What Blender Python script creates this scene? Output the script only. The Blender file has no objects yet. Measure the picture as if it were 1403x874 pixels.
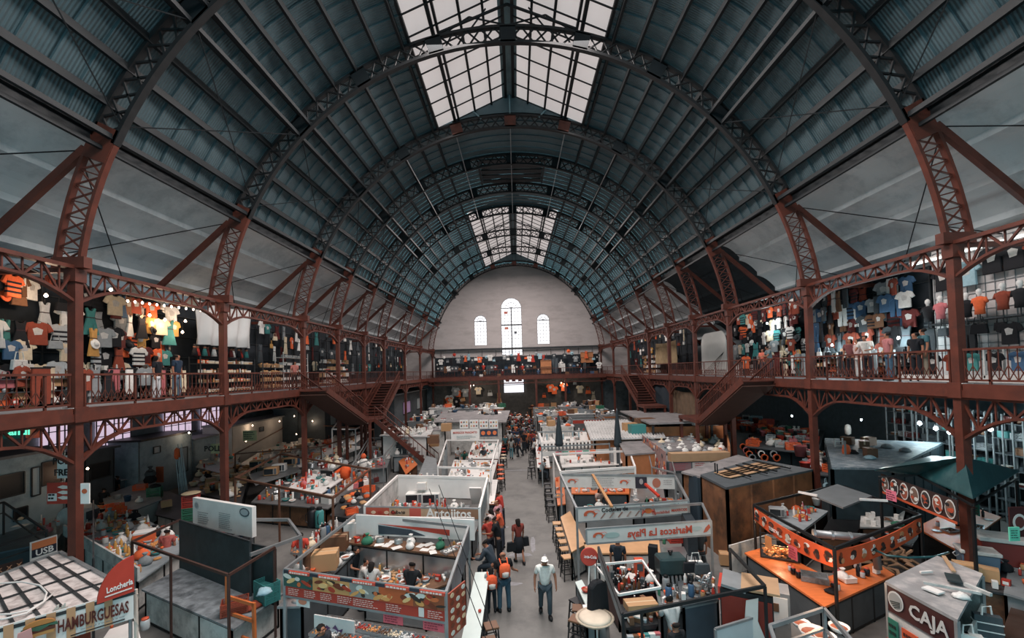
import bpy, bmesh, math, random
from mathutils import Vector, Matrix
R = math.radians
random.seed(11)
SC = bpy.context.scene
COL = SC.collection
# ------------------------------------------------------------------ camera
F_PX, PPX, HORIZON, PITCH, ROLL, EYE = 600.0, 708.0, 508.0, 1.5, 1.6, 7.0
PPY = HORIZON - F_PX * math.tan(R(PITCH))
cam_data = bpy.data.cameras.new('camera')
cam = bpy.data.objects.new('camera', cam_data)
COL.objects.link(cam)
cam_data.sensor_fit = 'HORIZONTAL'
cam_data.sensor_width = 36.0
cam_data.lens = 36.0 * F_PX / 1403.0
cam_data.shift_x = -(PPX - 701.5) / 1403.0
cam_data.shift_y = (PPY - 437.0) / 1403.0
cam_data.clip_start = 0.05
cam_data.clip_end = 400
CAM_M = Matrix.Rotation(R(90 + PITCH), 3, 'X') @ Matrix.Rotation(R(-ROLL), 3, 'Z')
cam.matrix_world = Matrix.Translation((0, 0, EYE)) @ CAM_M.to_4x4()
SC.camera = cam
def ray(px, py):
 return CAM_M @ Vector(((px - PPX) / F_PX, (PPY - py) / F_PX, -1.0))
def G(px, py, z=0.0):
 """the point at height z that the picture shows at px, py"""
 d = ray(px, py)
 t = (z - EYE) / d.z
 return Vector((d.x * t, d.y * t, z))
def AT(px, py, y):
 d = ray(px, py)
 t = y / d.y
 return Vector((d.x * t, y, EYE + d.z * t))
def AX(px, py, x):
 d = ray(px, py)
 t = x / d.x
 return Vector((x, d.y * t, EYE + d.z * t))
CAM_INV = CAM_M.transposed()
def PIX(p):
 q = CAM_INV @ (Vector(p) - Vector((0, 0, EYE)))
 if q.z > -0.01:
  return (-9999, -9999)
 return (PPX + F_PX * q.x / -q.z, PPY - F_PX * q.y / -q.z)
# ------------------------------------------------------------------ world, exposure
SC.view_settings.view_transform = 'Standard'
SC.view_settings.look = 'None'
SC.view_settings.gamma = 1.0
SC.view_settings.use_curve_mapping = False
SC.view_settings.exposure = 0.12
world = bpy.data.worlds.new('world')
SC.world = world
world.use_nodes = True
bg = world.node_tree.nodes['Background']
bg.inputs[0].default_value = (0.42, 0.84, 0.97, 1)
bg.inputs[1].default_value = 1.15
SC.cycles.max_bounces = 5
SC.cycles.diffuse_bounces = 4
SC.cycles.glossy_bounces = 2
SC.cycles.transmission_bounces = 3
SC.cycles.transparent_max_bounces = 6
SC.cycles.sample_clamp_indirect = 4.0
def area(name, loc, rot, sx, sy, power, color):
 d = bpy.data.lights.new(name, 'AREA')
 d.shape = 'RECTANGLE'
 d.size, d.size_y = sx, sy
 d.energy = power
 d.color = color
 o = bpy.data.objects.new(name, d)
 o.location = loc
 o.rotation_euler = rot
 o.visible_camera = False
 COL.objects.link(o)
 return o
WARM = (1.0, 0.905, 0.87)
area('skylight_daylight', (0, 12, 20.6), (0, 0, 0), 7.0, 24.0, 5800, WARM)
area('skylight_daylight', (0, 48, 21.0), (0, 0, 0), 7.0, 15.0, 4200, WARM)
# ------------------------------------------------------------------ materials
def lin(c):
 c = c / 255.0
 return c / 12.92 if c <= 0.04045 else ((c + 0.055) / 1.055) ** 2.4
def rgb(t):
 return (lin(t[0]), lin(t[1]), lin(t[2]), 1.0)
MATS = {}
def mat(name, col=None, rough=0.7, metal=0.0, var=0.12, scale=3.0, bump=0.0, emit=0.0, alpha=1.0, dirt=None, dirt_scale=1.2, stretch=(1, 1, 1), spec=0.4):
 """col: 0-255 sRGB triple, or None to take the colour of the object (so that copies may differ)"""
 if name in MATS:
  return MATS[name]
 m = bpy.data.materials.new(name)
 m.use_nodes = True
 nt = m.node_tree
 b = nt.nodes['Principled BSDF']
 b.inputs['Roughness'].default_value = rough
 b.inputs['Metallic'].default_value = metal
 b.inputs['Specular IOR Level'].default_value = spec
 if col is None:
  src = nt.nodes.new('ShaderNodeObjectInfo').outputs['Color']
 else:
  n = nt.nodes.new('ShaderNodeRGB')
  n.outputs[0].default_value = rgb(col)
  src = n.outputs[0]
 if var > 0:
  tc = nt.nodes.new('ShaderNodeTexCoord')
  mp = nt.nodes.new('ShaderNodeMapping')
  mp.inputs['Scale'].default_value = stretch
  nz = nt.nodes.new('ShaderNodeTexNoise')
  nz.inputs['Scale'].default_value = scale
  nz.inputs['Detail'].default_value = 5
  nt.links.new(tc.outputs['Object'], mp.inputs[0])
  nt.links.new(mp.outputs[0], nz.inputs['Vector'])
  mr = nt.nodes.new('ShaderNodeMapRange')
  mr.inputs['From Min'].default_value = 0.3
  mr.inputs['From Max'].default_value = 0.7
  mr.inputs['To Min'].default_value = 1 - var
  mr.inputs['To Max'].default_value = 1 + var
  nt.links.new(nz.outputs['Fac'], mr.inputs['Value'])
  vm = nt.nodes.new('ShaderNodeVectorMath')
  vm.operation = 'SCALE'
  nt.links.new(src, vm.inputs[0])
  nt.links.new(mr.outputs[0], vm.inputs['Scale'])
  src = vm.outputs[0]
  if dirt:
   nd = nt.nodes.new('ShaderNodeTexNoise')
   nd.inputs['Scale'].default_value = dirt_scale
   nd.inputs['Detail'].default_value = 8
   nd.inputs['Roughness'].default_value = 0.7
   nt.links.new(mp.outputs[0], nd.inputs['Vector'])
   rp = nt.nodes.new('ShaderNodeMapRange')
   rp.inputs['From Min'].default_value = 0.48
   rp.inputs['From Max'].default_value = 0.66
   rp.inputs['To Max'].default_value = 0.85
   nt.links.new(nd.outputs['Fac'], rp.inputs['Value'])
   mx = nt.nodes.new('ShaderNodeMix')
   mx.data_type = 'RGBA'
   nt.links.new(rp.outputs[0], mx.inputs['Factor'])
   nt.links.new(src, mx.inputs['A'])
   mx.inputs['B'].default_value = rgb(dirt)
   src = mx.outputs['Result']
  if bump > 0:
   bp = nt.nodes.new('ShaderNodeBump')
   bp.inputs['Strength'].default_value = bump
   bp.inputs['Distance'].default_value = 0.05
   nt.links.new(nz.outputs['Fac'], bp.inputs['Height'])
   nt.links.new(bp.outputs[0], b.inputs['Normal'])
 nt.links.new(src, b.inputs['Base Color'])
 if emit > 0:
  nt.links.new(src, b.inputs['Emission Color'])
  b.inputs['Emission Strength'].default_value = emit
 if alpha < 1:
  b.inputs['Alpha'].default_value = alpha
 MATS[name] = m
 return m
def pal(name, *a, **k):
 return mat(name, *a, **k)
RED = pal('red_oxide_paint', (94, 48, 37), 0.5, var=0.22, scale=2.5, dirt=(72, 42, 36), dirt_scale=2.0)
DARKSTEEL = pal('dark_roof_steel', (17, 25, 29), 0.6, var=0.2)
SHEET = pal('roof_sheet', (122, 146, 152), 0.55, var=0.16, scale=0.8, stretch=(1, 1, 1), dirt=(88, 108, 114), dirt_scale=0.6)
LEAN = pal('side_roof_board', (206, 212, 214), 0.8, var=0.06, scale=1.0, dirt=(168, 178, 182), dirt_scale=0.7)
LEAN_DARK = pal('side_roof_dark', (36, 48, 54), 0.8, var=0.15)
BLACK = pal('black_metal', (26, 28, 30), 0.5, var=0.2)
IRON = pal('dark_iron', (52, 54, 56), 0.5, var=0.25)
GALV = pal('galvanised_steel', (158, 162, 164), 0.42, metal=0.6, var=0.15)
STEEL = pal('stainless_steel', (186, 190, 192), 0.3, metal=0.8, var=0.08)
WHITE = pal('white_paint', (226, 222, 218), 0.6, var=0.06, scale=2)
OFFWHITE = pal('worn_white', (200, 198, 194), 0.7, var=0.12, dirt=(140, 140, 138), dirt_scale=2)
GREY = pal('grey_paint', (128, 132, 134), 0.7, var=0.12)
DGREY = pal('dark_grey_paint', (74, 80, 84), 0.7, var=0.15)
CONC = pal('concrete', (150, 150, 150), 0.85, var=0.12, scale=1.4, dirt=(112, 112, 114), dirt_scale=0.9)
WOOD = pal('plywood', (176, 128, 84), 0.6, var=0.14, scale=4, stretch=(1, 6, 1))
BROWN = pal('brown_board', (112, 80, 58), 0.7, var=0.3, scale=1.6, dirt=(66, 48, 38), dirt_scale=1.5)
ORANGEWOOD = pal('orange_wood', (206, 112, 62), 0.4, var=0.12, scale=3, stretch=(1, 5, 1))
TINT = pal('tinted_plastic', None, 0.5, var=0.0)
CLOTH = pal('tinted_cloth', None, 0.9, var=0.1, scale=14)
SHINY = pal('tinted_glaze', None, 0.2, var=0.0)
TMETAL = pal('tinted_metal', None, 0.35, metal=0.7, var=0.0)
SKIN = pal('skin', (158, 106, 82), 0.6, var=0.05)
HAIR = pal('hair', (26, 20, 18), 0.6, var=0.1)
CARD = pal('cardboard', (176, 142, 110), 0.85, var=0.08)
GLASS = pal('clear_glass', (190, 205, 208), 0.08, var=0.0, alpha=0.22)
BULB = pal('bulb_glow', (255, 222, 190), 0.5, var=0, emit=14)
# ------------------------------------------------------------------ mesh builder
class MB:
 def __init__(s):
  s.v, s.f, s.m, s.mats = [], [], [], []
 def mi(s, m):
  if m is None:
   return 0
  if m not in s.mats:
   s.mats.append(m)
  return s.mats.index(m)
 def add(s, vs, fs, m=None):
  k = len(s.v)
  s.v += [tuple(v) for v in vs]
  i = s.mi(m)
  for f in fs:
   s.f.append(tuple(k + j for j in f))
   s.m.append(i)
  return s
 def box(s, c, d, rz=0.0, m=None, M=None):
  x, y, z = d[0] / 2, d[1] / 2, d[2] / 2
  vs = [Vector((a * x, b * y, e * z)) for e in (-1, 1) for b in (-1, 1) for a in (-1, 1)]
  if M is not None:
   vs = [M @ v for v in vs]
  elif rz:
   rm = Matrix.Rotation(rz, 3, 'Z')
   vs = [rm @ v for v in vs]
  c = Vector(c)
  return s.add([v + c for v in vs], [(0, 2, 3, 1), (4, 5, 7, 6), (0, 1, 5, 4), (2, 6, 7, 3), (0, 4, 6, 2), (1, 3, 7, 5)], m)
 def beam(s, a, b, w, h=None, m=None, up=(0, 0, 1)):
  a, b = Vector(a), Vector(b)
  h = w if h is None else h
  d = b - a
  if d.length < 1e-6:
   return s
  d.normalize()
  u = Vector(up)
  if abs(d.dot(u)) > 0.98:
   u = Vector((0, 1, 0))
  sx = d.cross(u).normalized() * (w / 2)
  sy = d.cross(sx).normalized() * (h / 2)
  vs = [p + i * sx + j * sy for p in (a, b) for i, j in ((-1, -1), (1, -1), (1, 1), (-1, 1))]
  return s.add(vs, [(0, 3, 2, 1), (4, 5, 6, 7), (0, 1, 5, 4), (1, 2, 6, 5), (2, 3, 7, 6), (3, 0, 4, 7)], m)
 def path(s, pts, w, h=None, m=None, up=(0, 0, 1)):
  for a, b in zip(pts, pts[1:]):
   s.beam(a, b, w, h, m, up)
  return s
 def tube(s, pts, r, n=6, m=None, caps=True):
  pts = [Vector(p) for p in pts]
  rr = r if isinstance(r, (list, tuple)) else [r] * len(pts)
  vs, fs = [], []
  ref = None
  for i, p in enumerate(pts):
   d = (pts[min(i + 1, len(pts) - 1)] - pts[max(i - 1, 0)])
   if d.length < 1e-7:
    d = Vector((0, 0, 1))
   d.normalize()
   if ref is None:
    ref = Vector((1, 0, 0)) if abs(d.z) > 0.8 else Vector((0, 0, 1))
   sx = d.cross(ref)
   if sx.length < 1e-4:
    ref = Vector((0, 1, 0))
    sx = d.cross(ref)
   sx.normalize()
   sy = d.cross(sx).normalized()
   for k in range(n):
    a = 2 * math.pi * k / n
    vs.append(p + rr[i] * (math.cos(a) * sx + math.sin(a) * sy))
  for i in range(len(pts) - 1):
   for k in range(n):
    a, b = i * n + k, i * n + (k + 1) % n
    fs.append((a, b, b + n, a + n))
  if caps:
   fs.append(tuple(range(n - 1, -1, -1)))
   fs.append(tuple(range((len(pts) - 1) * n, len(pts) * n)))
  return s.add(vs, fs, m)
 def lathe(s, prof, n=12, c=(0, 0, 0), m=None, M=None):
  c = Vector(c)
  vs, fs = [], []
  for r, z in prof:
   for k in range(n):
    a = 2 * math.pi * k / n
    v = Vector((r * math.cos(a), r * math.sin(a), z))
    vs.append((M @ v if M is not None else v) + c)
  for i in range(len(prof) - 1):
   for k in range(n):
    a, b = i * n + k, i * n + (k + 1) % n
    fs.append((a, b, b + n, a + n))
  fs.append(tuple(range(n - 1, -1, -1)))
  fs.append(tuple(range((len(prof) - 1) * n, len(prof) * n)))
  return s.add(vs, fs, m)
 def prism(s, poly, t, M=None, m=None):
  """poly: (x, z) outline, extruded +-t/2 along y, then M"""
  n = len(poly)
  vs = [Vector((x, y, z)) for y in (-t / 2, t / 2) for x, z in poly]
  if M is not None:
   vs = [M @ v for v in vs]
  fs = [tuple(range(n)), tuple(range(2 * n - 1, n - 1, -1))]
  fs += [(i, i + n, (i + 1) % n + n, (i + 1) % n) for i in range(n)]
  return s.add(vs, fs, m)
 def slab(s, quad, t, m=None):
  """four points of a top face, thickness t downward"""
  q = [Vector(p) for p in quad]
  n = len(q)
  vs = q + [p - Vector((0, 0, t)) for p in q]
  fs = [tuple(range(n)), tuple(range(2 * n - 1, n - 1, -1))]
  fs += [(i, i + n, (i + 1) % n + n, (i + 1) % n) for i in range(n)]
  return s.add(vs, fs, m)
 def sheet(s, a, b, z0, z1, t, m=None):
  """upright board between plan points a and b"""
  a, b = Vector((a[0], a[1], 0)), Vector((b[0], b[1], 0))
  d = (b - a).normalized()
  nrm = Vector((-d.y, d.x, 0)) * (t / 2)
  vs = [p + k * nrm + Vector((0, 0, z)) for z in (z0, z1) for p, k in ((a, -1), (b, -1), (b, 1), (a, 1))]
  return s.add(vs, [(0, 3, 2, 1), (4, 5, 6, 7), (0, 1, 5, 4), (1, 2, 6, 5), (2, 3, 7, 6), (3, 0, 4, 7)], m)
 def build(s, name, mt=None, parent=None, smooth=False, color=None, bevel=0.0):
  me = bpy.data.meshes.new(name)
  me.from_pydata(s.v, [], s.f)
  ms = ([mt] if mt is not None else []) + [x for x in s.mats if x is not None]
  if mt is not None and s.mats:
   off = 1
  else:
   off = 0
  for x in (([mt] if mt is not None else []) + s.mats):
   me.materials.append(x)
  if s.mats and mt is None:
   me.polygons.foreach_set('material_index', s.m)
  me.validate()
  me.update()
  bm = bmesh.new()
  bm.from_mesh(me)
  bmesh.ops.recalc_face_normals(bm, faces=bm.faces)
  if bevel > 0:
   bmesh.ops.bevel(bm, geom=bm.edges[:], offset=bevel, segments=1, affect='EDGES')
  bm.to_mesh(me)
  bm.free()
  if smooth:
   me.polygons.foreach_set('use_smooth', [True] * len(me.polygons))
  o = bpy.data.objects.new(name, me)
  COL.objects.link(o)
  if parent is not None:
   o.parent = parent
  if color is not None:
   o.color = rgb(color)
  return o
def tag(o, label=None, cat=None, group=None, kind=None):
 if label: o['label'] = label
 if cat: o['category'] = cat
 if group: o['group'] = group
 if kind: o['kind'] = kind
 return o
def empty(name, loc=(0, 0, 0), rz=0.0, label=None, cat=None, group=None, kind=None):
 o = bpy.data.objects.new(name, None)
 o.empty_display_size = 0.2
 COL.objects.link(o)
 o.location = loc
 o.rotation_euler = (0, 0, rz)
 return tag(o, label, cat, group, kind)
KIDS = {}
def text(s, size, m, parent=None, M=None, name='lettering', ext=0.004, align='CENTER', squash=1.0, flip=False, width=None, bold=.022):
 c = bpy.data.curves.new(name, 'FONT')
 c.body = s
 c.size = size
 c.extrude = ext
 c.align_x = align
 c.align_y = 'CENTER'
 c.resolution_u = 2
 c.offset = size * bold
 t = bpy.data.objects.new('tmp', c)
 COL.objects.link(t)
 dg = bpy.context.evaluated_depsgraph_get()
 dg.update()
 me = bpy.data.meshes.new_from_object(t.evaluated_get(dg))
 bpy.data.objects.remove(t)
 bpy.data.curves.remove(c)
 if width and me.vertices:
  xs = [v.co.x for v in me.vertices]
  squash = width / (max(xs) - min(xs))
 me.name = name
 me.materials.clear()
 me.materials.append(m)
 o = bpy.data.objects.new(name, me)
 COL.objects.link(o)
 o.parent = parent
 M = M or Matrix.Identity(4)
 o.matrix_local = M @ Matrix.Diagonal((-squash if flip else squash, 1, 1, 1))
 return o
def face_M(p, nrm, up=(0, 0, 1)):
 """matrix that stands lettering (drawn in x,y) at p, facing nrm"""
 n = Vector(nrm).normalized()
 x = Vector(up).cross(n).normalized()
 y = n.cross(x)
 return Matrix(((x.x, y.x, n.x, p[0]), (x.y, y.y, n.y, p[1]), (x.z, y.z, n.z, p[2]), (0, 0, 0, 1)))
# ================================================================== THE HALL
AY = [-6.0, 0.0, 5.9, 11.9, 17.9, 24.6, 29.4, 34.4, 39.6, 46.9, 54.3, 62.3]     # arches along the hall
WX = 12.0                      # half width between the column rows
DECK = 6.3                     # gallery floor
CAP = EYE + 3.2                # top of the columns
YB = 64.0                      # end wall
ARCZ = EYE + 1.54
def V_at(y):
 return 12.35 + 1.5 * min(max((y - 14) / 46, 0), 1)
def arc(y, deg, dr=0.0, rx=12.3):
 a = R(deg)
 return Vector(((rx + dr) * math.cos(a), y, ARCZ + (V_at(y) + dr) * math.sin(a)))
ORD = ['first', 'second', 'third', 'fourth', 'fifth', 'sixth', 'seventh', 'eighth', 'ninth', 'tenth', 'eleventh', 'twelfth', 'thirteenth', 'fourteenth', 'fifteenth',
       'sixteenth', 'seventeenth', 'eighteenth', 'nineteenth', 'twentieth']
def mk_floor():
 b = MB()
 b.slab([(-24.6, -9, 0), (24.6, -9, 0), (24.6, YB, 0), (-24.6, YB, 0)], 0.3)
 m = mat('aisle_concrete', (118, 116, 113), 0.7, var=0.12, scale=0.9, dirt=(90, 89, 88), dirt_scale=0.5)
 nt = m.node_tree
 o = b.build('floor', m)
 return tag(o, kind='structure')
mk_floor()
def stain(px, py, rx, ry, label):
 c = G(px, py, 0.004)
 b = MB()
 n = 14
 vs = [(c.x + rx * math.cos(6.283 * k / n) * random.uniform(.7, 1.1), c.y + ry * math.sin(6.283 * k / n) * random.uniform(.7, 1.1), 0.004) for k in range(n)]
 b.slab(vs, 0.003)
 tag(b.build('floor_patch', mat('pale_stain', (140, 139, 142), 0.8, var=0.2, scale=6)), kind='structure')
for a in [(716, 644, 1.5, .12), (712, 760, .5, .2), (690, 722, .3, .12), (730, 745, .12, .9), (775, 720, .35, .1), (748, 770, .1, .7), (700, 800, .4, .12)]:
 stain(*a, '')
def plain_wall(name, a, b, z0, z1, t, m):
 q = MB()
 q.sheet(a, b, z0, z1, t)
 return tag(q.build(name, m), kind='structure')
PLASTER = mat('end_wall_plaster', (190, 182, 180), 0.9, var=0.05, scale=0.5, dirt=(170, 162, 160), dirt_scale=0.35, stretch=(1, 1, 3))
SIDEW = mat('side_wall_plaster', (120, 128, 132), 0.9, var=0.1, dirt=(84, 92, 98))
plain_wall('wall_left', (-17.5, -9), (-17.5, YB), 6.2, 9.4, 0.3, SIDEW)
plain_wall('wall_right', (17.5, -9), (17.5, YB), 6.2, 9.4, 0.3, SIDEW)
plain_wall('wall_left', (-24.5, -9), (-24.5, YB), 0, 6.1, 0.3, SIDEW)
plain_wall('wall_right', (24.5, -9), (24.5, YB), 0, 6.1, 0.3, mat('dark_side_wall', (104, 122, 130), .9, var=.15))
plain_wall('wall_back', (-24.5, YB), (-12, YB), 0, 6.1, 0.3, SIDEW)
plain_wall('wall_back', (12, YB), (24.5, YB), 0, 6.1, 0.3, SIDEW)
WIN = []   # (x centre, half width, sill z, spring z, top z)
def win_from_px(x0, x1, ytop, ybot):
 a, b = AT(x0, ybot, YB), AT(x1, ybot, YB)
 t = AT((x0 + x1) / 2, ytop, YB)
 hw = (b.x - a.x) / 2
 return ((a.x + b.x) / 2, hw, a.z, t.z - hw, t.z)
WIN = [win_from_px(688, 716, 408, 487), win_from_px(650.5, 667.5, 432, 473.5), win_from_px(736.5, 753.5, 430, 471.5)]
def end_wall():
 bm = bmesh.new()
 outer = [(-17.5, 0), (17.5, 0), (17.5, 9.2), (12.6, 13)] + [(arc(62, d, 0.5).x, arc(62, d, 0.5).z) for d in range(25, 156, 5)] + [(-12.6, 13), (-17.5, 9.2)]
 loops = [outer]
 for cx, hw, z0, z1, z2 in WIN:
  loops.append([(cx - hw, z0), (cx + hw, z0)] + [(cx + hw * math.cos(R(t)), z1 + hw * math.sin(R(t))) for t in range(0, 181, 15)])
 edges = []
 for lp in loops:
  vs = [bm.verts.new((x, YB, z)) for x, z in lp]
  edges += [bm.edges.new((vs[i], vs[(i + 1) % len(vs)])) for i in range(len(vs))]
 bmesh.ops.triangle_fill(bm, use_beauty=True, edges=edges)
 r = bmesh.ops.extrude_face_region(bm, geom=bm.faces[:])
 bmesh.ops.translate(bm, verts=[g for g in r['geom'] if isinstance(g, bmesh.types.BMVert)], vec=(0, 0.5, 0))
 bmesh.ops.recalc_face_normals(bm, faces=bm.faces)
 me = bpy.data.meshes.new('wall_back')
 bm.to_mesh(me)
 bm.free()
 me.materials.append(PLASTER)
 o = bpy.data.objects.new('wall_back', me)
 COL.objects.link(o)
 tag(o, kind='structure')
end_wall()
DAY = mat('daylit_pane', (236, 236, 240), 0.4, var=0.03, emit=1.15)
for n, (cx, hw, z0, z1, z2) in enumerate(WIN):
 e = empty('window_%d' % (n + 3), (cx, YB + .15, z0), kind='structure')
 g = MB()
 g.prism([(-hw, 0), (hw, 0)] + [(hw * math.cos(R(t)), z1 - z0 + hw * math.sin(R(t))) for t in range(0, 181, 15)], 0.04)
 g.build('pane', DAY, e)
 f = MB()
 W = 0.09
 pts = [Vector((-hw, -.1, 0)), Vector((-hw, -.1, z1 - z0))] + [Vector((-hw * math.cos(R(t)), -.1, z1 - z0 + hw * math.sin(R(t)))) for t in range(15, 181, 15)] + [Vector((hw, -.1, 0)), Vector((-hw, -.1, 0))]
 f.path(pts, W, W, up=(0, 1, 0))
 nb = 6 if n == 0 else 4
 for k in range(1, nb):
  x = -hw + 2 * hw * k / nb
  f.beam((x, -.1, 0), (x, -.1, z1 - z0), .16 if (n == 0 and k == 3) else .04)
 rows = 14 if n == 0 else 7
 for k in range(1, rows + 1):
  z = (z1 - z0) * k / rows
  f.beam((-hw, -.1, z), (hw, -.1, z), .18 if (n == 0 and k == 9) else (.1 if k == rows else .035))
 for t in range(30, 180, 30):
  f.beam((0, -.1, z1 - z0), (hw * math.cos(R(t)), -.1, z1 - z0 + hw * math.sin(R(t))), .04)
 f.path([Vector((-hw * .55 * math.cos(R(t)), -.1, z1 - z0 + hw * .55 * math.sin(R(t)))) for t in range(0, 181, 20)], .04)
 f.build('window_frame', IRON, e)
 if n == 0:
  for (dx, dz, w, h, c) in ((-.8, 7.4, .5, .35, (196, 110, 96)), (-.75, 4.7, .5, .35, (200, 120, 100)), (.55, 3.9, .4, .3, (60, 66, 76))):
   p = MB()
   p.box((dx, -.2, dz * (z1 - z0) / 8.2), (w, .03, h))
   p.build('notice', TINT, e, color=c)
b = MB()
b.beam((-12, YB - .4, EYE + 3.25), (12, YB - .4, EYE + 3.25), .16, .3)
for x in range(-11, 12, 2):
 b.beam((x, YB - .4, EYE + 3.25), (x, YB - .1, EYE + 2.3), .05)
tag(b.build('trim_1', IRON), kind='structure')
def barrel_bay(i, sgn, d0, d1, name):
 y0, y1 = AY[i], AY[i + 1]
 b = MB()
 steps = max(5, int(round((y1 - y0) / 0.75)))
 nseg = 10
 for k in range(steps):
  ya = y0 + (y1 - y0) * k / steps
  yb = y0 + (y1 - y0) * (k + 1) / steps + 0.04
  vs = []
  for (yy, dr) in ((ya, 0.44), (yb, 0.52)):
   for s in range(nseg + 1):
    p = arc(yy, d0 + (d1 - d0) * s / nseg, dr)
    vs.append((p.x * sgn, yy, p.z))
  for (yy, dr) in ((ya, 0.50), (yb, 0.58)):
   for s in range(nseg + 1):
    p = arc(yy, d0 + (d1 - d0) * s / nseg, dr)
    vs.append((p.x * sgn, yy, p.z))
  q = nseg + 1
  fs = []
  for s in range(nseg):
   fs.append((s, s + 1, q + s + 1, q + s))
   fs.append((2 * q + s, 3 * q + s, 3 * q + s + 1, 2 * q + s + 1))
   fs.append((s, 2 * q + s, 2 * q + s + 1, s + 1))
   fs.append((q + s, q + s + 1, 3 * q + s + 1, 3 * q + s))
  b.add(vs, fs)
 return tag(b.build(name, CORR), kind='structure')
CORR = mat('corrugated_roof_sheet', (80, 99, 105), 0.5, var=0.14, scale=0.7, dirt=(56, 74, 80), dirt_scale=0.5)
def add_ribs(m):
 nt = m.node_tree
 bs = nt.nodes['Principled BSDF']
 tc = nt.nodes.new('ShaderNodeTexCoord')
 sp = nt.nodes.new('ShaderNodeSeparateXYZ')
 nt.links.new(tc.outputs['Object'], sp.inputs[0])
 mu = nt.nodes.new('ShaderNodeMath'); mu.operation = 'MULTIPLY'; mu.inputs[1].default_value = 62.0
 sn = nt.nodes.new('ShaderNodeMath'); sn.operation = 'SINE'
 nt.links.new(sp.outputs['Y'], mu.inputs[0]); nt.links.new(mu.outputs[0], sn.inputs[0])
 bp = nt.nodes.new('ShaderNodeBump'); bp.inputs['Strength'].default_value = 0.7; bp.inputs['Distance'].default_value = 0.02
 nt.links.new(sn.outputs[0], bp.inputs['Height']); nt.links.new(bp.outputs[0], bs.inputs['Normal'])
add_ribs(CORR)
SKYDEG = 71.0
for i in range(len(AY) - 1):
 for sgn in (-1, 1):
  barrel_bay(i, sgn, 23.5, SKYDEG, 'ceiling')
 if 5 <= i <= 7:
  barrel_bay(i, 1, SKYDEG, 180 - SKYDEG, 'ceiling')
barrel_end = MB()
for sgn in (-1, 1):
 pass
AY.append(YB + .3)
for sgn in (-1, 1):
 barrel_bay(len(AY) - 2, sgn, 23.5, 90, 'ceiling')
AY.pop()
def lean_bay(i, sgn, m):
 y0, y1 = AY[i], (AY[i + 1] if i + 1 < len(AY) else YB)
 b = MB()
 x0, z0, x1, z1 = 11.75, 13.95, 17.6, 8.7
 n = 6
 rows = []
 for k in range(n):
  ns = 6
  for q in range(ns + 1):
   t = (k + q / ns) / n
   rows.append((x0 + (x1 - x0) * t, z0 + (z1 - z0) * t - .2 * (1 - q / ns) + .13 * math.sin(math.pi * q / ns)))
 vs = [(x * sgn, y, z) for y in (y0, y1) for x, z in rows] + [((x + .05) * sgn, y, z + .07) for y in (y0, y1) for x, z in rows]
 q = len(rows)
 fs = [(s, s + 1, q + s + 1, q + s) for s in range(q - 1)] + [(2 * q + s, 3 * q + s, 3 * q + s + 1, 2 * q + s + 1) for s in range(q - 1)]
 b.add(vs, fs)
 return tag(b.build('ceiling', m), kind='structure')
for i in range(len(AY)):
 for sgn in (-1, 1):
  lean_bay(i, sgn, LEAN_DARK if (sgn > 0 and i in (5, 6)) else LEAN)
UPPER = mat('shaded_arch_paint', (27, 29, 31), 0.6, var=0.2)  # the red arch paint again, with the shade under the roof put into its colour
def arch(i):
 y = AY[i]
 e = empty('roof_arch', (0, y, 0), label='curved lattice roof arch spanning the whole hall, %s from the entrance gallery' % ORD[i - 2], cat='roof arch', group='roof arches')
 H = 0.33
 for sgn in (-1, 1):
  lo, up = MB(), MB()
  a_list = [7.7] + list(range(10, 24, 2)) + [24.5]
  la = MB()
  def P(d, dr, yy=0):
   p = arc(y, d, dr)
   return Vector((p.x * sgn, yy, p.z))
  for d0, d1 in zip(a_list, a_list[1:]):
   for dr in (-H, H):
    lo.beam(P(d0, dr), P(d1, dr), .09, .16, up=(0, 1, 0))
   for yy in (0.0,):
    la.beam(P(d0, -H, yy), P(d1, H, yy), .055, .03)
    la.beam(P(d0, H, yy), P(d1, -H, yy), .055, .03)
    la.beam(P(d0, H, yy), P(d0, -H, yy), .06, .03)
  lo.build('haunch_chord', RED, e)
  la.build('haunch_lattice', RED, e)
  b_list = [24.5 + 2.62 * k for k in range(26)]
  ul = MB()
  for d0, d1 in zip(b_list, b_list[1:]):
   for dr in (-H, H):
    up.beam(P(d0, dr), P(d1, dr), .11, .2, up=(0, 1, 0))
   for yy in (0.0,):
    ul.beam(P(d0, -H, yy), P(d1, H, yy), .065, .05)
    ul.beam(P(d0, H, yy), P(d1, -H, yy), .065, .05)
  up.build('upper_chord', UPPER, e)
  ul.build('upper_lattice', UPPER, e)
  for d in (24.0, 45, 60, 75.6) + ((90,) if sgn > 0 else ()):
   g = MB()
   w = 2.3 if d == 24.0 else 1.5
   g.add([P(d - w, -H - .02, yy) for yy in (-.1, .1)] + [P(d + w, -H - .02, yy) for yy in (-.1, .1)] + [P(d - w, H, yy) for yy in (-.1, .1)] + [P(d + w, H, yy) for yy in (-.1, .1)],
                  [(0, 1, 3, 2), (4, 6, 7, 5), (0, 4, 5, 1), (2, 3, 7, 6), (0, 2, 6, 4), (1, 5, 7, 3)])
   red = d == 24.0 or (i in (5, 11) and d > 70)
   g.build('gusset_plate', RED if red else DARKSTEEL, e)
  r = MB()
  r.beam((sgn * 11.7, 0, 13.45), (sgn * 17.4, 0, 8.35), .2, .14, up=(0, 1, 0))
  r.beam((sgn * 12.0, 0, CAP - .1), (sgn * 15.4, 0, CAP - .1), .1, .14)
  r.build('rafter', RED, e)
  ft = MB()
  ft.box((sgn * 12.1, 0, CAP + .08), (.9, .24, .3))
  ft.build('foot_casting', RED, e)
 return e
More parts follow.
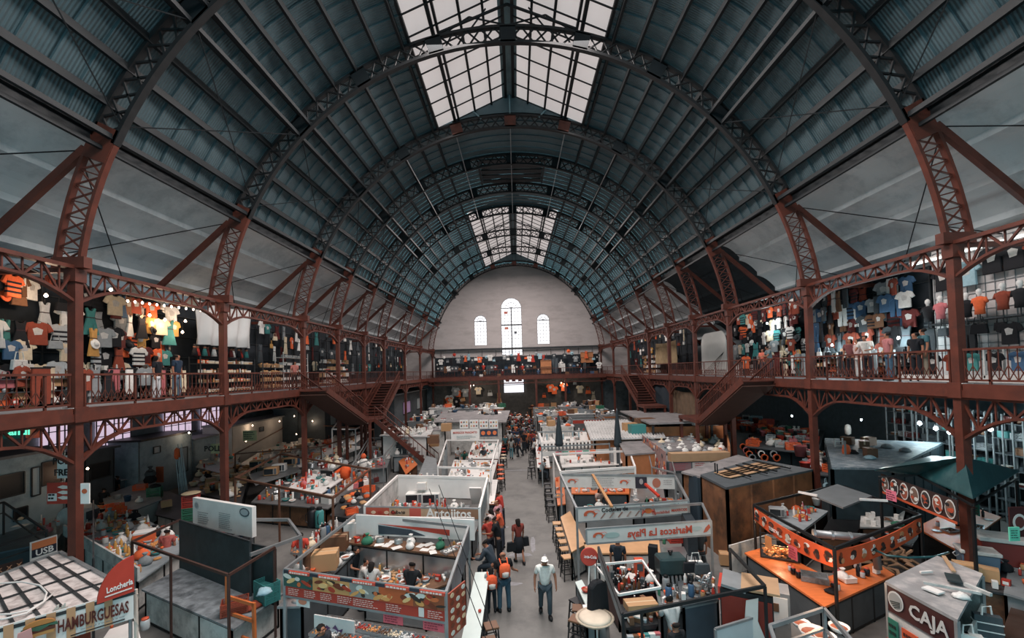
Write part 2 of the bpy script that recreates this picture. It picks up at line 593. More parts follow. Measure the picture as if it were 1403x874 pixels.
for i in range(2, len(AY)):
 arch(i)
def purlin(sgn, deg, k, lattice):
 b = MB()
 pts = [arc(y, deg, 0.36) for y in AY + [YB]]
 pts = [Vector((p.x * sgn, p.y, p.z)) for p in pts]
 side = 'left' if sgn < 0 else 'right'
 if not lattice:
  b.path(pts, .1, .22)
  o = b.build('roof_purlin', DARKSTEEL)
  tag(o, 'long dark steel purlin under the %s roof sheets, %s up from the eaves' % (side, ORD[k]), 'purlin', 'roof purlins')
 else:
  e = empty('roof_girder', label='long lattice girder running under the %s roof slope, %s up from the eaves' % (side, ORD[k]), cat='girder', group='roof girders')
  lo = [Vector((arc(y, deg, -.22).x * sgn, y, arc(y, deg, -.22).z)) for y in AY + [YB]]
  b.path(pts, .12, .16)
  b.path(lo, .12, .14)
  b.build('chord', DARKSTEEL, e)
  c = MB()
  for (p0, p1), (q0, q1) in zip(zip(pts, pts[1:]), zip(lo, lo[1:])):
   n = 10
   for s in range(n):
    a0, a1 = p0.lerp(p1, s / n), p0.lerp(p1, (s + 1) / n)
    c0, c1 = q0.lerp(q1, s / n), q0.lerp(q1, (s + 1) / n)
    c.beam(a0, c1, .035)
    c.beam(c0, a1, .035)
  c.build('lattice', DARKSTEEL, e)
for sgn in (-1, 1):
 kp = kg = 0
 for deg in (25.2, 29, 34, 38.5, 43.6, 46.6, 50.5, 55, 60, 65, 69.8):
  lat = deg in (25.2, 43.6, 46.6)
  purlin(sgn, deg, kg if lat else kp, lat)
  if lat: kg += 1
  else: kp += 1
for sgn, side in ((-1, 'left'), (1, 'right')):
 b = MB()
 b.beam((sgn * 11.55, AY[0], 13.75), (sgn * 11.55, YB, 13.75 + .25), .12, .32)
 b.beam((sgn * 11.2, AY[0], 13.35), (sgn * 11.2, YB, 13.6), .1, .1)
 tag(b.build('eaves_beam', DARKSTEEL), 'long dark eaves beam where the %s side roof meets the vault' % side, 'beam')
for i in range(2, len(AY) - 1):
 for sgn, side in ((-1, 'left'), (1, 'right')):
  b = MB()
  def q(d, y):
   p = arc(y, d, -.25)
   return (p.x * sgn, p.y, p.z)
  b.tube([q(27, AY[i]), q(44, AY[i + 1])], .018, 4)
  b.tube([q(44, AY[i]), q(27, AY[i + 1])], .018, 4)
  tag(b.build('tie_rod', DARKSTEEL), 'thin crossed tie rods under the %s vault in roof bay %s' % (side, ORD[i - 2]), 'tie rod', 'roof tie rods')
  b = MB()
  z0, z1, x0, x1 = 13.4, 10.0, 11.9, 15.7
  b.tube([(x0 * sgn, AY[i], z0), (x1 * sgn, AY[i + 1], z1)], .018, 4)
  b.tube([(x1 * sgn, AY[i], z1), (x0 * sgn, AY[i + 1], z0)], .018, 4)
  tag(b.build('tie_rod', DARKSTEEL), 'thin crossed tie rods below the %s gallery roof in bay %s' % (side, ORD[i - 2]), 'tie rod', 'gallery tie rods')
SKYP = mat('skylight_sheet', (206, 198, 196), 0.6, var=0.05, scale=0.8, emit=0.62, stretch=(1, .3, 1))
def skylight(n, ya, yb):
 e = empty('window_%d' % n, (0, 0, 0), kind='structure')
 def S(y, t, dz=0):            # t 0 at edge, 1 at ridge
  p = arc(y, SKYDEG, 0.35)
  zr = arc(y, 90, 0.35).z + 1.15
  return Vector((p.x * (1 - t), y, p.z + (zr - p.z) * t + dz))
 for sgn in (-1, 1):
  b = MB()
  def Q(y, t, dz=0):
   v = S(y, t, dz)
   return Vector((v.x * sgn, v.y, v.z))
  b.add([Q(ya, 0, .1), Q(yb, 0, .1), Q(yb, .94, .1), Q(ya, .94, .1), Q(ya, 0, .14), Q(yb, 0, .14), Q(yb, .94, .14), Q(ya, .94, .14)],
              [(0, 1, 2, 3), (4, 7, 6, 5), (0, 4, 5, 1), (2, 6, 7, 3)])
  b.build('pane', SKYP, e)
  c = MB()
  for t, w in ((0, .12), (.24, .14), (.29, .1), (.52, .1), (.75, .1), (.95, .14)):
   c.beam(Q(ya, t), Q(yb, t), w, .16)
  k = int((yb - ya) / 1.15)
  for s in range(k + 1):
   y = ya + (yb - ya) * s / k
   c.beam(Q(y, 0, .05), Q(y, .95, .05), .05, .05)
  c.build('glazing_bar', DARKSTEEL, e)
  d = MB()
  d.add([Q(ya, .9, .05), Q(yb, .9, .05), Q(yb, 1, .05), Q(ya, 1, .05), Q(ya, .9, .2), Q(yb, .9, .2), Q(yb, 1, .2), Q(ya, 1, .2)], [(0, 1, 2, 3), (4, 7, 6, 5), (0, 4, 5, 1), (2, 6, 7, 3)])
  d.build('ridge_flashing', SHEET, e)
 for y in (ya, yb):
  g = MB()
  pts = [Vector((arc(y, d, .33).x, y, arc(y, d, .33).z)) for d in [SKYDEG + (180 - 2 * SKYDEG) * s / 12 for s in range(13)]]
  top = [S(y, 0), S(y, 1), S(y, 0)]
  top[2] = Vector((-top[0].x, y, top[0].z))
  poly = [(p.x, p.z) for p in pts] + [(top[1].x, top[1].z + .1)]
  poly = [(p.x, p.z) for p in pts]
  vs = []
  for s, p in enumerate(pts):
   t = 1 - abs(p.x) / abs(pts[0].x)
   vs.append((p.x, y, p.z))
   vs.append((p.x, y, S(y, t).z + .1))
  g.add(vs, [(2 * s, 2 * s + 2, 2 * s + 3, 2 * s + 1) for s in range(12)])
  g.add([(v[0], v[1] + .06, v[2]) for v in vs], [(2 * s, 2 * s + 1, 2 * s + 3, 2 * s + 2) for s in range(12)])
  g.build('gable_panel', CORR, e)
  h = MB()
  for t in (-.5, -.25, 0, .25, .5):
   x = t * 2 * pts[0].x
   tt = 1 - abs(x) / abs(pts[0].x)
   h.beam((x * .8, y - .06, arc(y, 90, .3).z - abs(x) * .08), (x, y - .06, S(y, tt).z), .07)
  h.build('gable_strut', SHEET, e)
 for y in AY:
  if ya < y < yb - 0.5:
   t = MB()
   t.path([Vector((-S(y, .3).x, y, S(y, .3).z - .05)), Vector((0, y, S(y, 1).z - .2)), Vector((S(y, .3).x, y, S(y, .3).z - .05))], .08)
   for s in (-1, 1):
    t.beam((0, y, arc(y, 90, .4).z), (s * 1.6, y, S(y, .62).z), .05)
    t.beam((s * 1.6, y, arc(y, 83, .3).z), (s * .9, y, S(y, .8).z), .05)
    t.beam((s * 2.8, y, arc(y, 78, .3).z), (s * 1.6, y, S(y, .62).z), .05)
   t.build('monitor_truss', DARKSTEEL, e)
skylight(1, AY[0], AY[5])
skylight(2, AY[8], AY[11])
b = MB()
for k in range(5):
 y = 29.9 + k * .85
 b.beam((-2.2, y, arc(y, 90, .0).z + .1), (2.2, y, arc(y, 90, 0).z + .1), .5, .06)
b.beam((-2.3, 29.6, arc(29.6, 90, 0).z), (-2.3, 33.6, arc(33.6, 90, 0).z), .12)
b.beam((2.3, 29.6, arc(29.6, 90, 0).z), (2.3, 33.6, arc(33.6, 90, 0).z), .12)
tag(b.build('ceiling_louvre', DARKSTEEL), 'wide dark slatted louvre in the closed crown of the vault', 'louvre')
for k, (d, i) in enumerate([(60, 5), (75, 5), (90, 5), (105, 5), (120, 5), (60, 6), (75, 6), (90, 6), (105, 6), (120, 6), (60, 7), (75, 7), (90, 7), (105, 7), (120, 7)]):
 b = MB()
 p0, p1 = arc(AY[i], d, -.35), arc(AY[i + 1], d, -.35)
 b.tube([p0, p1], .03, 5)
 tag(b.build('crown_rod', GALV), 'thin pale rod along the closed crown between roof arches, %s of fifteen' % ORD[k], 'rod', 'crown rods')
for i in range(2, len(AY)):
 y = AY[i]
 for sgn, side in ((-1, 'left'), (1, 'right')):
  e = empty('steel_column', (sgn * WX, y, 0), label='red oxide steel column of the %s gallery, %s from the entrance' % (side, ORD[i - 2]), cat='column', group='gallery columns')
  b = MB()
  b.box((0, 0, CAP / 2), (.22, .22, CAP))
  b.build('shaft', RED, e)
  for z0, z1, w in ((0, .5, .4), (DECK - .36, DECK + .05, .36), (CAP - .45, CAP - .1, .32)):
   c = MB()
   c.box((0, 0, (z0 + z1) / 2), (w, w, z1 - z0))
   c.build('collar', RED, e)
  if i in (3, 4) :
   p = MB()
   p.box((0, -.2, DECK - .05), (.3, .02, .18))
   pl = p.build('number_plate', WHITE, e)
for i in range(2, len(AY)):
 y0, y1 = AY[i], (AY[i + 1] if i + 1 < len(AY) else YB)
 if i == 2: y0 = 0.5 if False else y0
 L = y1 - y0
 for sgn, side in ((-1, 'left'), (1, 'right')):
  for lev, (zt, dep, what) in enumerate(((CAP - .05, .55, 'upper arcade'), (DECK - .35, .75, 'gallery deck'))):
   e = empty('arcade_truss', (sgn * WX, y0, zt), label='%s lattice truss under the %s, bay %s from the entrance' % (side, 'side roof' if lev == 0 else 'gallery deck', ORD[i - 2]), cat='truss', group='%s %s trusses' % (side, what))
   n = max(8, int(L / .42))
   top, low = [], []
   for s in range(n + 1):
    t = s / n
    edge = min(t, 1 - t) * L
    drop = 0.42 + dep * max(0, 1 - edge / 1.6) ** 1.8
    top.append(Vector((0, t * L, 0)))
    low.append(Vector((0, t * L, -drop)))
   c = MB()
   c.path([top[0], top[-1]], .2, .1)
   c.path(low, .16, .07)
   c.build('chord', RED, e)
   d = MB()
   for s in range(n):
    if s % 2 == 0:
     d.beam(top[s], low[s + 1], .05)
    else:
     d.beam(low[s], top[s + 1], .05)
    d.beam(top[s], low[s], .035)
   d.build('lattice', RED, e)
DECKM = mat('gallery_deck', (130, 132, 136), 0.7, var=0.15, dirt=(90, 94, 98))
for sgn, nm in ((-1, 'floor_gallery_left'), (1, 'floor_gallery_right')):
 b = MB()
 b.box((sgn * 18.3, (YB - 9) / 2, DECK - .12), (12.6, YB + 9, .22))
 tag(b.build(nm, DECKM), kind='structure')
 b = MB()
 b.box((sgn * 11.92, (YB - 9) / 2, DECK - .16), (.14, YB + 9, .36))
 tag(b.build('trim_%d' % (2 if sgn < 0 else 3), RED), kind='structure')
b = MB()
b.box((0, 61.2, DECK - .12), (23.6, 5.4, .22))
tag(b.build('floor_gallery_back', DECKM), kind='structure')
b = MB()
b.box((0, 58.5, DECK - .2), (23.8, .14, .5))
tag(b.build('trim_4', RED), kind='structure')
def railing(name, a, b_, label, group, gap=.22, panel=True):
 a, b_ = Vector(a), Vector(b_)
 L = (b_ - a).length
 d = (b_ - a) / L
 e = empty(name, a, label=label, cat='railing', group=group)
 r = MB()
 r.beam((0, 0, .93), d * L + Vector((0, 0, .93)), .09, .06)
 r.build('handrail', RED, e)
 r = MB()
 r.beam((0, 0, .12), d * L + Vector((0, 0, .12)), .05, .05)
 n = max(3, int(L / gap))
 for k in range(n + 1):
  p = d * (L * k / n)
  if k % 8 == 0:
   r.beam(p, p + Vector((0, 0, .93)), .05)
  elif panel:
   q = d * (L * min(k + 1, n) / n)
   r.beam(p + Vector((0, 0, .12)), q + Vector((0, 0, .5)), .016)
   r.beam(q + Vector((0, 0, .12)), p + Vector((0, 0, .5)), .016)
   r.beam(p + Vector((0, 0, .12)), p + Vector((0, 0, .93)), .018)
 r.build('baluster', RED, e)
 return e
for i in range(2, len(AY) - 1):
 for sgn, side in ((-1, 'left'), (1, 'right')):
  y0, y1 = AY[i] + .2, AY[i + 1] - .2
  railing('gallery_railing', (sgn * 11.95, y0, DECK), (sgn * 11.95, y1, DECK), 'red oxide railing along the %s gallery, %s bay from the entrance' % (side, ORD[i - 2]), '%s gallery railings' % side, gap=.2 if i < 7 else .4)
for k in range(4):
 railing('gallery_railing', (-11.6 + k * 5.8, 58.5, DECK), (-11.6 + k * 5.8 + 5.7, 58.5, DECK), 'red oxide railing of the gallery across the hall end, %s from the left' % ORD[k], 'end gallery railings', gap=.4)
for k, x in enumerate((-6.4, -2.5, 2.5, 6.4)):
 e = empty('steel_column', (x, 58.6, 0), label='slim red column under the end gallery, %s from the left' % ORD[k], cat='column', group='end gallery columns')
 b = MB(); b.box((0, 0, 3), (.26, .26, 6)); b.build('shaft', RED, e)
e = empty('arcade_truss', (-11.8, 58.5, DECK - .45), label='shallow red lattice truss under the end gallery', cat='truss')
b = MB(); b.beam((0, 0, 0), (23.6, 0, 0), .12, .08); b.beam((0, 0, -.5), (23.6, 0, -.5), .12, .08); b.build('chord', RED, e)
b = MB()
for k in range(48):
 b.beam((k * .49, 0, 0), ((k + 1) * .49, 0, -.5), .04) if k % 2 else b.beam((k * .49, 0, -.5), ((k + 1) * .49, 0, 0), .04)
b.build('lattice', RED, e)
plain_wall('wall_entrance', (-12, 63.2), (12, 63.2), 0, 6.0, .2, mat('dark_partition', (98, 94, 90), .8, var=.2))
def stairs(x, ya, za, yb, zb, label, w=1.5, nst=12):
 e = empty('staircase', (x, ya, 0), label=label, cat='staircase')
 L = yb - ya
 t = MB()
 for k in range(nst):
  f = (k + .5) / nst
  t.box((0, L * f, za + (zb - za) * f), (w, abs(L) / nst * 1.15, .05))
  t.box((0, L * f, za + (zb - za) * f - abs(zb - za) / nst / 2), (w, .03, abs(zb - za) / nst))
 t.build('tread', RED, e)
 for s in (-1, 1):
  q = MB()
  q.beam((s * w / 2, 0, za - .05), (s * w / 2, L, zb - .05), .06, .34)
  q.build('stringer', RED, e)
  h = MB()
  h.beam((s * w / 2, 0, za + .95), (s * w / 2, L, zb + .95), .08, .06)
  h.beam((s * w / 2, 0, za + .55), (s * w / 2, L, zb + .55), .03, .03)
  for k in range(0, nst * 2 + 1):
   f = k / (nst * 2)
   h.beam((s * w / 2, L * f, za + (zb - za) * f), (s * w / 2, L * f, za + (zb - za) * f + .95), .028)
  h.build('banister', RED, e)
 sl = MB()
 sl.beam((0, 0, za - .3), (0, L, zb - .3), w, .06)
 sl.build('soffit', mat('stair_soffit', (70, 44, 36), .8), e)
 return e
stairs(-11.1, 23.8, DECK, 30.3, 3.9, 'red steel stair flight descending away along the left gallery', nst=14)
stairs(-11.0, 38.2, DECK, 33.4, 3.9, 'red steel stair flight on the left coming down towards the entrance', nst=12)
stairs(11.1, 20.2, DECK, 25.2, 3.9, 'red steel stair flight descending away along the right gallery', nst=14)
stairs(11.0, 43.0, DECK, 37.5, 3.9, 'red steel stair flight on the right coming down towards the entrance', nst=12)
def landing(x, y0, y1, z, label):
 e = empty('stair_landing', (x, y0, 0), label=label, cat='stair landing')
 b = MB(); b.box((0, (y1 - y0) / 2, z - .1), (1.8, y1 - y0, .2)); b.build('platform', RED, e)
 for s in (-1, 1):
  for y in (0.15, y1 - y0 - .15):
   c = MB(); c.box((s * .8, y, z / 2), (.16, .16, z)); c.build('post', RED, e)
 return e
landing(-11.1, 30.3, 33.4, 3.9, 'red steel landing between the two left stair flights')
landing(11.1, 25.2, 28.0, 3.9, 'red steel landing at the foot of the near right stair flight')
landing(11.0, 35.2, 37.5, 3.9, 'red steel landing at the foot of the far right stair flight')
e = empty('staircase', (-10.2, 31.9, 0), label='lower red stair flight running from the left landing down into the hall', cat='staircase')
t = MB()
for k in range(14):
 t.box((.3 * k + .15, 0, 3.8 - .27 * k), (.34, 1.4, .05))
t.build('tread', RED, e)
for s in (-1, 1):
 q = MB(); q.beam((0, s * .7, 3.8), (4.2, s * .7, .1), .06, .3, up=(0, 0, 1)); q.build('stringer', RED, e)
 h = MB(); h.beam((0, s * .7, 4.75), (4.2, s * .7, 1.05), .06, .06)
 for k in range(15): h.beam((.3 * k, s * .7, 3.8 - .264 * k), (.3 * k, s * .7, 4.75 - .264 * k), .03)
 h.build('banister', RED, e)
# ================================================================== PEOPLE
def skin_mesh(name, nodes, edges, m, sub=1, parent=None, color=None):
 """one continuous surface grown round a skeleton; nodes: (position, radius or (rx, ry))"""
 me = bpy.data.meshes.new(name)
 me.from_pydata([tuple(n[0]) for n in nodes], edges, [])
 o = bpy.data.objects.new(name, me)
 COL.objects.link(o)
 o.modifiers.new('skin', 'SKIN')
 me.skin_vertices.new() if not me.skin_vertices else None
 for i, n in enumerate(nodes):
  r = n[1] if isinstance(n[1], tuple) else (n[1], n[1])
  me.skin_vertices[0].data[i].radius = r
  me.skin_vertices[0].data[i].use_root = (i == 0)
 if sub:
  s = o.modifiers.new('sub', 'SUBSURF')
  s.levels = s.render_levels = sub
 dg = bpy.context.evaluated_depsgraph_get()
 dg.update()
 new = bpy.data.meshes.new_from_object(o.evaluated_get(dg))
 bpy.data.objects.remove(o)
 bpy.data.meshes.remove(me)
 new.name = name
 new.materials.clear()
 new.materials.append(m)
 new.polygons.foreach_set('use_smooth', [True] * len(new.polygons))
 o = bpy.data.objects.new(name, new)
 COL.objects.link(o)
 o.parent = parent
 if color is not None:
  o.color = rgb(color)
 return o
def person(loc, face=0.0, h=1.68, top=(200, 200, 200), bottom=(50, 60, 75), shoes=(25, 25, 28), hair='short', hair_col=(26, 20, 18), pose='stand', sleeves='short',
           label='', group=None, fat=1.0, fine=True, seat=0.66, lean=None, skirt=False, cap_col=(235, 232, 226), tilt=0.0, skin=SKIN, arms=None):
 e = empty('person', loc, R(face), label=label, cat='person', group=group)
 k = h / 1.7
 lean = {'stand': 2, 'walk': 4, 'sit': 12, 'work': 14, 'bend': 30}.get(pose, 3) if lean is None else lean
 L = R(lean)
 V = Vector
 up = V((0, -math.sin(L), math.cos(L)))
 fw = V((0, -math.cos(L), -math.sin(L)))
 hipz = seat + 0.09 if pose == 'sit' else 0.92 * k
 pel = V((0, 0.02, hipz))
 waist, chest, shl = pel + up * .14 * k, pel + up * .36 * k, pel + up * .49 * k
 neck, head = pel + up * .555 * k, pel + up * .66 * k + V((0, -.02, 0)) + V((0, -math.sin(R(tilt)) * .05, 0))
 crown = head + up * .075 * k
 J = {}
 for s in (-1, 1):
  hip = pel + V((s * .095 * fat * k, 0, -.02))
  if pose == 'sit':
   kd, sd = V((s * .18, -1, -.12)), V((0, .12, -1))
  elif pose == 'walk':
   kd = V((0, -.34 * s, -1)); sd = V((0, .05 + (.42 if s < 0 else 0.12), -1))
  else:
   kd = V((s * .04, -.04 * s, -1)); sd = V((s * .02, .04, -1))
  knee = hip + kd.normalized() * .43 * k
  ank = knee + sd.normalized() * .42 * k
  if pose != 'sit': ank.z = max(ank.z, .075)
  toe = ank + V((s * .02, -.15 * k, -.045 * k))
  sh = shl + V((s * .185 * k * (0.6 + .4 * fat), 0, 0))
  a = (arms or {}).get(s)
  if a is None:
   if pose == 'walk': a = (V((s * .22, .28 * s, -1)), V((s * .05, -.15 + .2 * s, -1)))
   elif pose in ('work', 'sit'): a = (V((s * .3, -.45, -1)), V((-s * .35, -1, -.15)))
   elif pose == 'bend': a = (V((s * .1, -.8, -1)), V((0, -.7, -1)))
   elif pose == 'hips': a = (V((s * .7, .2, -1)), V((-s * .9, -.4, -.6)))
   else: a = (V((s * .16, .04, -1)), V((s * .02, -.22, -1)))
  el = sh + a[0].normalized() * .285 * k
  wr = el + a[1].normalized() * .245 * k
  J[s] = dict(hip=hip, knee=knee, ank=ank, toe=toe, sh=sh, el=el, wr=wr, hd=a[1].normalized())
 N, E = [(pel, (.1 * fat * k, .08 * fat * k))], []
 def add(p, r, frm):
  N.append((p, r)); E.append((frm, len(N) - 1)); return len(N) - 1
 iw = add(waist, .1 * fat * k, 0)
 ic = add(chest, .11 * fat * k, iw)
 ish = add(shl, .07 * k, ic)
 ine = add(neck, .052 * k, ish)
 ih0 = add(head - up * .045 * k, .066 * k, ine)
 ih = add(head + up * .02 * k, .088 * k, ih0)
 add(crown, .06 * k, ih)
 if fine:
  add(head + fw * .105 * k - up * .01, .013 * k, ih0)          # nose
  for s in (-1, 1):
   add(head + V((s * .088 * k, .01, -.01)), .014 * k, ih)   # ears
 for s in (-1, 1):
  j = J[s]
  a = add(j['sh'], .048 * k, ish); b = add(j['el'], .041 * k, a); c = add(j['wr'], .028 * k, b)
  pm = add(j['wr'] + j['hd'] * .055 * k, (.036 * k, .02 * k), c)
  if fine:
   side = j['hd'].cross(V((s, 0, 0)))
   side = side.normalized() if side.length > .1 else V((0, 1, 0))
   curl = V((-s, 0, 0))
   for q, ln in ((-1.5, .062), (-.5, .075), (.5, .072), (1.5, .055)):
    base = j['wr'] + j['hd'] * .085 * k + side * q * .017 * k
    f1 = add(base + j['hd'] * ln * .5 * k, .0095 * k, pm)
    add(base + (j['hd'] * ln * .95 + curl * .022) * k, .008 * k, f1)
   t1 = add(j['wr'] + (j['hd'] * .045 - side * .042 + curl * .01) * k, .011 * k, pm)
   add(j['wr'] + (j['hd'] * .085 - side * .05 + curl * .02) * k, .009 * k, t1)
  else:
   add(j['wr'] + j['hd'] * .13 * k, (.024 * k, .012 * k), pm)
  a = add(j['hip'], .065 * fat * k, 0); b = add(j['knee'], .046 * k, a); c = add(j['ank'], .038 * k, b); add(j['toe'], .032 * k, c)
 skin_mesh('body', N, E, skin, 1, e)
 N, E = [(chest, .148 * fat * k)], []
 f2 = fat if fat < 1.1 else fat * 1.06
 iw = add(waist, .138 * f2 * k, 0); add(pel - up * .03 * k, .13 * f2 * k, iw)
 ish = add(shl - up * .005, .118 * k, 0)
 add(shl + up * .05 * k, .075 * k, ish)
 for s in (-1, 1):
  j = J[s]
  a = add(j['sh'], .082 * k, ish)
  if sleeves == 'long':
   b = add(j['el'], .056 * k, a); add(j['wr'] - j['hd'] * .01, .042 * k, b)
  elif sleeves == 'short':
   add(j['sh'].lerp(j['el'], .72), .066 * k, a)
  else:
   add(j['sh'].lerp(j['el'], .12), .062 * k, a)
 skin_mesh('shirt', N, E, CLOTH, 1, e, top)
 if skirt:
  q = MB()
  q.lathe([(.13 * k, hipz + .1), (.19 * k, hipz - .1), (.23 * k, hipz - .5 * k)], 12)
  q.build('skirt', CLOTH, e, True, bottom)
 else:
  N, E = [(pel, .12 * fat * k)], []
  for s in (-1, 1):
   j = J[s]
   a = add(j['hip'] + V((0, 0, -.06 * k)) if pose != 'sit' else j['hip'].lerp(j['knee'], .2), .094 * fat * k, 0)
   b = add(j['knee'], .076 * k, a); add(j['ank'] + V((0, 0, .0)), .068 * k, b)
  skin_mesh('trousers', N, E, CLOTH, 1, e, bottom)
 for s in (-1, 1):
  j = J[s]
  q = MB(); d_ = (j['toe'] - j['ank']); d_.z = 0; d_.normalize(); c_ = j['ank'] + d_ * .06 * k; ry = math.atan2(d_.y, d_.x)
  q.lathe([(.05 * k, -.075 * k), (.062 * k, -.05 * k), (.058 * k, -.01 * k), (.035 * k, .03 * k)], 10, c=c_, M=Matrix.Rotation(ry, 3, 'Z') @ Matrix.Diagonal((2.2, 1, 1)))
  q.build('shoe', TINT, e, True, shoes)
 def H(pts, col=hair_col, nm='hair', m=CLOTH):
  skin_mesh(nm, pts, [(i, i + 1) for i in range(len(pts) - 1)], m, 1, e, col)
 back = -fw
 if hair == 'cap':
  H([(head + up * .05 * k + back * .012, .122 * k), (head + up * .1 * k, .09 * k)], cap_col, 'cap')
  q = MB(); q.lathe([(.1 * k, 0), (.103 * k, .014)], 12, c=head + up * .05 * k + fw * .075 * k)
  q.build('cap_brim', CLOTH, e, False, cap_col)
 elif hair == 'bald':
  H([(head - up * .01 + back * .03, .078 * k), (head + up * .02 + back * .035, .08 * k)])
 else:
  pts = [(head + up * .085 * k + back * .01, .085 * k), (head + up * .045 * k + back * .03, .122 * k)]
  if hair == 'long':
   pts += [(head - up * .08 * k + back * .07, .1 * k), (head - up * .24 * k + back * .12, .07 * k)]
  elif hair == 'bun':
   pts += [(head + back * .11 * k + up * .03, .08 * k)]
  else:
   pts += [(head - up * .02 * k + back * .045, .1 * k)]
  H(pts)
 if fine:
  for s in (-1, 1):
   q = MB(); q.lathe([(.002, -.008), (.010, 0), (.002, .008)], 6, c=head + fw * .085 * k + V((s * .03 * k, 0, 0)) + up * .012)
   q.build('eye', BLACK, e)
 e['_J'] = 0
 del e['_J']
 return e, dict(J=J, shl=shl, chest=chest, pel=pel, head=head, up=up, fw=fw, k=k)
# ================================================================== SMALL GOODS: one of each kind, copied many times
COLS = {'white': (226, 223, 218), 'cream': (222, 204, 176), 'red': (178, 58, 46), 'orange': (226, 104, 60), 'teal': (66, 132, 130), 'black': (28, 28, 32),
  'grey': (140, 144, 146), 'dark grey': (70, 76, 80), 'pink': (190, 108, 112), 'brown': (112, 78, 56), 'tan': (188, 146, 106), 'green': (58, 118, 92), 'yellow': (200, 150, 84),
  'blue': (62, 92, 122), 'silver': (180, 184, 186), 'rust': (142, 66, 48), 'purple': (110, 60, 104), 'golden': (208, 142, 84), 'pale blue': (150, 180, 190), 'maroon': (92, 36, 34)}
ORG = {}
def proto(kind, cat, size, word=None):
 """decorator: register a builder; the first call builds it, the rest copy it"""
 def deco(fn):
  ORG[kind] = dict(fn=fn, cat=cat, size=size, word=word or kind.replace('_', ' '), o=None)
  return fn
 return deco
def rm_link(o):
 for c in [c for c in COL.objects if c.parent == o]:
  KIDS.setdefault(o.name, []).append(c)
 for c in KIDS.get(o.name, []):
  rm_link(c)
 COL.objects.unlink(o)
def put(kind, loc, color='white', where='', rz=None, scale=1.0, word=None, label=None, group=None):
 p = ORG[kind]
 if p['o'] is None:
  p['o'] = p['fn']()
  rm_link(p['o'])
 rz = random.uniform(0, 6.28) if rz is None else rz
 cname = color
 c = dup(p['o'], loc=Vector(loc), rz=rz, scale=scale, cat=p['cat'])
 col = rgb(COLS[color])
 j = random.uniform(.88, 1.1)
 col = (col[0] * j, col[1] * j, col[2] * j, 1)
 def paint(o):
  if o.get('fixed') is None:
   o.color = col
  for q in KIDS.get(o.name, []):
   paint(q)
 if c.name not in KIDS:
  pass
 paint(c)
 w = word or p['word']
 c['label'] = label or '%s %s %s' % (cname, w, where)
 c['group'] = group or '%s %s' % (w, where)
 return c
def dup(o, loc=None, rz=None, label=None, group=None, color=None, scale=None, parent=None, cat=None):
 c = o.copy()
 COL.objects.link(c)
 if parent is not None:
  c.parent = parent
  KIDS.setdefault(parent.name, []).append(c)
 if loc is not None: c.location = loc
 if rz is not None: c.rotation_euler = (c.rotation_euler[0], c.rotation_euler[1], rz)
 if scale is not None: c.scale = scale if isinstance(scale, (tuple, list)) else (scale,) * 3
 if color is not None: c.color = rgb(color)
 if label: c['label'] = label
 if group: c['group'] = group
 if cat: c['category'] = cat
 for k in KIDS.get(o.name, []):
  dup(k, parent=c)
 return c
def reg(e):
 """note down a finished thing's parts so that dup() finds them"""
 KIDS[e.name] = [c for c in COL.objects if c.parent == e]
 return e
def simple(kind, prof, n=10, m=TINT, cap=None, capc=(230, 226, 220), smooth=True):
 e = empty(kind)
 MB().lathe(prof, n).build('body', m, e, smooth)
 if cap:
  c = MB().lathe(cap, n).build('lid', TINT, e, smooth, capc)
  c['fixed'] = 1
 return e
@proto('bottle', 'bottle', .05)
def _(): return simple('bottle', [(.036, 0), (.038, .02), (.038, .16), (.016, .21), (.014, .25)], 8, SHINY, [(.017, .245), (.017, .275)])
@proto('sauce_bottle', 'bottle', .05, 'squeeze bottle')
def _(): return simple('sauce_bottle', [(.034, 0), (.036, .02), (.036, .15), (.024, .17)], 8, TINT, [(.02, .17), (.006, .22)])
@proto('jar', 'jar', .07)
def _(): return simple('jar', [(.055, 0), (.06, .02), (.06, .13), (.045, .15)], 10, SHINY, [(.048, .15), (.048, .175)], (210, 90, 60))
@proto('cup', 'cup', .05)
def _(): return simple('cup', [(.03, 0), (.042, .11), (.038, .11), (.027, .01)], 8)
@proto('cup_tower', 'cup stack', .05, 'tall nest of cups')
def _(): return simple('cup_tower', [(.03, 0)] + [(r, z) for k in range(8) for r, z in ((.042, .1 + k * .03), (.038, .105 + k * .03))], 8)
@proto('bowl', 'bowl', .13)
def _():
 e = simple('bowl', [(.05, 0), (.1, .03), (.13, .09), (.12, .09), (.09, .035), (.03, .015)], 12, SHINY)
 f = MB().lathe([(.02, .07), (.108, .062), (.11, .055)], 10).build('filling', TINT, e, True, (150, 80, 52)); f['fixed'] = 1
 return e
@proto('plate', 'plate', .13)
def _(): return simple('plate', [(.07, 0), (.13, .018), (.128, .024), (.07, .008)], 12, SHINY)
@proto('plate_pile', 'plate stack', .13, 'stack of plates')
def _(): return simple('plate_pile', [(r, z) for k in range(7) for r, z in ((.07, k * .018), (.125, .014 + k * .018))], 12, SHINY)
@proto('pot', 'pot', .2, 'cooking pot')
def _():
 e = empty('pot')
 MB().lathe([(.15, 0), (.17, .02), (.17, .2), (.18, .21), (.165, .205), (.16, .05), (.05, .03)], 14).build('body', TMETAL, e, True)
 for s in (-1, 1):
  MB().tube([(s * .165, -.05, .16), (s * .21, -.04, .17), (s * .21, .04, .17), (s * .165, .05, .16)], .009, 5).build('handle', TMETAL, e)
 return e
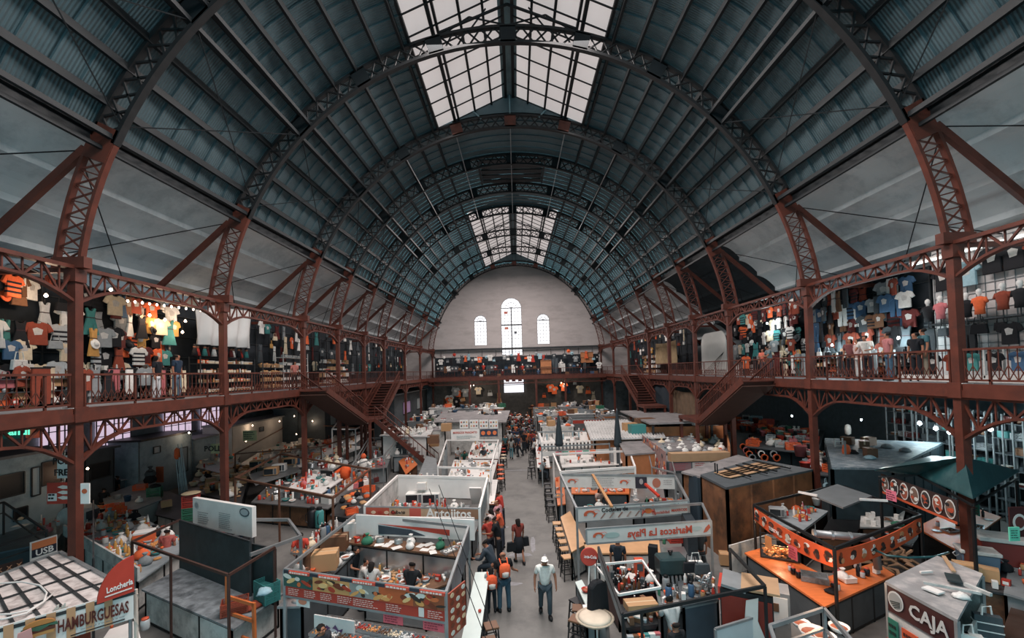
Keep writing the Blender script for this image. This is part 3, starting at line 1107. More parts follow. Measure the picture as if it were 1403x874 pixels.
@proto('pan_lid', 'lid', .17, 'domed lid')
def _():
 e = empty('pan_lid')
 dm = MB().lathe([(.17, 0), (.14, .035), (.06, .06), (.01, .065)], 14).build('dome', TMETAL, e, True)
 MB().lathe([(.015, .06), (.025, .09), (.01, .1)], 8).build('knob', BLACK, dm)
 return e
@proto('tray', 'tray', .22, 'steel tray of food')
def _():
 e = empty('tray')
 b = MB()
 b.box((0, 0, .01), (.44, .3, .015))
 for s in (-1, 1):
  b.box((s * .22, 0, .035), (.012, .3, .06)); b.box((0, s * .15, .035), (.44, .012, .06))
 o = b.build('pan', STEEL, e); o['fixed'] = 1
 f = MB()
 for k in range(26):
  f.lathe([(.004, 0), (.028, .012), (.018, .035), (.003, .042)], 5, c=(random.uniform(-.18, .18), random.uniform(-.11, .11), .015 + random.uniform(0, .015)))
 tag(f.build('food', TINT, e), kind='stuff')
 return e
@proto('platter', 'platter', .26, 'platter heaped with snacks')
def _():
 e = empty('platter')
 o = MB().lathe([(.16, 0), (.26, .02), (.255, .028), (.15, .01)], 16).build('dish', SHINY, e, True, (200, 198, 194)); o['fixed'] = 1
 f = MB()
 for k in range(40):
  a, r = random.uniform(0, 6.28), random.uniform(0, .21)
  f.lathe([(.005, 0), (.036, .014), (.02, .04), (.004, .045)], 5, c=(r * math.cos(a), r * math.sin(a), .015 + (.21 - r) * .35 * random.uniform(.6, 1)))
 tag(f.build('food', TINT, e), kind='stuff')
 return e
@proto('cardboard_box', 'box', .2, 'cardboard box')
def _():
 e = empty('cardboard_box')
 MB().box((0, 0, .14), (.4, .3, .28)).build('body', TINT, e)
 MB().box((0, 0, .284), (.4, .05, .006)).box((.201, 0, .22), (.004, .05, .12)).build('tape', TINT, e, False, (206, 180, 146))['fixed'] = 1
 b = MB()
 for s in (-1, 1): b.add([(-.2, s * .15, .282), (.2, s * .15, .282), (.2, s * .02, .288), (-.2, s * .02, .288), (-.2, s * .15, .286), (.2, s * .15, .286), (.2, s * .02, .292), (-.2, s * .02, .292)], [(0, 1, 2, 3), (4, 7, 6, 5), (0, 4, 5, 1), (2, 6, 7, 3)])
 b.build('flap', TINT, e)
 return e
@proto('carton', 'box', .1, 'small carton')
def _():
 e = empty('carton')
 MB().box((0, 0, .08), (.14, .1, .16)).build('body', TINT, e)
 MB().box((0, -.051, .08), (.1, .004, .07)).build('panel_print', TINT, e, False, (224, 220, 214))['fixed'] = 1
 return e
@proto('crate', 'crate', .26, 'plastic crate')
def _():
 e = empty('crate')
 b = MB()
 b.box((0, 0, .012), (.5, .34, .02))
 for z in (.05, .11, .17, .235):
  for s in (-1, 1):
   b.box((s * .245, 0, z), (.014, .34, .032)); b.box((0, s * .165, z), (.5, .014, .032))
 for sx in (-1, 1):
  for sy in (-1, 1): b.box((sx * .24, sy * .16, .13), (.03, .03, .25))
 b.build('shell', TINT, e)
 return e
@proto('bag', 'bag', .16, 'knotted plastic bag')
def _():
 e = empty('bag')
 MB().lathe([(.06, 0), (.15, .03), (.17, .1), (.12, .18), (.04, .23), (.03, .25)], 9, M=Matrix.Diagonal((1, .8, 1))).build('body', CLOTH, e, True)
 MB().lathe([(.03, .245), (.07, .3), (.05, .31), (.02, .26)], 6).build('knot', CLOTH, e, True)
 return e
@proto('bucket', 'bucket', .16)
def _():
 e = empty('bucket')
 MB().lathe([(.11, 0), (.15, .26), (.16, .265), (.14, .25), (.1, .02)], 12).build('pail', TINT, e, True)
 MB().tube([(-.15, 0, .25), (-.1, .1, .33), (.1, .1, .33), (.15, 0, .25)], .006, 4).build('handle', GALV, e)
 return e
@proto('bread_roll', 'bread', .07, 'bread roll')
def _():
 e = empty('bread_roll')
 MB().lathe([(.01, 0), (.05, .008), (.062, .03), (.04, .055), (.006, .064)], 8, M=Matrix.Diagonal((1.5, .9, 1))).build('crust', TINT, e, True)
 return e
@proto('fruit', 'fruit', .045, 'round fruit')
def _():
 e = empty('fruit')
 MB().lathe([(.006, 0), (.035, .01), (.045, .038), (.034, .068), (.008, .078)], 8).build('flesh', SHINY, e, True)
 MB().lathe([(.004, .074), (.003, .09)], 5).build('stem', BLACK, e)
 return e
@proto('microwave', 'microwave', .28, 'microwave oven')
def _():
 e = empty('microwave')
 MB().box((0, 0, .15), (.5, .36, .29)).build('body', TINT, e, bevel=.01)
 dr = MB().box((-.06, -.184, .15), (.34, .012, .22)).build('door', SHINY, e, False, (36, 40, 44)); dr['fixed'] = 1
 MB().box((.18, -.184, .15), (.09, .012, .23)).build('control_panel', TINT, e, False, (90, 94, 98))['fixed'] = 1
 MB().box((.115, -.2, .15), (.015, .025, .2)).build('handle', STEEL, dr)
 for s in (-1, 1): MB().box((s * .2, 0, .004), (.04, .25, .01)).build('foot', BLACK, e)
 return e
@proto('napkin_holder', 'napkin holder', .07, 'napkin holder')
def _():
 e = empty('napkin_holder')
 MB().box((0, 0, .006), (.14, .08, .012)).box((0, -.036, .06), (.14, .006, .11)).box((0, .036, .06), (.14, .006, .11)).build('holder', TMETAL, e)
 MB().box((0, 0, .07), (.13, .05, .12)).build('napkins', WHITE, e)
 return e
@proto('basket', 'basket', .2, 'woven basket')
def _():
 e = empty('basket')
 b = MB()
 for k in range(6): b.lathe([(.13 + k * .012, k * .03), (.14 + k * .012, k * .03 + .015), (.13 + k * .012, k * .03 + .03)], 14)
 b.build('weave', TINT, e)
 f = MB()
 for k in range(18):
  a, r = random.uniform(0, 6.28), random.uniform(0, .14)
  f.lathe([(.01, 0), (.04, .015), (.025, .05), (.004, .055)], 6, c=(r * math.cos(a), r * math.sin(a), .14 + (.14 - r) * .3))
 tag(f.build('contents', TINT, e, True, (206, 150, 100)), kind='stuff')['fixed'] = 1
 return e
@proto('tin', 'can', .05, 'tin can')
def _():
 e = empty('tin')
 MB().lathe([(.04, .006), (.04, .1)], 10).build('wrapper', TINT, e, True)
 MB().lathe([(.042, 0), (.042, .007)], 10).lathe([(.042, .1), (.042, .107)], 10).build('rim', STEEL, e)
 return e
@proto('thermos', 'flask', .08, 'insulated drinks flask')
def _():
 e = empty('thermos')
 MB().lathe([(.08, 0), (.085, .03), (.085, .3), (.05, .35)], 12).build('body', TINT, e, True)
 MB().lathe([(.055, .34), (.05, .4), (.02, .41)], 10).build('lid', BLACK, e)
 MB().tube([(.08, 0, .28), (.13, 0, .25), (.13, 0, .12), (.085, 0, .08)], .01, 5).build('handle', BLACK, e)
 return e
@proto('paper_sheet', 'paper', .12, 'sheet of paper')
def _():
 e = empty('paper_sheet')
 MB().box((0, 0, .003), (.21, .29, .004)).build('sheet', TINT, e)
 return e
@proto('cloth_heap', 'cloth', .2, 'crumpled cloth')
def _():
 e = empty('cloth_heap')
 b = MB()
 n = 12
 prof = [(.2, 0), (.19, .05), (.12, .1), (.05, .13), (.01, .12)]
 vs, fs = [], []
 for i, (r, z) in enumerate(prof):
  for k in range(n):
   q = r * random.uniform(.75, 1.15)
   vs.append((q * math.cos(6.283 * k / n), q * math.sin(6.283 * k / n), z * random.uniform(.7, 1.2)))
 for i in range(len(prof) - 1):
  for k in range(n): fs.append((i * n + k, i * n + (k + 1) % n, (i + 1) * n + (k + 1) % n, (i + 1) * n + k))
 fs.append(tuple(range(n - 1, -1, -1))); fs.append(tuple(range((len(prof) - 1) * n, len(prof) * n)))
 b.add(vs, fs)
 b.build('cloth', CLOTH, e, True)
 return e
@proto('stool', 'stool', .2, 'bar stool')
def _():
 e = empty('stool')
 MB().box((0, 0, .72), (.34, .34, .05)).build('seat', TINT, e, bevel=.008)
 for sx in (-1, 1):
  for sy in (-1, 1): MB().beam((sx * .19, sy * .19, 0), (sx * .14, sy * .14, .7), .03).build('leg', BLACK, e)
 b = MB()
 for z, w in ((.22, .355), (.45, .325)):
  for s in (-1, 1):
   b.beam((-w / 2, s * w / 2, z), (w / 2, s * w / 2, z), .022); b.beam((s * w / 2, -w / 2, z), (s * w / 2, w / 2, z), .022)
 b.build('stretcher', BLACK, e)
 return e
@proto('chair', 'chair', .25, 'chair')
def _():
 e = empty('chair')
 MB().box((0, 0, .45), (.4, .4, .03)).build('seat', TINT, e)
 for sx in (-1, 1):
  MB().beam((sx * .18, -.18, 0), (sx * .18, -.18, .45), .03).build('leg', BLACK, e)
  MB().beam((sx * .18, .2, 0), (sx * .18, .2, .92), .03).build('leg', BLACK, e)
 MB().box((0, .2, .85), (.38, .02, .12)).box((0, .2, .66), (.38, .02, .05)).build('backrest', TINT, e)
 return e
def shirt_mesh(w=.52, hh=.66, sl=.17):
 pts = [(-.2 * w, 0), (-.5 * w, -.06), (-.5 * w - sl * .55, -.25), (-.5 * w + .03, -.31), (-.4 * w, -.22), (-.42 * w, -hh), (.42 * w, -hh), (.4 * w, -.22), (.5 * w - .03, -.31), (.5 * w + sl * .55, -.25), (.5 * w, -.06), (.2 * w, 0), (.1 * w, -.05), (-.1 * w, -.05)]
 return pts
@proto('t_shirt', 't-shirt', .3, 't-shirt')
def _():
 e = empty('t_shirt')
 MB().prism(shirt_mesh(), .07).build('fabric', CLOTH, e, bevel=.012)
 b = MB(); b.prism([(-.1 + .2 * (k % 4) / 4, -.22 - .05 * (k // 2)) for k in (0, 3, 3, 0)], .075)
 b = MB(); b.prism([(-.11, -.2), (-.02, -.16), (.11, -.22), (.08, -.36), (-.07, -.38)], .078); o = b.build('print', CLOTH, e, False, (190, 186, 182)); o['fixed'] = 1
 MB().tube([(-.1, 0, 0), (0, 0, .04), (.1, 0, 0)], .006, 4).tube([(0, 0, .04), (0, 0, .12)], .005, 4).build('hanger', BLACK, e)
 return e
@proto('jersey', 'shirt', .3, 'striped jersey')
def _():
 e = empty('jersey')
 MB().prism(shirt_mesh(), .07).build('fabric', CLOTH, e, bevel=.012)
 b = MB()
 for z in (-.24, -.38, -.52): b.box((0, 0, z), (.44, .078, .06))
 o = b.build('stripe', CLOTH, e, False, (34, 34, 40)); o['fixed'] = 1
 MB().tube([(0, 0, -.01), (0, 0, .12)], .005, 4).build('hanger', BLACK, e)
 return e
@proto('dress', 'dress', .3, 'dress')
def _():
 e = empty('dress')
 MB().prism([(-.1, 0), (-.16, -.02), (-.13, -.2), (-.12, -.34), (-.26, -.95), (.26, -.95), (.12, -.34), (.13, -.2), (.16, -.02), (.1, 0), (.05, -.1), (-.05, -.1)], .08).build('fabric', CLOTH, e, bevel=.014)
 b = MB(); b.box((0, 0, -.345), (.25, .088, .03)); o = b.build('waistband', CLOTH, e, False, (60, 40, 44)); o['fixed'] = 1
 MB().tube([(0, 0, -.08), (0, 0, .12)], .005, 4).build('hanger', BLACK, e)
 return e
@proto('trousers', 'trousers', .3, 'pair of trousers')
def _():
 e = empty('trousers')
 MB().prism([(-.2, 0), (-.22, -.5), (-.2, -.98), (-.05, -.98), (-.01, -.3), (.01, -.3), (.05, -.98), (.2, -.98), (.22, -.5), (.2, 0)], .07).build('fabric', CLOTH, e, bevel=.012)
 MB().box((0, 0, -.02), (.41, .078, .04)).build('waistband', BLACK, e)
 return e
@proto('handbag', 'bag', .2, 'hanging handbag')
def _():
 e = empty('handbag')
 MB().prism([(-.17, 0), (-.2, -.26), (.2, -.26), (.17, 0)], .1).build('pouch', CLOTH, e, bevel=.015)
 MB().tube([(-.12, 0, 0), (-.08, 0, .2), (.08, 0, .2), (.12, 0, 0)], .012, 5).build('strap', CLOTH, e)
 return e
@proto('sun_hat', 'hat', .2, 'brimmed hat')
def _():
 e = empty('sun_hat')
 M = Matrix.Rotation(R(80), 3, 'X')
 MB().lathe([(.2, 0), (.19, .02), (.1, .03)], 14, M=M).build('brim', CLOTH, e)
 MB().lathe([(.1, .02), (.09, .1), (.04, .13)], 12, M=M).build('crown', CLOTH, e, True)
 return e
@proto('rag_doll', 'doll', .12, 'pale faced doll')
def _():
 e = empty('rag_doll')
 MB().lathe([(.1, 0), (.08, .12), (.05, .26)], 9).build('gown', CLOTH, e, True)
 hd = MB().lathe([(.01, .25), (.05, .28), (.055, .33), (.03, .38), (.006, .39)], 9).build('head', SKIN, e, True)
 MB().lathe([(.06, .33), (.05, .385), (.01, .4)], 9).build('hair', BLACK, hd, True)
 return e
@proto('mannequin_bust', 'mannequin', .2, 'clad mannequin bust')
def _():
 e = empty('mannequin_bust')
 MB().lathe([(.13, 0), (.12, .15), (.16, .35), (.15, .44), (.05, .48)], 12, M=Matrix.Diagonal((1, .6, 1))).build('top', CLOTH, e, True)
 MB().lathe([(.04, .46), (.04, .53), (.065, .58), (.06, .65), (.02, .69)], 10).build('head_form', WHITE, e, True)
 for s in (-1, 1): MB().tube([(s * .13, 0, .43), (s * .19, 0, .3)], [.05, .045], 7).build('sleeve', CLOTH, e, True)
 MB().tube([(0, 0, -.2), (0, 0, .02)], .015, 5).box((0, 0, -.2), (.2, .2, .02)).build('stand', IRON, e)
 return e
@proto('shoe_box', 'box', .15, 'shoe box')
def _():
 e = empty('shoe_box')
 MB().box((0, 0, .05), (.32, .2, .1)).build('body', TINT, e)
 MB().box((0, 0, .11), (.33, .21, .03)).build('lid', TINT, e, False, (216, 210, 204))['fixed'] = 1
 return e
@proto('figurine', 'figurine', .05, 'small figurine')
def _(): 
 e = empty('figurine')
 MB().lathe([(.04, 0), (.045, .02), (.02, .05), (.035, .12), (.02, .16), (.028, .19), (.01, .22)], 8).build('figure_body', TINT, e, True)
 MB().box((0, 0, .004), (.1, .1, .012)).build('base', BLACK, e)
 return e
def in_quad(q, u, v):
 a = q[0].lerp(q[1], u); b = q[3].lerp(q[2], u)
 return a.lerp(b, v)
def clutter(q, z, n, kinds, where, smax=1.0, edge=.06, umin=0, umax=1, vmin=0, vmax=1, scale=1.0, seed=None, rz=None):
 """kinds: list of (kind, weight, [colours])"""
 if seed is not None: random.seed(seed)
 q = [Vector(p) for p in q]
 bag = [k for k in kinds for _ in range(k[1])]
 placed = []
 for t in range(n * 6):
  if len(placed) >= n: break
  k, _, cols = random.choice(bag)
  p = in_quad(q, random.uniform(max(umin, edge), min(umax, 1 - edge)), random.uniform(max(vmin, edge), min(vmax, 1 - edge)))
  r = ORG[k]['size'] * scale
  if any((p.x - a) ** 2 + (p.y - b) ** 2 < (.92 * (r + c)) ** 2 for a, b, c in placed): continue
  placed.append((p.x, p.y, r))
  put(k, (p.x, p.y, z), random.choice(cols), where, scale=scale * random.uniform(.9, 1.12), rz=rz)
COUNTERTOP = [('bottle', 3, ['red', 'yellow', 'green', 'white', 'brown']), ('sauce_bottle', 2, ['yellow', 'red', 'white']), ('jar', 2, ['silver', 'tan', 'cream']), ('cup', 3, ['white', 'orange', 'teal']),
              ('bowl', 3, ['white', 'silver', 'teal']), ('plate_pile', 1, ['white']), ('pot', 2, ['silver']), ('carton', 2, ['white', 'red', 'orange']), ('napkin_holder', 2, ['silver', 'black']),
              ('platter', 1, ['golden']), ('tray', 2, ['orange', 'golden', 'brown']), ('bag', 2, ['white', 'cream']), ('cloth_heap', 1, ['white', 'grey', 'orange']), ('pan_lid', 1, ['silver']), ('thermos', 1, ['grey', 'blue'])]
JUNK = [('cardboard_box', 3, ['tan', 'white', 'brown']), ('bag', 4, ['white', 'black', 'grey']), ('bucket', 2, ['blue', 'white', 'red']), ('cloth_heap', 3, ['white', 'grey', 'orange', 'black']), ('crate', 2, ['orange', 'green', 'grey']), ('carton', 2, ['white', 'red', 'tan']), ('pot', 1, ['silver']), ('tray', 1, ['brown'])]
BRIGHT = [('carton', 3, ['red', 'orange', 'white', 'teal']), ('jar', 3, ['white', 'silver', 'red']), ('bag', 2, ['white', 'orange', 'pink']), ('bowl', 2, ['white', 'teal']), ('cup_tower', 2, ['white', 'red']), ('plate_pile', 2, ['white']), ('bottle', 3, ['white', 'red', 'yellow']), ('fruit', 2, ['orange', 'red', 'green']), ('tray', 1, ['orange'])]
SNACK = [('platter', 3, ['golden', 'orange', 'brown']), ('bowl', 3, ['white', 'teal', 'silver']), ('tray', 2, ['golden', 'red']), ('bread_roll', 4, ['golden', 'tan']), ('bag', 2, ['white', 'orange']), ('fruit', 3, ['orange', 'red', 'yellow']), ('jar', 2, ['white', 'tan']), ('bottle', 2, ['white', 'yellow'])]
# ================================================================== STALL BUILDERS
def Q(px, z):
 return [G(x, y, z) for x, y in px]
def counter(px, z, label, top=STEEL, front=OFFWHITE, frame=BLACK, panels=1.0, thick=.05, q=None, plinth=True, inset=.08, name='counter'):
 q = q or Q(px, z)
 c = sum(q, Vector()) / len(q)
 e = empty(name, (c.x, c.y, 0), label=label, cat='counter')
 L = [p - Vector((c.x, c.y, 0)) for p in q]
 MB().slab(L, thick).build('worktop', top, e)
 ins = [Vector((p.x * (1 - inset), p.y * (1 - inset), 0)) for p in L]
 b, f = MB(), MB()
 zt = z - thick
 for a, d in zip(ins, ins[1:] + ins[:1]):
  b.sheet(a, d, .08, zt, .03)
  n = max(1, int((d - a).length / panels))
  for k in range(n + 1):
   p = a.lerp(d, k / n)
   f.box((p.x * 1.005, p.y * 1.005, zt / 2), (.05, .05, zt))
  for zz in (.06, zt - .03):
   f.beam(a * 1.005 + Vector((0, 0, zz)), d * 1.005 + Vector((0, 0, zz)), .045)
 b.build('front_panel', front, e)
 f.build('frame', frame, e)
 return e, q
def stall_frame(px, z, label, m=IRON, w=.05, sides=(0, 1, 2, 3), posts=(0, 1, 2, 3), mid=None, q=None, extra=None, base=0.0):
 q = q or Q(px, z)
 c = sum(q, Vector()) / len(q)
 e = empty('stall_frame', (c.x, c.y, 0), label=label, cat='stall frame')
 L = [p - Vector((c.x, c.y, 0)) for p in q]
 for k in sides:
  a, d = L[k], L[(k + 1) % len(L)]
  b = MB(); b.beam(a, d, w, w * 1.3)
  if mid: b.beam(a - Vector((0, 0, mid)), d - Vector((0, 0, mid)), w * .8)
  b.build('rail', m, e)
 for k in posts:
  b = MB(); b.beam(L[k], Vector((L[k].x, L[k].y, base)), w); b.build('post', m, e)
 if extra:
  for k, t in extra:
   p = L[k].lerp(L[(k + 1) % len(L)], t)
   b = MB(); b.beam(p, Vector((p.x, p.y, base)), w * .9); b.build('post', m, e)
 return e, q
def board(a, b, z1, hgt, label, m=WHITE, name='banner', cat='banner', t=.03, color=None, edge=None, sag=0.0, parent=None):
 """upright board between plan points a and b, top z1; returns thing, frame matrix at its centre facing the viewer, width"""
 a, b = Vector((a[0], a[1], 0)), Vector((b[0], b[1], 0))
 c = (a + b) / 2
 d = (b - a); W = d.length; d.normalize()
 n = Vector((d.y, -d.x, 0))
 e = empty(name, (c.x, c.y, 0), label=label, cat=cat)
 q = MB()
 N = 12 if sag else 1
 for k in range(N):
  t0, t1 = k / N - .5, (k + 1) / N - .5
  s0, s1 = sag * (1 - 4 * t0 * t0), sag * (1 - 4 * t1 * t1)
  vs = []
  for tt, s in ((t0, s0), (t1, s1)):
   for yy in (-t / 2, t / 2):
    p = d * W * tt + n * yy
    vs += [p + Vector((0, 0, z1 - s)), p + Vector((0, 0, z1 - hgt - s * 1.25))]
  q.add(vs, [(0, 1, 5, 4), (2, 6, 7, 3), (0, 4, 6, 2), (1, 3, 7, 5), (0, 2, 3, 1), (4, 5, 7, 6)])
 o = q.build('panel', m, e, color=color)
 if edge:
  f = MB()
  for zz in (z1, z1 - hgt):
   f.beam(-d * W / 2 + Vector((0, 0, zz)), d * W / 2 + Vector((0, 0, zz)), .05)
  for s in (-1, 1):
   f.beam(d * W / 2 * s + Vector((0, 0, z1)), d * W / 2 * s + Vector((0, 0, z1 - hgt)), .05)
  f.build('edge_frame', edge, e)
 M = Matrix(((d.x, 0, n.x, n.x * (t / 2 + .008)), (d.y, 0, n.y, n.y * (t / 2 + .008)), (0, 1, 0, z1 - hgt / 2), (0, 0, 0, 1)))
 return e, M, W
def shape(e, M, pts, color, m=TINT, t=.008, name='picture', off=(0, 0)):
 """a flat printed shape in a board's own plane; pts in board x,y"""
 b = MB()
 vs = [M @ Vector((x + off[0], y + off[1], z)) for z in (0, t) for x, y in pts]
 n = len(pts)
 b.add(vs, [tuple(range(n)), tuple(range(2 * n - 1, n - 1, -1))] + [(i, i + n, (i + 1) % n + n, (i + 1) % n) for i in range(n)])
 return b.build(name, m, e, color=color)
def rect(x0, y0, x1, y1): return [(x0, y0), (x1, y0), (x1, y1), (x0, y1)]
def disc(x, y, rx, ry=None, n=14, a0=0, a1=360):
 ry = ry or rx
 return [(x + rx * math.cos(R(a0 + (a1 - a0) * k / n)), y + ry * math.sin(R(a0 + (a1 - a0) * k / n))) for k in range(n if a1 - a0 == 360 else n + 1)]
def scribble(e, M, x, y, w, rows, color, lh=.05, th=.012, ragged=.35, name='lettering'):
 b = MB()
 for r in range(rows):
  ww = w * random.uniform(1 - ragged, 1)
  x0 = x
  while x0 < x + ww:
   l = random.uniform(.03, .09)
   vs = [M @ Vector((xx, y - r * lh + yy, zz)) for zz in (0, .006) for xx, yy in rect(x0, 0, min(x0 + l, x + w), th)]
   b.add(vs, [(0, 1, 2, 3), (7, 6, 5, 4), (0, 4, 5, 1), (1, 5, 6, 2), (2, 6, 7, 3), (3, 7, 4, 0)])
   x0 += l + .02
 return b.build(name, TINT, e, color=color)
def hut(px, z, label, walls=BROWN, roof=GREY, q=None, over=.12, rt=.08, corr=False, wmat2=None, door=None, name='kiosk'):
 q = q or Q(px, z)
 c = sum(q, Vector()) / len(q)
 e = empty(name, (c.x, c.y, 0), label=label, cat='kiosk')
 L = [p - Vector((c.x, c.y, 0)) for p in q]
 for k, (a, d) in enumerate(zip(L, L[1:] + L[:1])):
  b = MB(); b.sheet(a, d, 0, z - rt, .06)
  n = max(1, int((d - a).length / 1.2))
  for s in range(n + 1):
   p = a.lerp(d, s / n); b.box((p.x, p.y, (z - rt) / 2), (.09, .09, z - rt))
  b.build('wall_panel', walls if not (wmat2 and k == 1) else wmat2, e)
 big = [Vector((p.x * (1 + over), p.y * (1 + over), z)) for p in L]
 b = MB(); b.slab(big, rt)
 if corr:
  n = 26
  for s in range(n):
   b.beam(big[0].lerp(big[1], (s + .5) / n) + Vector((0, 0, .03)), big[3].lerp(big[2], (s + .5) / n) + Vector((0, 0, .03)), .09, .06)
 b.build('roof_sheet', roof, e)
 if door:
  k, t0, t1 = door
  a, d = L[k], L[(k + 1) % 4]
  p, r = a.lerp(d, t0), a.lerp(d, t1)
  o = (d - a).normalized(); o = Vector((o.y, -o.x, 0)) * .06
  b = MB(); b.sheet(p + o, r + o, .05, 2.0, .04); dd = b.build('door', DGREY, e); hb = MB(); hb.box(p.lerp(r, .85) + o * 1.8 + Vector((0, 0, 1.0)), (.05, .05, .16)); hb.build('handle', STEEL, dd)
 return e, q
# ================================================================== PEOPLE
def by_head(px, py, h=1.65, seat=None):
 z = (h * .93) if seat is None else seat + .09 + h * .39
 p = G(px, py, z)
 return Vector((p.x, p.y, 0))
def by_feet(px, py):
 return G(px, py, 0)
def backpack(e, info, col, sling=False):
 k = info['k']; c = info['chest'] - info['fw'] * .2 * k - info['up'] * .06
 M = Matrix.Rotation(-math.atan2(info['up'].y, info['up'].z), 3, 'X')
 MB().lathe([(.06, -.2), (.15, -.17), (.17, 0), (.15, .15), (.06, .2)], 10, M=M @ Matrix.Diagonal((1, .6, 1)), c=c).build('backpack', CLOTH, e, True, col)
 MB().lathe([(.04, -.09), (.1, -.07), (.1, .04), (.04, .06)], 8, M=M @ Matrix.Diagonal((1, .5, 1)), c=c - info['fw'] * .09 - info['up'] * .07).build('backpack_pocket', CLOTH, e, True, (196, 190, 184))
 for s in ((-1, 1) if not sling else (1,)):
  MB().tube([c + Vector((s * .09, .02, .14)), info['shl'] + Vector((s * .11, 0, .08)), info['shl'] + Vector((s * .12, -.12, -.02)), info['chest'] + Vector((s * .13, -.16, -.1)) if not sling else info['pel'] + Vector((-.15, -.1, .1))], .022, 6).build('strap', CLOTH, e, True, col)
V = Vector
e, i = person(by_feet(748, 846), 2, 1.72, (226, 226, 220), (66, 78, 86), pose='walk', hair='cap', fat=1.16, label='man in white cap, white shirt and grey trousers walking down the aisle', arms={-1: (V((-.3, .1, -1)), V((-.05, -.25, -1))), 1: (V((.35, .05, -1)), V((.05, -.3, -1)))})
e, i = person(by_feet(691, 837), 195, 1.74, (24, 24, 28), (64, 88, 104), pose='stand', hair='bald', hair_col=(50, 38, 32), fat=1.12, label='man in black t-shirt and jeans wearing an orange backpack, seen from behind', arms={-1: (V((-.3, -.1, -1)), V((-.6, -.6, -.5)))})
backpack(e, i, (232, 100, 60))
e, i = person(by_feet(674, 838), 190, 1.3, (150, 152, 152), (40, 44, 52), pose='stand', hair='long', label='child in grey top with an orange sling bag beside the white dining counter')
backpack(e, i, (226, 92, 56), True)
e, i = person(by_feet(711, 770), 200, 1.6, (120, 52, 44), (28, 32, 38), hair='long', skirt=True, pose='walk', sleeves='short', label='woman with long black hair in dark skirt carrying two dark bags')
for s in (-1, 1):
 MB().prism([(-.15, 0), (-.18, -.32), (.18, -.32), (.15, 0)], .12, M=Matrix.Translation((0, 0, 0)).to_3x3()).build('hand_bag', CLOTH, e, color=(24, 28, 32)).location = i['J'][s]['wr'] + V((s * .05, 0, -.05))
queue = [((688, 724), 250, 1.66, (190, 64, 54), (50, 50, 60), 'short', None, 'person in red t-shirt standing at the antojitos counter'),
         ((686, 742), 245, 1.7, (178, 132, 138), (60, 64, 70), 'cap', (206, 180, 150), 'person in tan cap and mauve shirt standing in the queue'),
         ((688, 752), 265, 1.62, (216, 100, 70), (50, 56, 70), 'short', None, 'person with curly dark hair in an orange top in the queue'),
         ((677, 752), 240, 1.6, (206, 190, 186), (60, 50, 50), 'long', None, 'woman in pale top facing the stall counter in the queue'),
         ((684, 772), 262, 1.72, (22, 24, 28), (28, 30, 36), 'short', None, 'person all in black standing in the queue by the red banner stall'),
         ((672, 768), 230, 1.6, (170, 62, 52), (40, 40, 48), 'bun', None, 'person in rust red top leaning at the stall counter in the queue')]
for f, fc, h, t, b_, hr, cc, lab in queue:
 person(by_feet(*f), fc, h, t, b_, hair=hr, cap_col=cc or (0, 0, 0), pose='work', label=lab)
put('stool', by_feet(676, 806), 'brown', 'under the seated man in blue grey', rz=0)
person(by_feet(676, 806), 250, 1.75, (58, 68, 78), (46, 56, 66), pose='sit', sleeves='long', fat=1.15, seat=.7, lean=24, label='man in blue-grey jacket sitting on a stool at the red banner stall')
put('stool', by_feet(742, 662), 'black', 'under the man in the grey t-shirt', rz=0)
person(by_feet(742, 662), 85, 1.72, (160, 168, 170), (44, 52, 60), pose='sit', seat=.7, lean=22, fat=1.1, label='man in grey t-shirt sitting on a stool on the right of the aisle')
for k, (f, c, lab) in enumerate([((731, 628), (216, 212, 206), 'person in white top sitting at the right aisle counter with back to the aisle'), ((734, 616), (206, 196, 190), 'person in cream top sitting further along the right aisle counter'), ((738, 636), (200, 60, 50), 'person in red top half hidden at the right aisle counter')]):
 person(by_feet(*f), 85, 1.65, c, (40, 44, 50), pose='sit', seat=.7, lean=18, hair=['short', 'cap', 'long'][k], cap_col=(226, 222, 214), fine=False, label=lab)
 put('stool', by_feet(*f), 'black', 'under a diner on the right of the aisle', rz=0)
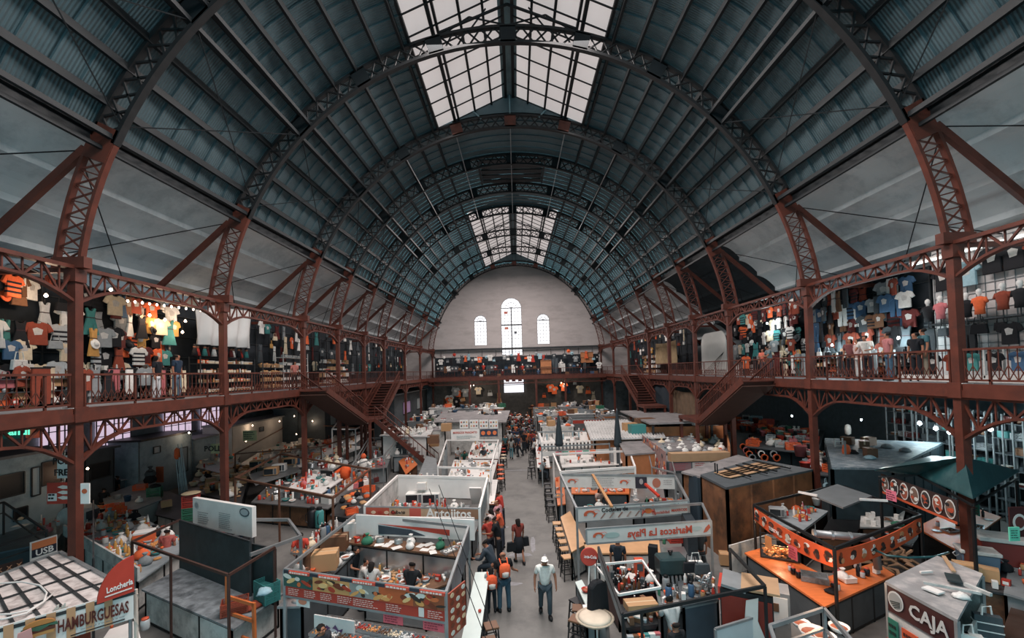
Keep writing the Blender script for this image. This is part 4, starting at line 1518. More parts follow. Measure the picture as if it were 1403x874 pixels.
inside = [((507, 776), 180, 1.6, (188, 186, 182), (60, 60, 66), 'long', 'work', 'woman in pale grey top with dark hair working inside the red banner stall'),
          ((562, 777), 170, 1.7, (22, 26, 30), (40, 44, 50), 'short', 'work', 'man in black t-shirt seen from behind inside the red banner stall'),
          ((581, 740), 10, 1.62, (104, 178, 160), (60, 70, 76), 'short', 'bend', 'person in mint green shirt bending at the back of the red banner stall'),
          ((605, 742), 10, 1.66, (26, 30, 36), (30, 34, 40), 'short', 'bend', 'person in black jacket beside the mint green shirt'),
          ((484, 752), 60, 1.72, (34, 38, 44), (30, 34, 40), 'short', 'work', 'tall person in dark clothes at the left side of the red banner stall'),
          ((495, 770), 100, 1.5, (216, 204, 196), (60, 60, 66), 'bun', 'work', 'cook in cream top reaching across inside the red banner stall'),
          ((412, 732), 20, 1.7, (196, 70, 56), (50, 54, 60), 'short', 'work', 'man in red t-shirt standing left of the red banner stall'),
          ((404, 768), 150, 1.55, (200, 196, 192), (50, 50, 56), 'short', 'work', 'person in white top bending beside the man in red'),
          ((229, 729), 200, 1.68, (176, 92, 84), (40, 54, 62), 'short', 'stand', 'person in red and white striped top beside the snack island'),
          ((187, 643), 170, 1.66, (88, 112, 118), (160, 166, 168), 'short', 'work', 'person in grey-blue shirt behind the white curved counter'),
          ((161, 654), 150, 1.7, (30, 36, 42), (26, 30, 34), 'short', 'stand', 'person in dark clothes standing before the dark booth on the left'),
          ((140, 672), 190, 1.6, (28, 32, 36), (30, 34, 40), 'short', 'work', 'person in black seated low behind the snack island'),
          ((43, 686), 185, 1.6, (30, 26, 28), (34, 38, 44), 'bun', 'work', 'person in black top seen from behind before the pale blue cabin'),
          ((253, 623), 160, 1.55, (90, 40, 40), (40, 40, 46), 'short', 'work', 'person in maroon beside the white block cabin'),
          ((836, 668), 150, 1.62, (178, 52, 52), (70, 40, 40), 'bun', 'bend', 'person in red top bending inside the shrimp banner stall'),
          ((820, 671), 20, 1.58, (176, 150, 140), (70, 60, 60), 'long', 'work', 'woman with long hair working inside the shrimp banner stall'),
          ((846, 742), 160, 1.66, (34, 44, 54), (40, 44, 50), 'short', 'stand', 'person in navy hooded jacket standing behind the wooden counter'),
          ((921, 826), 190, 1.64, (196, 196, 194), (30, 30, 36), 'bun', 'work', 'person in white and black vest working in the coffee stall'),
          ((440, 862), 60, 1.6, (60, 60, 66), (40, 44, 50), 'short', 'stand', 'dark haired person seen just below the red food banner'),
          ((926, 858), 200, 1.5, (28, 30, 34), (30, 34, 40), 'short', 'stand', 'person in black low in the coffee stall foreground'),
          ((626, 614), 40, 1.62, (206, 206, 204), (50, 60, 60), 'short', 'work', 'person in white working behind the seafood counter'),
          ((635, 617), 20, 1.7, (40, 84, 74), (40, 50, 50), 'short', 'bend', 'person in dark green bending behind the seafood counter'),
          ((652, 614), 10, 1.6, (216, 206, 196), (50, 54, 60), 'short', 'work', 'cook in cream behind the seafood counter'),
          ((663, 614), 340, 1.66, (60, 64, 72), (40, 44, 52), 'cap', 'work', 'cook in grey with a cap behind the seafood counter'),
          ((512, 600), 30, 1.6, (36, 40, 46), (30, 34, 40), 'short', 'stand', 'person in black by the white box kiosk under the stairs'),
          ((498, 601), 330, 1.5, (190, 190, 190), (60, 60, 66), 'short', 'work', 'person in grey by the orange lit counter under the stairs'),
          ((1392, 738), 200, 1.66, (96, 44, 44), (40, 40, 44), 'short', 'stand', 'person in maroon behind the teal canopy stall'),
          ((958, 728), 180, 1.6, (40, 46, 50), (40, 44, 48), 'short', 'stand', 'person in dark clothes at the corner of the mirrored banner stall')]
for f, fc, h, t, b_, hr, ps, lab in inside:
 person(by_head(f[0], f[1], h), fc, h, t, b_, hair=hr, pose=ps, label=lab, fine=f[1] > 700, cap_col=(60, 60, 66))
def on_gallery(px, py_feet, x, **k):
 p = AX(px, py_feet, x); p.z = DECK
 return p
for px, x, fc, h, t, b_, hr, ps, lab in [(216, -12.9, 100, 1.62, (26, 28, 34), (206, 204, 206), 'long', 'stand', 'woman in black top and white trousers on the left gallery'),
  (243, -12.9, 95, 1.7, (36, 52, 70), (104, 124, 140), 'short', 'stand', 'person in dark vest over white and jeans on the left gallery'),
  (404, -12.7, 60, 1.6, (206, 130, 120), (50, 44, 44), 'long', 'stand', 'person in pink top leaning on the left gallery rail'),
  (1219, 13.0, 255, 1.7, (186, 120, 120), (70, 96, 116), 'short', 'stand', 'person in red and white striped shirt and jeans on the right gallery'),
  (1257, 13.2, 280, 1.62, (26, 28, 34), (28, 30, 36), 'short', 'stand', 'person in black standing near the striped shirt on the right gallery'),
  (1268, 13.4, 250, 1.74, (66, 104, 112), (130, 120, 106), 'short', 'stand', 'person in teal t-shirt with white print and khaki trousers on the right gallery'),
  (1167, 13.1, 300, 1.6, (120, 70, 70), (34, 34, 40), 'long', 'stand', 'woman in maroon with long hair on the right gallery'),
  (1177, 13.2, 280, 1.58, (206, 180, 176), (196, 190, 186), 'long', 'stand', 'woman in pale pink clothes on the right gallery'),
  (1190, 13.1, 300, 1.68, (210, 206, 200), (36, 34, 40), 'short', 'work', 'person in white shirt leaning over on the right gallery'),
  (1057, 13.0, 260, 1.64, (110, 124, 128), (60, 60, 70), 'short', 'work', 'person in grey shirt by the right stair head'),
  (1047, 12.9, 300, 1.5, (224, 120, 100), (60, 60, 70), 'long', 'stand', 'person in coral top by the right stair head')]:
 person(on_gallery(px, 530, x), fc, h, t, b_, hair=hr, pose=ps, label=lab, fine=False, group='gallery visitors')
person(by_feet(701, 628), 175, 1.64, (150, 150, 146), (84, 120, 128), hair='long', pose='walk', fine=False, label='woman in grey patterned top and pale jeans walking away with a black bag')
person(by_feet(719, 606), 180, 1.7, (160, 164, 166), (100, 108, 116), pose='walk', fine=False, label='person in grey shirt walking away down the aisle')
person(by_feet(707, 602), 178, 1.72, (36, 38, 42), (44, 46, 52), pose='walk', fine=False, label='person in black walking away beside the grey shirt')
protos = []
CR = random.Random(8)
TOPS = [((30, 34, 40), 'black'), ((30, 34, 40), 'black'), ((44, 50, 58), 'charcoal'), ((56, 66, 90), 'navy'), ((206, 202, 198), 'white'), ((150, 54, 48), 'dark red'), ((60, 100, 104), 'teal'), ((120, 124, 128), 'grey'), ((220, 120, 80), 'orange'), ((196, 190, 186), 'pale'), ((40, 46, 50), 'dark'), ((56, 66, 90), 'navy'), ((150, 110, 120), 'mauve')]
for k, (ps, hr, fc) in enumerate([('walk', 'short', 180), ('walk', 'long', 0), ('stand', 'short', 90), ('walk', 'cap', 10), ('stand', 'long', 200), ('walk', 'short', 350)]):
 e, i = person((0, 0, 0), fc, 1.68, (200, 200, 200), (60, 64, 72), hair=hr, pose=ps, fine=False, label='crowd')
 KIDS[e.name] = [c for c in COL.objects if c.parent == e]
 protos.append((e, hr))
used = []
n = 0
for t in range(900):
 if n >= 78: break
 D = 36 + 21 * CR.random() ** .8
 x = CR.uniform(-1.35, 1.5) if D < 52 else CR.uniform(-2.6, 1.5)
 if any((x - a) ** 2 + (D - b_) ** 2 < .38 for a, b_ in used): continue
 used.append((x, D)); n += 1
 e, hr = CR.choice(protos)
 c = dup(e, loc=(x, D, 0), rz=CR.choice([0, 180, 180, 90, 270]) * math.pi / 180 + CR.uniform(-.5, .5), scale=CR.uniform(.9, 1.06))
 (tc, tn) = CR.choice(TOPS)
 bc = CR.choice([(40, 44, 50), (70, 88, 104), (30, 32, 38), (110, 104, 96)])
 for ch in KIDS[c.name]:
  if ch.name.startswith('shirt'): ch.color = rgb(tc)
  if ch.name.startswith('trousers'): ch.color = rgb(bc)
 c['label'] = 'person in %s top, %s, in the aisle crowd' % (tn, {'short': 'short hair', 'long': 'long hair', 'cap': 'pale cap'}[hr])
 c['category'] = 'person'; c['group'] = 'shoppers crowding the aisle'
for e, hr in protos:
 for ch in KIDS[e.name]: bpy.data.objects.remove(ch)
 bpy.data.objects.remove(e)
# ================================================================== THE MARKET FLOOR: stalls beside the aisle
RB = random.Random(5)
CREAMY = mat('sign_white', (228, 224, 220), 0.5, var=0.05)
REDP = mat('banner_red', (184, 66, 52), 0.5, var=0.08)
ORP = mat('banner_orange', (222, 96, 56), 0.5, var=0.1)
INK = mat('ink_black', (30, 28, 30), 0.6, var=0)
REDINK = mat('ink_red', (196, 78, 56), 0.6, var=0)
WHITEINK = mat('ink_white', (236, 232, 228), 0.6, var=0)
MAROON = mat('sign_maroon', (66, 30, 30), 0.5, var=0.06)
TEALTARP = mat('teal_tarp', (30, 74, 78), 0.28, var=0.15, scale=2, dirt=(60, 96, 98), dirt_scale=3, spec=0.6)
SLATE = mat('slate_board', (42, 52, 54), 0.6, var=0.25, dirt=(58, 68, 70))
PLY = mat('orange_ply', (180, 118, 78), 0.6, var=0.12, scale=3)
ROOFG = mat('grey_felt_roof', (136, 132, 132), 0.85, var=0.16, scale=1.5, dirt=(104, 102, 104))
ROOFW = mat('pale_sheet_roof', (204, 202, 200), 0.7, var=0.1, dirt=(160, 160, 160))
STAINED = mat('stained_steel_top', (132, 138, 142), 0.45, metal=0.1, var=0.4, scale=4, dirt=(54, 60, 64), dirt_scale=1.6)
# ---- 1. hamburger kiosk, roof seen from above
q = Q([(-60, 880), (183, 812), (82, 757), (-60, 812)], 2.35)
c = sum(q, Vector()) / 4
e = empty('burger_kiosk', (c.x, c.y, 0), label='hamburger kiosk with a stained white panel roof on a black grid', cat='kiosk')
L = [p - Vector((c.x, c.y, 0)) for p in q]
MB().slab(L, .06).build('roof_panel', mat('stained_roof_panel', (216, 206, 202), 0.7, var=0.12, scale=5, dirt=(142, 126, 122), dirt_scale=2.2), e)
b = MB()
for k in range(8):
 b.beam(L[0].lerp(L[1], k / 7), L[3].lerp(L[2], k / 7), .05, .07)
for k in range(5):
 b.beam(L[0].lerp(L[3], k / 4), L[1].lerp(L[2], k / 4), .05, .07)
b.build('roof_grid', IRON, e)
b = MB()
b.beam(L[3], L[2], .07, .1); b.beam(L[2], L[1], .07, .1)
b.build('roof_edge', GALV, e)
for k in (1, 2, 3):
 b = MB(); b.tube([L[k] * .97, Vector((L[k].x * .97, L[k].y * .97, 0))], .035, 8); b.build('post', GALV, e)
reg(e)
cb = MB()
def cable(px, z, r, label, m=WHITE, name='cable'):
 pts = [G(x, y, z + (k % 2) * .02) for k, (x, y) in enumerate(px)]
 b = MB(); b.tube(pts, r, 6)
 return tag(b.build(name, m, smooth=True), label, 'cable')
cable([(-40, 806), (0, 799), (30, 797), (55, 802), (64, 812), (60, 824), (40, 836), (15, 841), (-30, 843)], 2.45, .018, 'white cable looped over the hamburger kiosk roof')
cable([(75, 811), (58, 826), (36, 840), (5, 848), (-30, 850)], 2.45, .018, 'second white cable trailing to the edge of the hamburger kiosk roof')
a_, b_ = G(-60, 880, 2.35), G(183, 812, 2.35)
e, M, W = board(a_, b_, 2.42, .62, 'striped banner lettered hamburguesas on the front of the corner kiosk', m=CREAMY)
k = 0
x = -W / 2
while x < W / 2 - .2:
 shape(e, M, rect(x, -.3, x + .13, .3), (196, 150, 112), name='stripe'); x += .28
text('HAMBURGUESAS', .34, mat('ink_brown', (92, 40, 32), .6, var=0), e, M @ Matrix.Translation((W * (.5 - .255), -.02, .025)), width=W * .44)
scribble(e, M @ Matrix.Translation((0, 0, .01)), W * .16, -.2, W * .3, 1, (130, 130, 132))
shape(e, M, rect(W * .1, -.27, W * .44, -.25), (50, 40, 40), name='rule', t=.014)
e2, M2, W2 = board(G(134, 826, 2.4), b_, 3.02, .62, 'red quarter-round sign reading loncheria above the hamburger banner', m=CREAMY, name='sign', cat='sign', t=.02)
for ch in list(KIDS.get(e2.name, [])) + [c for c in COL.objects if c.parent == e2]:
 bpy.data.objects.remove(ch)
pts = [(W2 / 2, -.32)] + [(W2 / 2 - (W2 + .02) * math.sin(R(t)), -.32 + .78 * math.cos(R(t))) for t in range(0, 91, 9)]
b = MB(); vs = [M2 @ Vector((x, y, z)) for z in (-.02, .02) for x, y in pts]; n = len(pts)
b.add(vs, [tuple(range(n)), tuple(range(2 * n - 1, n - 1, -1))] + [(i, i + n, (i + 1) % n + n, (i + 1) % n) for i in range(n)])
b.build('panel', REDP, e2)
text('Lonchería', .17, WHITEINK, e2, M2 @ Matrix.Translation((W2 * .08, -.1, .03)) @ Matrix.Rotation(R(3), 4, 'Z'), width=W2 * .74)
shape(e2, M2, rect(-W2 / 2 + .1, -.24, W2 / 2 - .04, -.215), (226, 220, 214), name='rule', t=.03)
def cutout(px, py, z, label):
 p = G(px, py, z)
 e = empty('cutout_sign', p, label=label, cat='sign'); e.scale = (.72, .72, .72)
 d = (b_ - a_).normalized(); n = Vector((d.y, -d.x, 0)) * .05
 M = Matrix(((d.x, 0, n.x * 20, n.x), (d.y, 0, n.y * 20, n.y), (0, 1, 0, 0), (0, 0, 0, 1)))
 return e, M
e, M = cutout(54, 861, 2.2, 'painted hamburger cut-out fixed to the striped banner')
shape(e, M, disc(0, .12, .3, .14, a0=0, a1=180) , (182, 126, 70), t=.06, name='bun_top')
shape(e, M, [(-.33, .1), (.33, .1), (.36, .02), (.2, .06), (0, -.02), (-.2, .05), (-.36, 0)], (66, 104, 84), t=.07, name='lettuce')
shape(e, M, rect(-.3, -.06, .3, .03), (92, 52, 38), t=.065, name='patty')
shape(e, M, rect(-.28, -.15, .28, -.06), (190, 140, 84), t=.06, name='bun_base')
e, M = cutout(82, 846, 2.2, 'painted green and white carton of chips cut-out beside the hamburger cut-out')
shape(e, M, [(-.13, .12), (.15, .16), (.1, -.22), (-.1, -.22)], (120, 176, 158), t=.07, name='carton')
for k in range(7): shape(e, M, [(-.14 + k * .04, .1), (-.1 + k * .04, .1), (-.1 + k * .045, .3 + .05 * (k % 3)), (-.14 + k * .045, .3 + .05 * (k % 3))], (196, 190, 180), t=.06, name='chip')
e, M = cutout(34, 872, 2.2, 'faded pink drink carton cut-out at the end of the striped banner')
shape(e, M, [(-.12, .15), (.12, .2), (.16, -.2), (-.16, -.25)], (206, 150, 146), t=.05, name='carton')
e, cq = counter([(120, 905), (196, 885), (186, 850), (150, 862)], 1.05, 'white counter under the corner of the hamburger kiosk', top=WHITE)
put('cup_tower', G(153, 860, 1.05), 'orange', 'on the white counter under the hamburger banner')
put('bottle', G(160, 852, 1.05), 'purple', 'on the white counter under the hamburger banner')
put('jar', G(199, 862, .9), 'silver', 'beside the twisted post of the hamburger kiosk', scale=1.6)
b = MB()
pp = G(186, 832, 1.9)
b.tube([(pp.x, pp.y, 2.3), (pp.x + .02, pp.y, 0)], .04, 8)
for k in range(20):
 a = k * .9
 b.tube([(pp.x + .045 * math.cos(a), pp.y + .045 * math.sin(a), 2.2 - k * .1), (pp.x + .045 * math.cos(a + .9), pp.y + .045 * math.sin(a + .9), 2.1 - k * .1)], .014, 4)
tag(b.build('twisted_post', mat('rope_white', (206, 196, 186), .7)), 'white rope-twisted post at the front corner of the hamburger kiosk', 'post')
# ---- 2. dark frame stall behind it, with the USB sign
fr, fq = stall_frame([(-40, 760), (64, 727), (5, 688), (-60, 706)], 2.3, 'low dark iron stall frame behind the hamburger kiosk', mid=.42, w=.05)
e, cq = counter([(-40, 765), (70, 742), (30, 700), (-20, 708)], 1.0, 'blue-grey counter inside the low dark frame behind the hamburger kiosk', top=mat('blue_grey_top', (86, 104, 114), .5, var=.15), front=DGREY)
put('cardboard_box', G(14, 716, 1.0), 'tan', 'on the blue-grey counter', scale=1.3, rz=.5)
put('paper_sheet', G(28, 720, 1.3), 'white', 'on the blue-grey counter', scale=1.5)
put('bread_roll', G(26, 713, 1.3), 'cream', 'on the blue-grey counter', scale=3, word='long bread loaf')
e, M, W = board(G(41, 768, 1.6), G(78, 756, 1.6), 2.15, .58, 'small square poster with the letters USB above a dark stall roof', m=CREAMY, name='poster', cat='poster')
shape(e, M, rect(-W / 2 + .03, .02, W / 2 - .03, .25), (222, 130, 84), name='colour_band')
shape(e, M, rect(-W / 2 + .03, -.2, W / 2 - .03, .04), (40, 44, 56), name='colour_band', t=.012)
text('USB', .26, WHITEINK, e, M @ Matrix.Translation((0, -.09, .018)))
e, M, W = board(G(-8, 794, 1.5), G(31, 782, 1.5), 1.86, .3, 'small dark board with three crosses beside the USB poster', m=mat('sign_dark', (54, 38, 34), .6), name='sign', cat='sign')
for k in (-1, 0, 1): text('X', .16, mat('ink_copper', (176, 128, 100), .6, var=0), e, M @ Matrix.Translation((k * .2, 0, .01)))
# ---- 3. glass display case and small stand in front of the cabins
e, cq = counter([(38, 730), (78, 738), (98, 712), (62, 704)], 1.0, 'small glass display counter at the foot of the first left column', top=GLASS, front=GLASS, frame=GALV)
clutter(cq, 1.0, 8, BRIGHT, 'on the small glass display counter', seed=3)
put('cup_tower', G(54, 706, 1.1), 'white', 'on the small glass display counter', scale=1.8)
put('cup_tower', G(68, 704, 1.1), 'white', 'on the small glass display counter', scale=1.4)
p = G(108, 745, 0)
e = empty('table_fan_hood', (p.x, p.y, 0), label='white arched hood of a griddle at the foot of the first left column', cat='hood')
M = Matrix.Rotation(R(90), 3, 'X') @ Matrix.Rotation(0, 3, 'Z')
MB().prism([(-.6, .9), (-.6, 1.25)] + [(-.6 * math.cos(R(t)), 1.25 + .45 * math.sin(R(t))) for t in range(20, 161, 20)] + [(.6, 1.25), (.6, .9)], .7).build('hood', OFFWHITE, e)
MB().box((0, 0, .45), (1.2, .7, .9)).build('cabinet', GREY, e)
MB().box((.62, 0, 1.2), (.02, .6, .5)).build('vent_panel', DGREY, e)
# ---- 4. cabins along the left wall, under the gallery
def cabin(px0, px1, ytop, x0, label, m, depth=2.2, roofm=DGREY, wins=(), rt=.12):
 """px0, px1: the picture columns its front spans; wins: (t along, px height, width, height, colour, name)"""
 s = -1 if x0 < 0 else 1
 ys = sorted((AX(px0, ytop, x0).y, AX(px1, ytop, x0).y))
 h = max(2.4, AX((px0 + px1) / 2, ytop, x0).z - rt)
 y0, y1 = ys
 e = empty('cabin', (x0 + s * depth / 2, (y0 + y1) / 2, 0), label=label, cat='cabin')
 L = y1 - y0
 MB().box((-s * depth / 2 + s * .05, 0, h / 2), (.1, L, h)).build('front_wall', m, e)
 for t in (-1, 1): MB().box((0, t * L / 2, h / 2), (depth, .1, h)).build('side_wall', m, e)
 MB().box((-s * .1, 0, h + rt / 2), (depth + .3, L + .3, rt)).build('roof_panel', roofm, e)
 for (t, z, w, hh, c, nm) in wins:
  MB().box((-s * depth / 2 - s * .01, t * L, h * z), (.06, w * L, hh)).build(nm, TINT, e, color=c)
  MB().path([Vector((-s * depth / 2 - s * .05, t * L + a * w * L / 2, h * z + b_ * hh / 2)) for a, b_ in ((-1, -1), (1, -1), (1, 1), (-1, 1), (-1, -1))], .05).build('window_frame', IRON, e)
 return reg(e), y0, y1, h
PALEBLUE = mat('pale_blue_wall', (158, 176, 184), .7, var=.08, dirt=(120, 138, 148))
cabin(-70, 88, 624, -21, 'long pale blue cabin with dark windows under the left gallery', PALEBLUE, roofm=ROOFG,
      wins=[(-.02, .72, .22, .9, (34, 40, 44), 'window_pane'), (.36, .76, .2, 1.0, (60, 44, 38), 'window_pane'), (.2, .7, .08, 1.2, (150, 168, 178), 'poster'), (.06, .4, .12, .5, (22, 28, 32), 'television_screen')])
cabin(116, 156, 614, -22, 'dark open booth beside the long pale blue cabin', DGREY, wins=[(0, .7, .7, .8, (24, 28, 30), 'shutter')])
cabin(190, 262, 596, -22.4, 'white block cabin with a black roof edge on the left', PALEBLUE, roofm=BLACK, wins=[(.3, .5, .2, 1.6, (130, 146, 154), 'door_panel'), (-.2, .8, .12, .4, (196, 200, 202), 'notice')])
cabin(265, 302, 597, -22.6, 'pale partitioned cabin with a chicken sign on the left', PALEBLUE, roofm=GREY)
cabin(318, 404, 574, -21.4, 'tall cream cabin beside the second left column', mat('cream_wall', (186, 184, 180), .8, var=.06), roofm=GREY, wins=[(-.1, .8, .06, .35, (70, 84, 96), 'notice'), (.36, .8, .06, .8, (110, 60, 44), 'poster')])
cabin(408, 440, 556, -20, 'dark shop front with shelves behind the left stairs', mat('dark_shop', (52, 62, 68), .8, var=.2), roofm=DGREY, wins=[(-.2, .6, .3, 1.6, (96, 110, 116), 'display_pane'), (.25, .6, .3, 1.6, (96, 110, 116), 'display_pane')])
cabin(445, 495, 545, -18, 'long low teal-grey shop front far along the left wall', DGREY, roofm=GREY, wins=[(k * .22 - .33, .65, .14, 1.4, (150, 158, 160), 'display_pane') for k in range(4)])
cabin(540, 585, 536, -13.2, 'last shop front along the left wall before the end gallery', DGREY, roofm=GREY, wins=[(-.2, .65, .2, 1.4, (180, 150, 190), 'display_pane'), (.2, .65, .2, 1.4, (150, 158, 160), 'display_pane')])
PINKDAY = mat('pink_daylight_pane', (226, 204, 226), .4, var=.04, emit=.75)
for n, (pa, pb) in enumerate([(54, 98), (131, 178), (224, 262), (275, 302)]):
 ya, yb = AX(pa, 590, -24.2).y, AX(pb, 590, -24.2).y
 e = empty('window_%d' % (n + 6), (-24.2, (ya + yb) / 2, 3.2), kind='structure')
 MB().box((0, 0, 1.3), (.04, yb - ya, 2.6)).build('pane', PINKDAY, e)
 b = MB()
 for k in range(5): b.beam((.05, (yb - ya) * (k / 4 - .5), 0), (.05, (yb - ya) * (k / 4 - .5), 2.6), .045)
 for z in (0, .65, 1.3, 1.95, 2.6): b.beam((.05, -(yb - ya) / 2, z), (.05, (yb - ya) / 2, z), .045)
 b.build('window_frame', IRON, e)
def wall_sign(px0, px1, py0, py1, y, label, m, txt=None, tm=None, size=None, name='sign', glow=None, flip=False):
 a, b = AT(px0, py1, y), AT(px1, py1, y)
 t = AT((px0 + px1) / 2, py0, y)
 h = t.z - (a.z + b.z) / 2
 e, M, W = board((a.x, y), (b.x, y), t.z, h, label, m=m, name=name, cat='sign')
 if txt:
  for r, line in enumerate(txt):
   text(line, size or h * .8 / len(txt), tm, e, M @ Matrix.Translation((0, h * (.5 - (r + .5) / len(txt)), .01)), flip=flip)
 return e, M, W, h
wall_sign(-12, 32, 580, 601, 12.4, 'green lit sign hanging under the left gallery deck', mat('green_panel', (24, 70, 62), .5, emit=.25, var=0), ['Mercantil'], mat('green_glow', (110, 240, 200), .5, emit=1.0, var=0), .36)
wall_sign(36, 54, 577, 600, 12.4, 'orange lit sign beside the green one under the left gallery deck', mat('orange_panel', (150, 70, 50), .5, emit=.3, var=.3, scale=6))
e, M, W, h = wall_sign(79, 97, 624, 655, 13.2, 'white sign with heavy black letters on the left of the first column', CREAMY, ['POLL', 'FRES'], INK)
e, M, W, h = wall_sign(65, 102, 661, 690, 12.9, 'tilted red sign with white swirls below the black lettered sign', REDP)
for k in range(3): shape(e, M, [(-W * .1, h * (.3 - .25 * k)), (W * .1, h * (.38 - .25 * k)), (W * .35, h * (.33 - .25 * k)), (W * .4, h * (.22 - .25 * k)), (W * .1, h * (.2 - .25 * k))], (236, 224, 216), name='swirl')
shape(e, M, rect(-W * .45, -h * .35, -W * .12, 0), (228, 224, 220), name='white_square')
scribble(e, M @ Matrix.Translation((0, 0, .01)), -W * .42, -h * .1, W * .26, 2, (40, 36, 36), lh=.1, th=.05)
e, M, W, h = wall_sign(111, 123, 662, 690, 11.55, 'narrow pale poster with a plate of food on the first left column', CREAMY, name='poster')
shape(e, M, disc(0, h * .12, W * .3, h * .12), (190, 96, 62), name='food_picture')
e, M, W, h = wall_sign(289, 304, 608, 621, 19.8, 'small yellow chicken sign reading pollo beside the second left column', mat('sign_ochre', (150, 146, 110), .6), ['POLLO'], INK)
e, M, W, h = wall_sign(333, 352, 590, 604, 22.5, 'ochre board with rows of writing beyond the second left column', mat('sign_ochre', None) , name='sign')
scribble(e, M @ Matrix.Translation((0, 0, .01)), -W * .42, h * .3, W * .8, 4, (60, 60, 56), lh=h * .2, th=h * .07)
# ---- 5. food island with the snack platters
e, cq = counter([(88, 733), (190, 796), (262, 745), (160, 690)], 1.05, 'large pale counter island covered with snack platters and jars', top=mat('pale_worktop', (150, 158, 162), .5, var=.15), front=OFFWHITE)
IS = 'on the pale snack island'
b = MB(); b.sheet(cq[0], cq[1], 1.05, 1.45, .06)
tag(b.build('splash_board', OFFWHITE), 'low white board along the front edge of the pale snack island', 'board')
clutter(cq, 1.05, 110, SNACK + [('jar', 3, ['silver', 'tan', 'red']), ('bag', 3, ['black', 'white', 'grey'])], IS, seed=21, vmin=.1, scale=1.35)
for k, (x, y) in enumerate([(133, 697), (148, 695), (160, 698), (172, 703)]): put('platter', G(x, y, 1.15), 'orange' if k % 2 else 'golden', 'at the back of the pale snack island', scale=1.4)
for x, y in [(150, 757), (158, 753), (166, 750), (172, 757), (161, 762), (152, 765)]: put('bottle', G(x, y, 1.15), 'yellow', 'beside the glass box on the pale snack island', scale=1.3)
e = empty('cool_box', G(198, 742, 1.07), .5, label='orange cool box with a white lid on the pale snack island', cat='cool box')
MB().box((0, 0, .16), (.6, .4, .32)).build('body', TINT, e, color=COLS['orange']); MB().box((0, 0, .36), (.62, .42, .1)).build('lid', WHITE, e, bevel=.02)
stall_frame([(128, 765), (196, 790), (247, 715), (128, 686)], 2.4, 'thin dark frame standing round the pale snack island', sides=(3,), posts=(0, 3), w=.04)
# ---- 6. shelves, crates and the white curved counters behind
e, cq = counter([(150, 712), (222, 684), (205, 655), (140, 680)], 1.1, 'white curved counter in front of the white block cabin', top=mat('pale_worktop', None), front=WHITE)
clutter(cq, 1.1, 6, JUNK, 'on the white curved counter', seed=8)
e, cq = counter([(213, 705), (282, 722), (300, 690), (222, 672)], 1.0, 'dark framed counter with white panels holding stacked crates', top=IRON, front=OFFWHITE)
for k, (x, y, c) in enumerate([(212, 682, 'green'), (262, 712, 'green'), (262, 712, 'red')]):
 for n in range(2):
  put('crate', G(x, y, 1.0) + Vector((0, 0, n * .26 + (.52 if c == 'red' else 0))), c, 'on the white panelled counter', rz=.4, scale=1.15)
put('cloth_heap', G(212, 682, 1.0) + Vector((0, 0, .55)), 'black', 'on top of the green crates', scale=1.3)
put('cardboard_box', G(228, 694, 1.05), 'tan', 'tipped open on the white panelled counter', rz=.8)
b = MB(); b.lathe([(.34, 0), (.36, .02), (.3, .05), (.05, .07)], 16, c=G(262, 712, 1.0) + Vector((0, 0, 1.12)))
tag(b.build('straw_disc', mat('straw', (204, 184, 150), .8, var=.1)), 'round straw lid on top of the red crates', 'lid')
e = empty('pole_bundle', G(252, 690, .3), label='bundle of long silver poles standing against the crates with orange cloth on top', cat='poles')
for k in range(9):
 b = MB(); b.tube([(k * .05 - .2, (k % 3) * .05, 0), (k * .04 - .5, (k % 3) * .05 + .1, 2.6 + (k % 4) * .2)], .02, 6); b.build('pole', GALV, e)
b = MB(); b.lathe([(.08, 0), (.14, .1), (.13, .5), (.05, .62)], 8, c=(-.42, .1, 2.4)); b.build('cloth', CLOTH, e, True, COLS['orange'])
put('bag', G(206, 662, 1.3), 'black', 'on the curved counter, large and stacked', scale=2.2)
put('bag', G(206, 654, 1.6), 'dark grey', 'on the curved counter, large and stacked', scale=2.0)
b = MB(); b.box(G(219, 650, 1.6), (.4, .06, .9)); tag(b.build('folded_board', TINT, color=(176, 88, 56)), 'rust brown folded board leaning by the dark bags', 'board')
q6 = Q([(255, 672), (330, 690), (345, 640), (285, 625)], 1.0)
e, _ = counter(None, 1.0, 'long dark counter heaped with bread baskets beside the second left column', q=q6, top=IRON, front=DGREY)
clutter(q6, 1.0, 90, [('basket', 4, ['tan', 'cream', 'golden']), ('bread_roll', 5, ['golden', 'tan', 'cream']), ('bag', 3, ['cream', 'white', 'black']), ('cardboard_box', 2, ['tan', 'cream'])], 'on the bread counter by the second column', seed=33, scale=1.25)
put('jar', G(291, 672, 1.1), 'black', 'with an orange lid on the bread counter', scale=2.2)
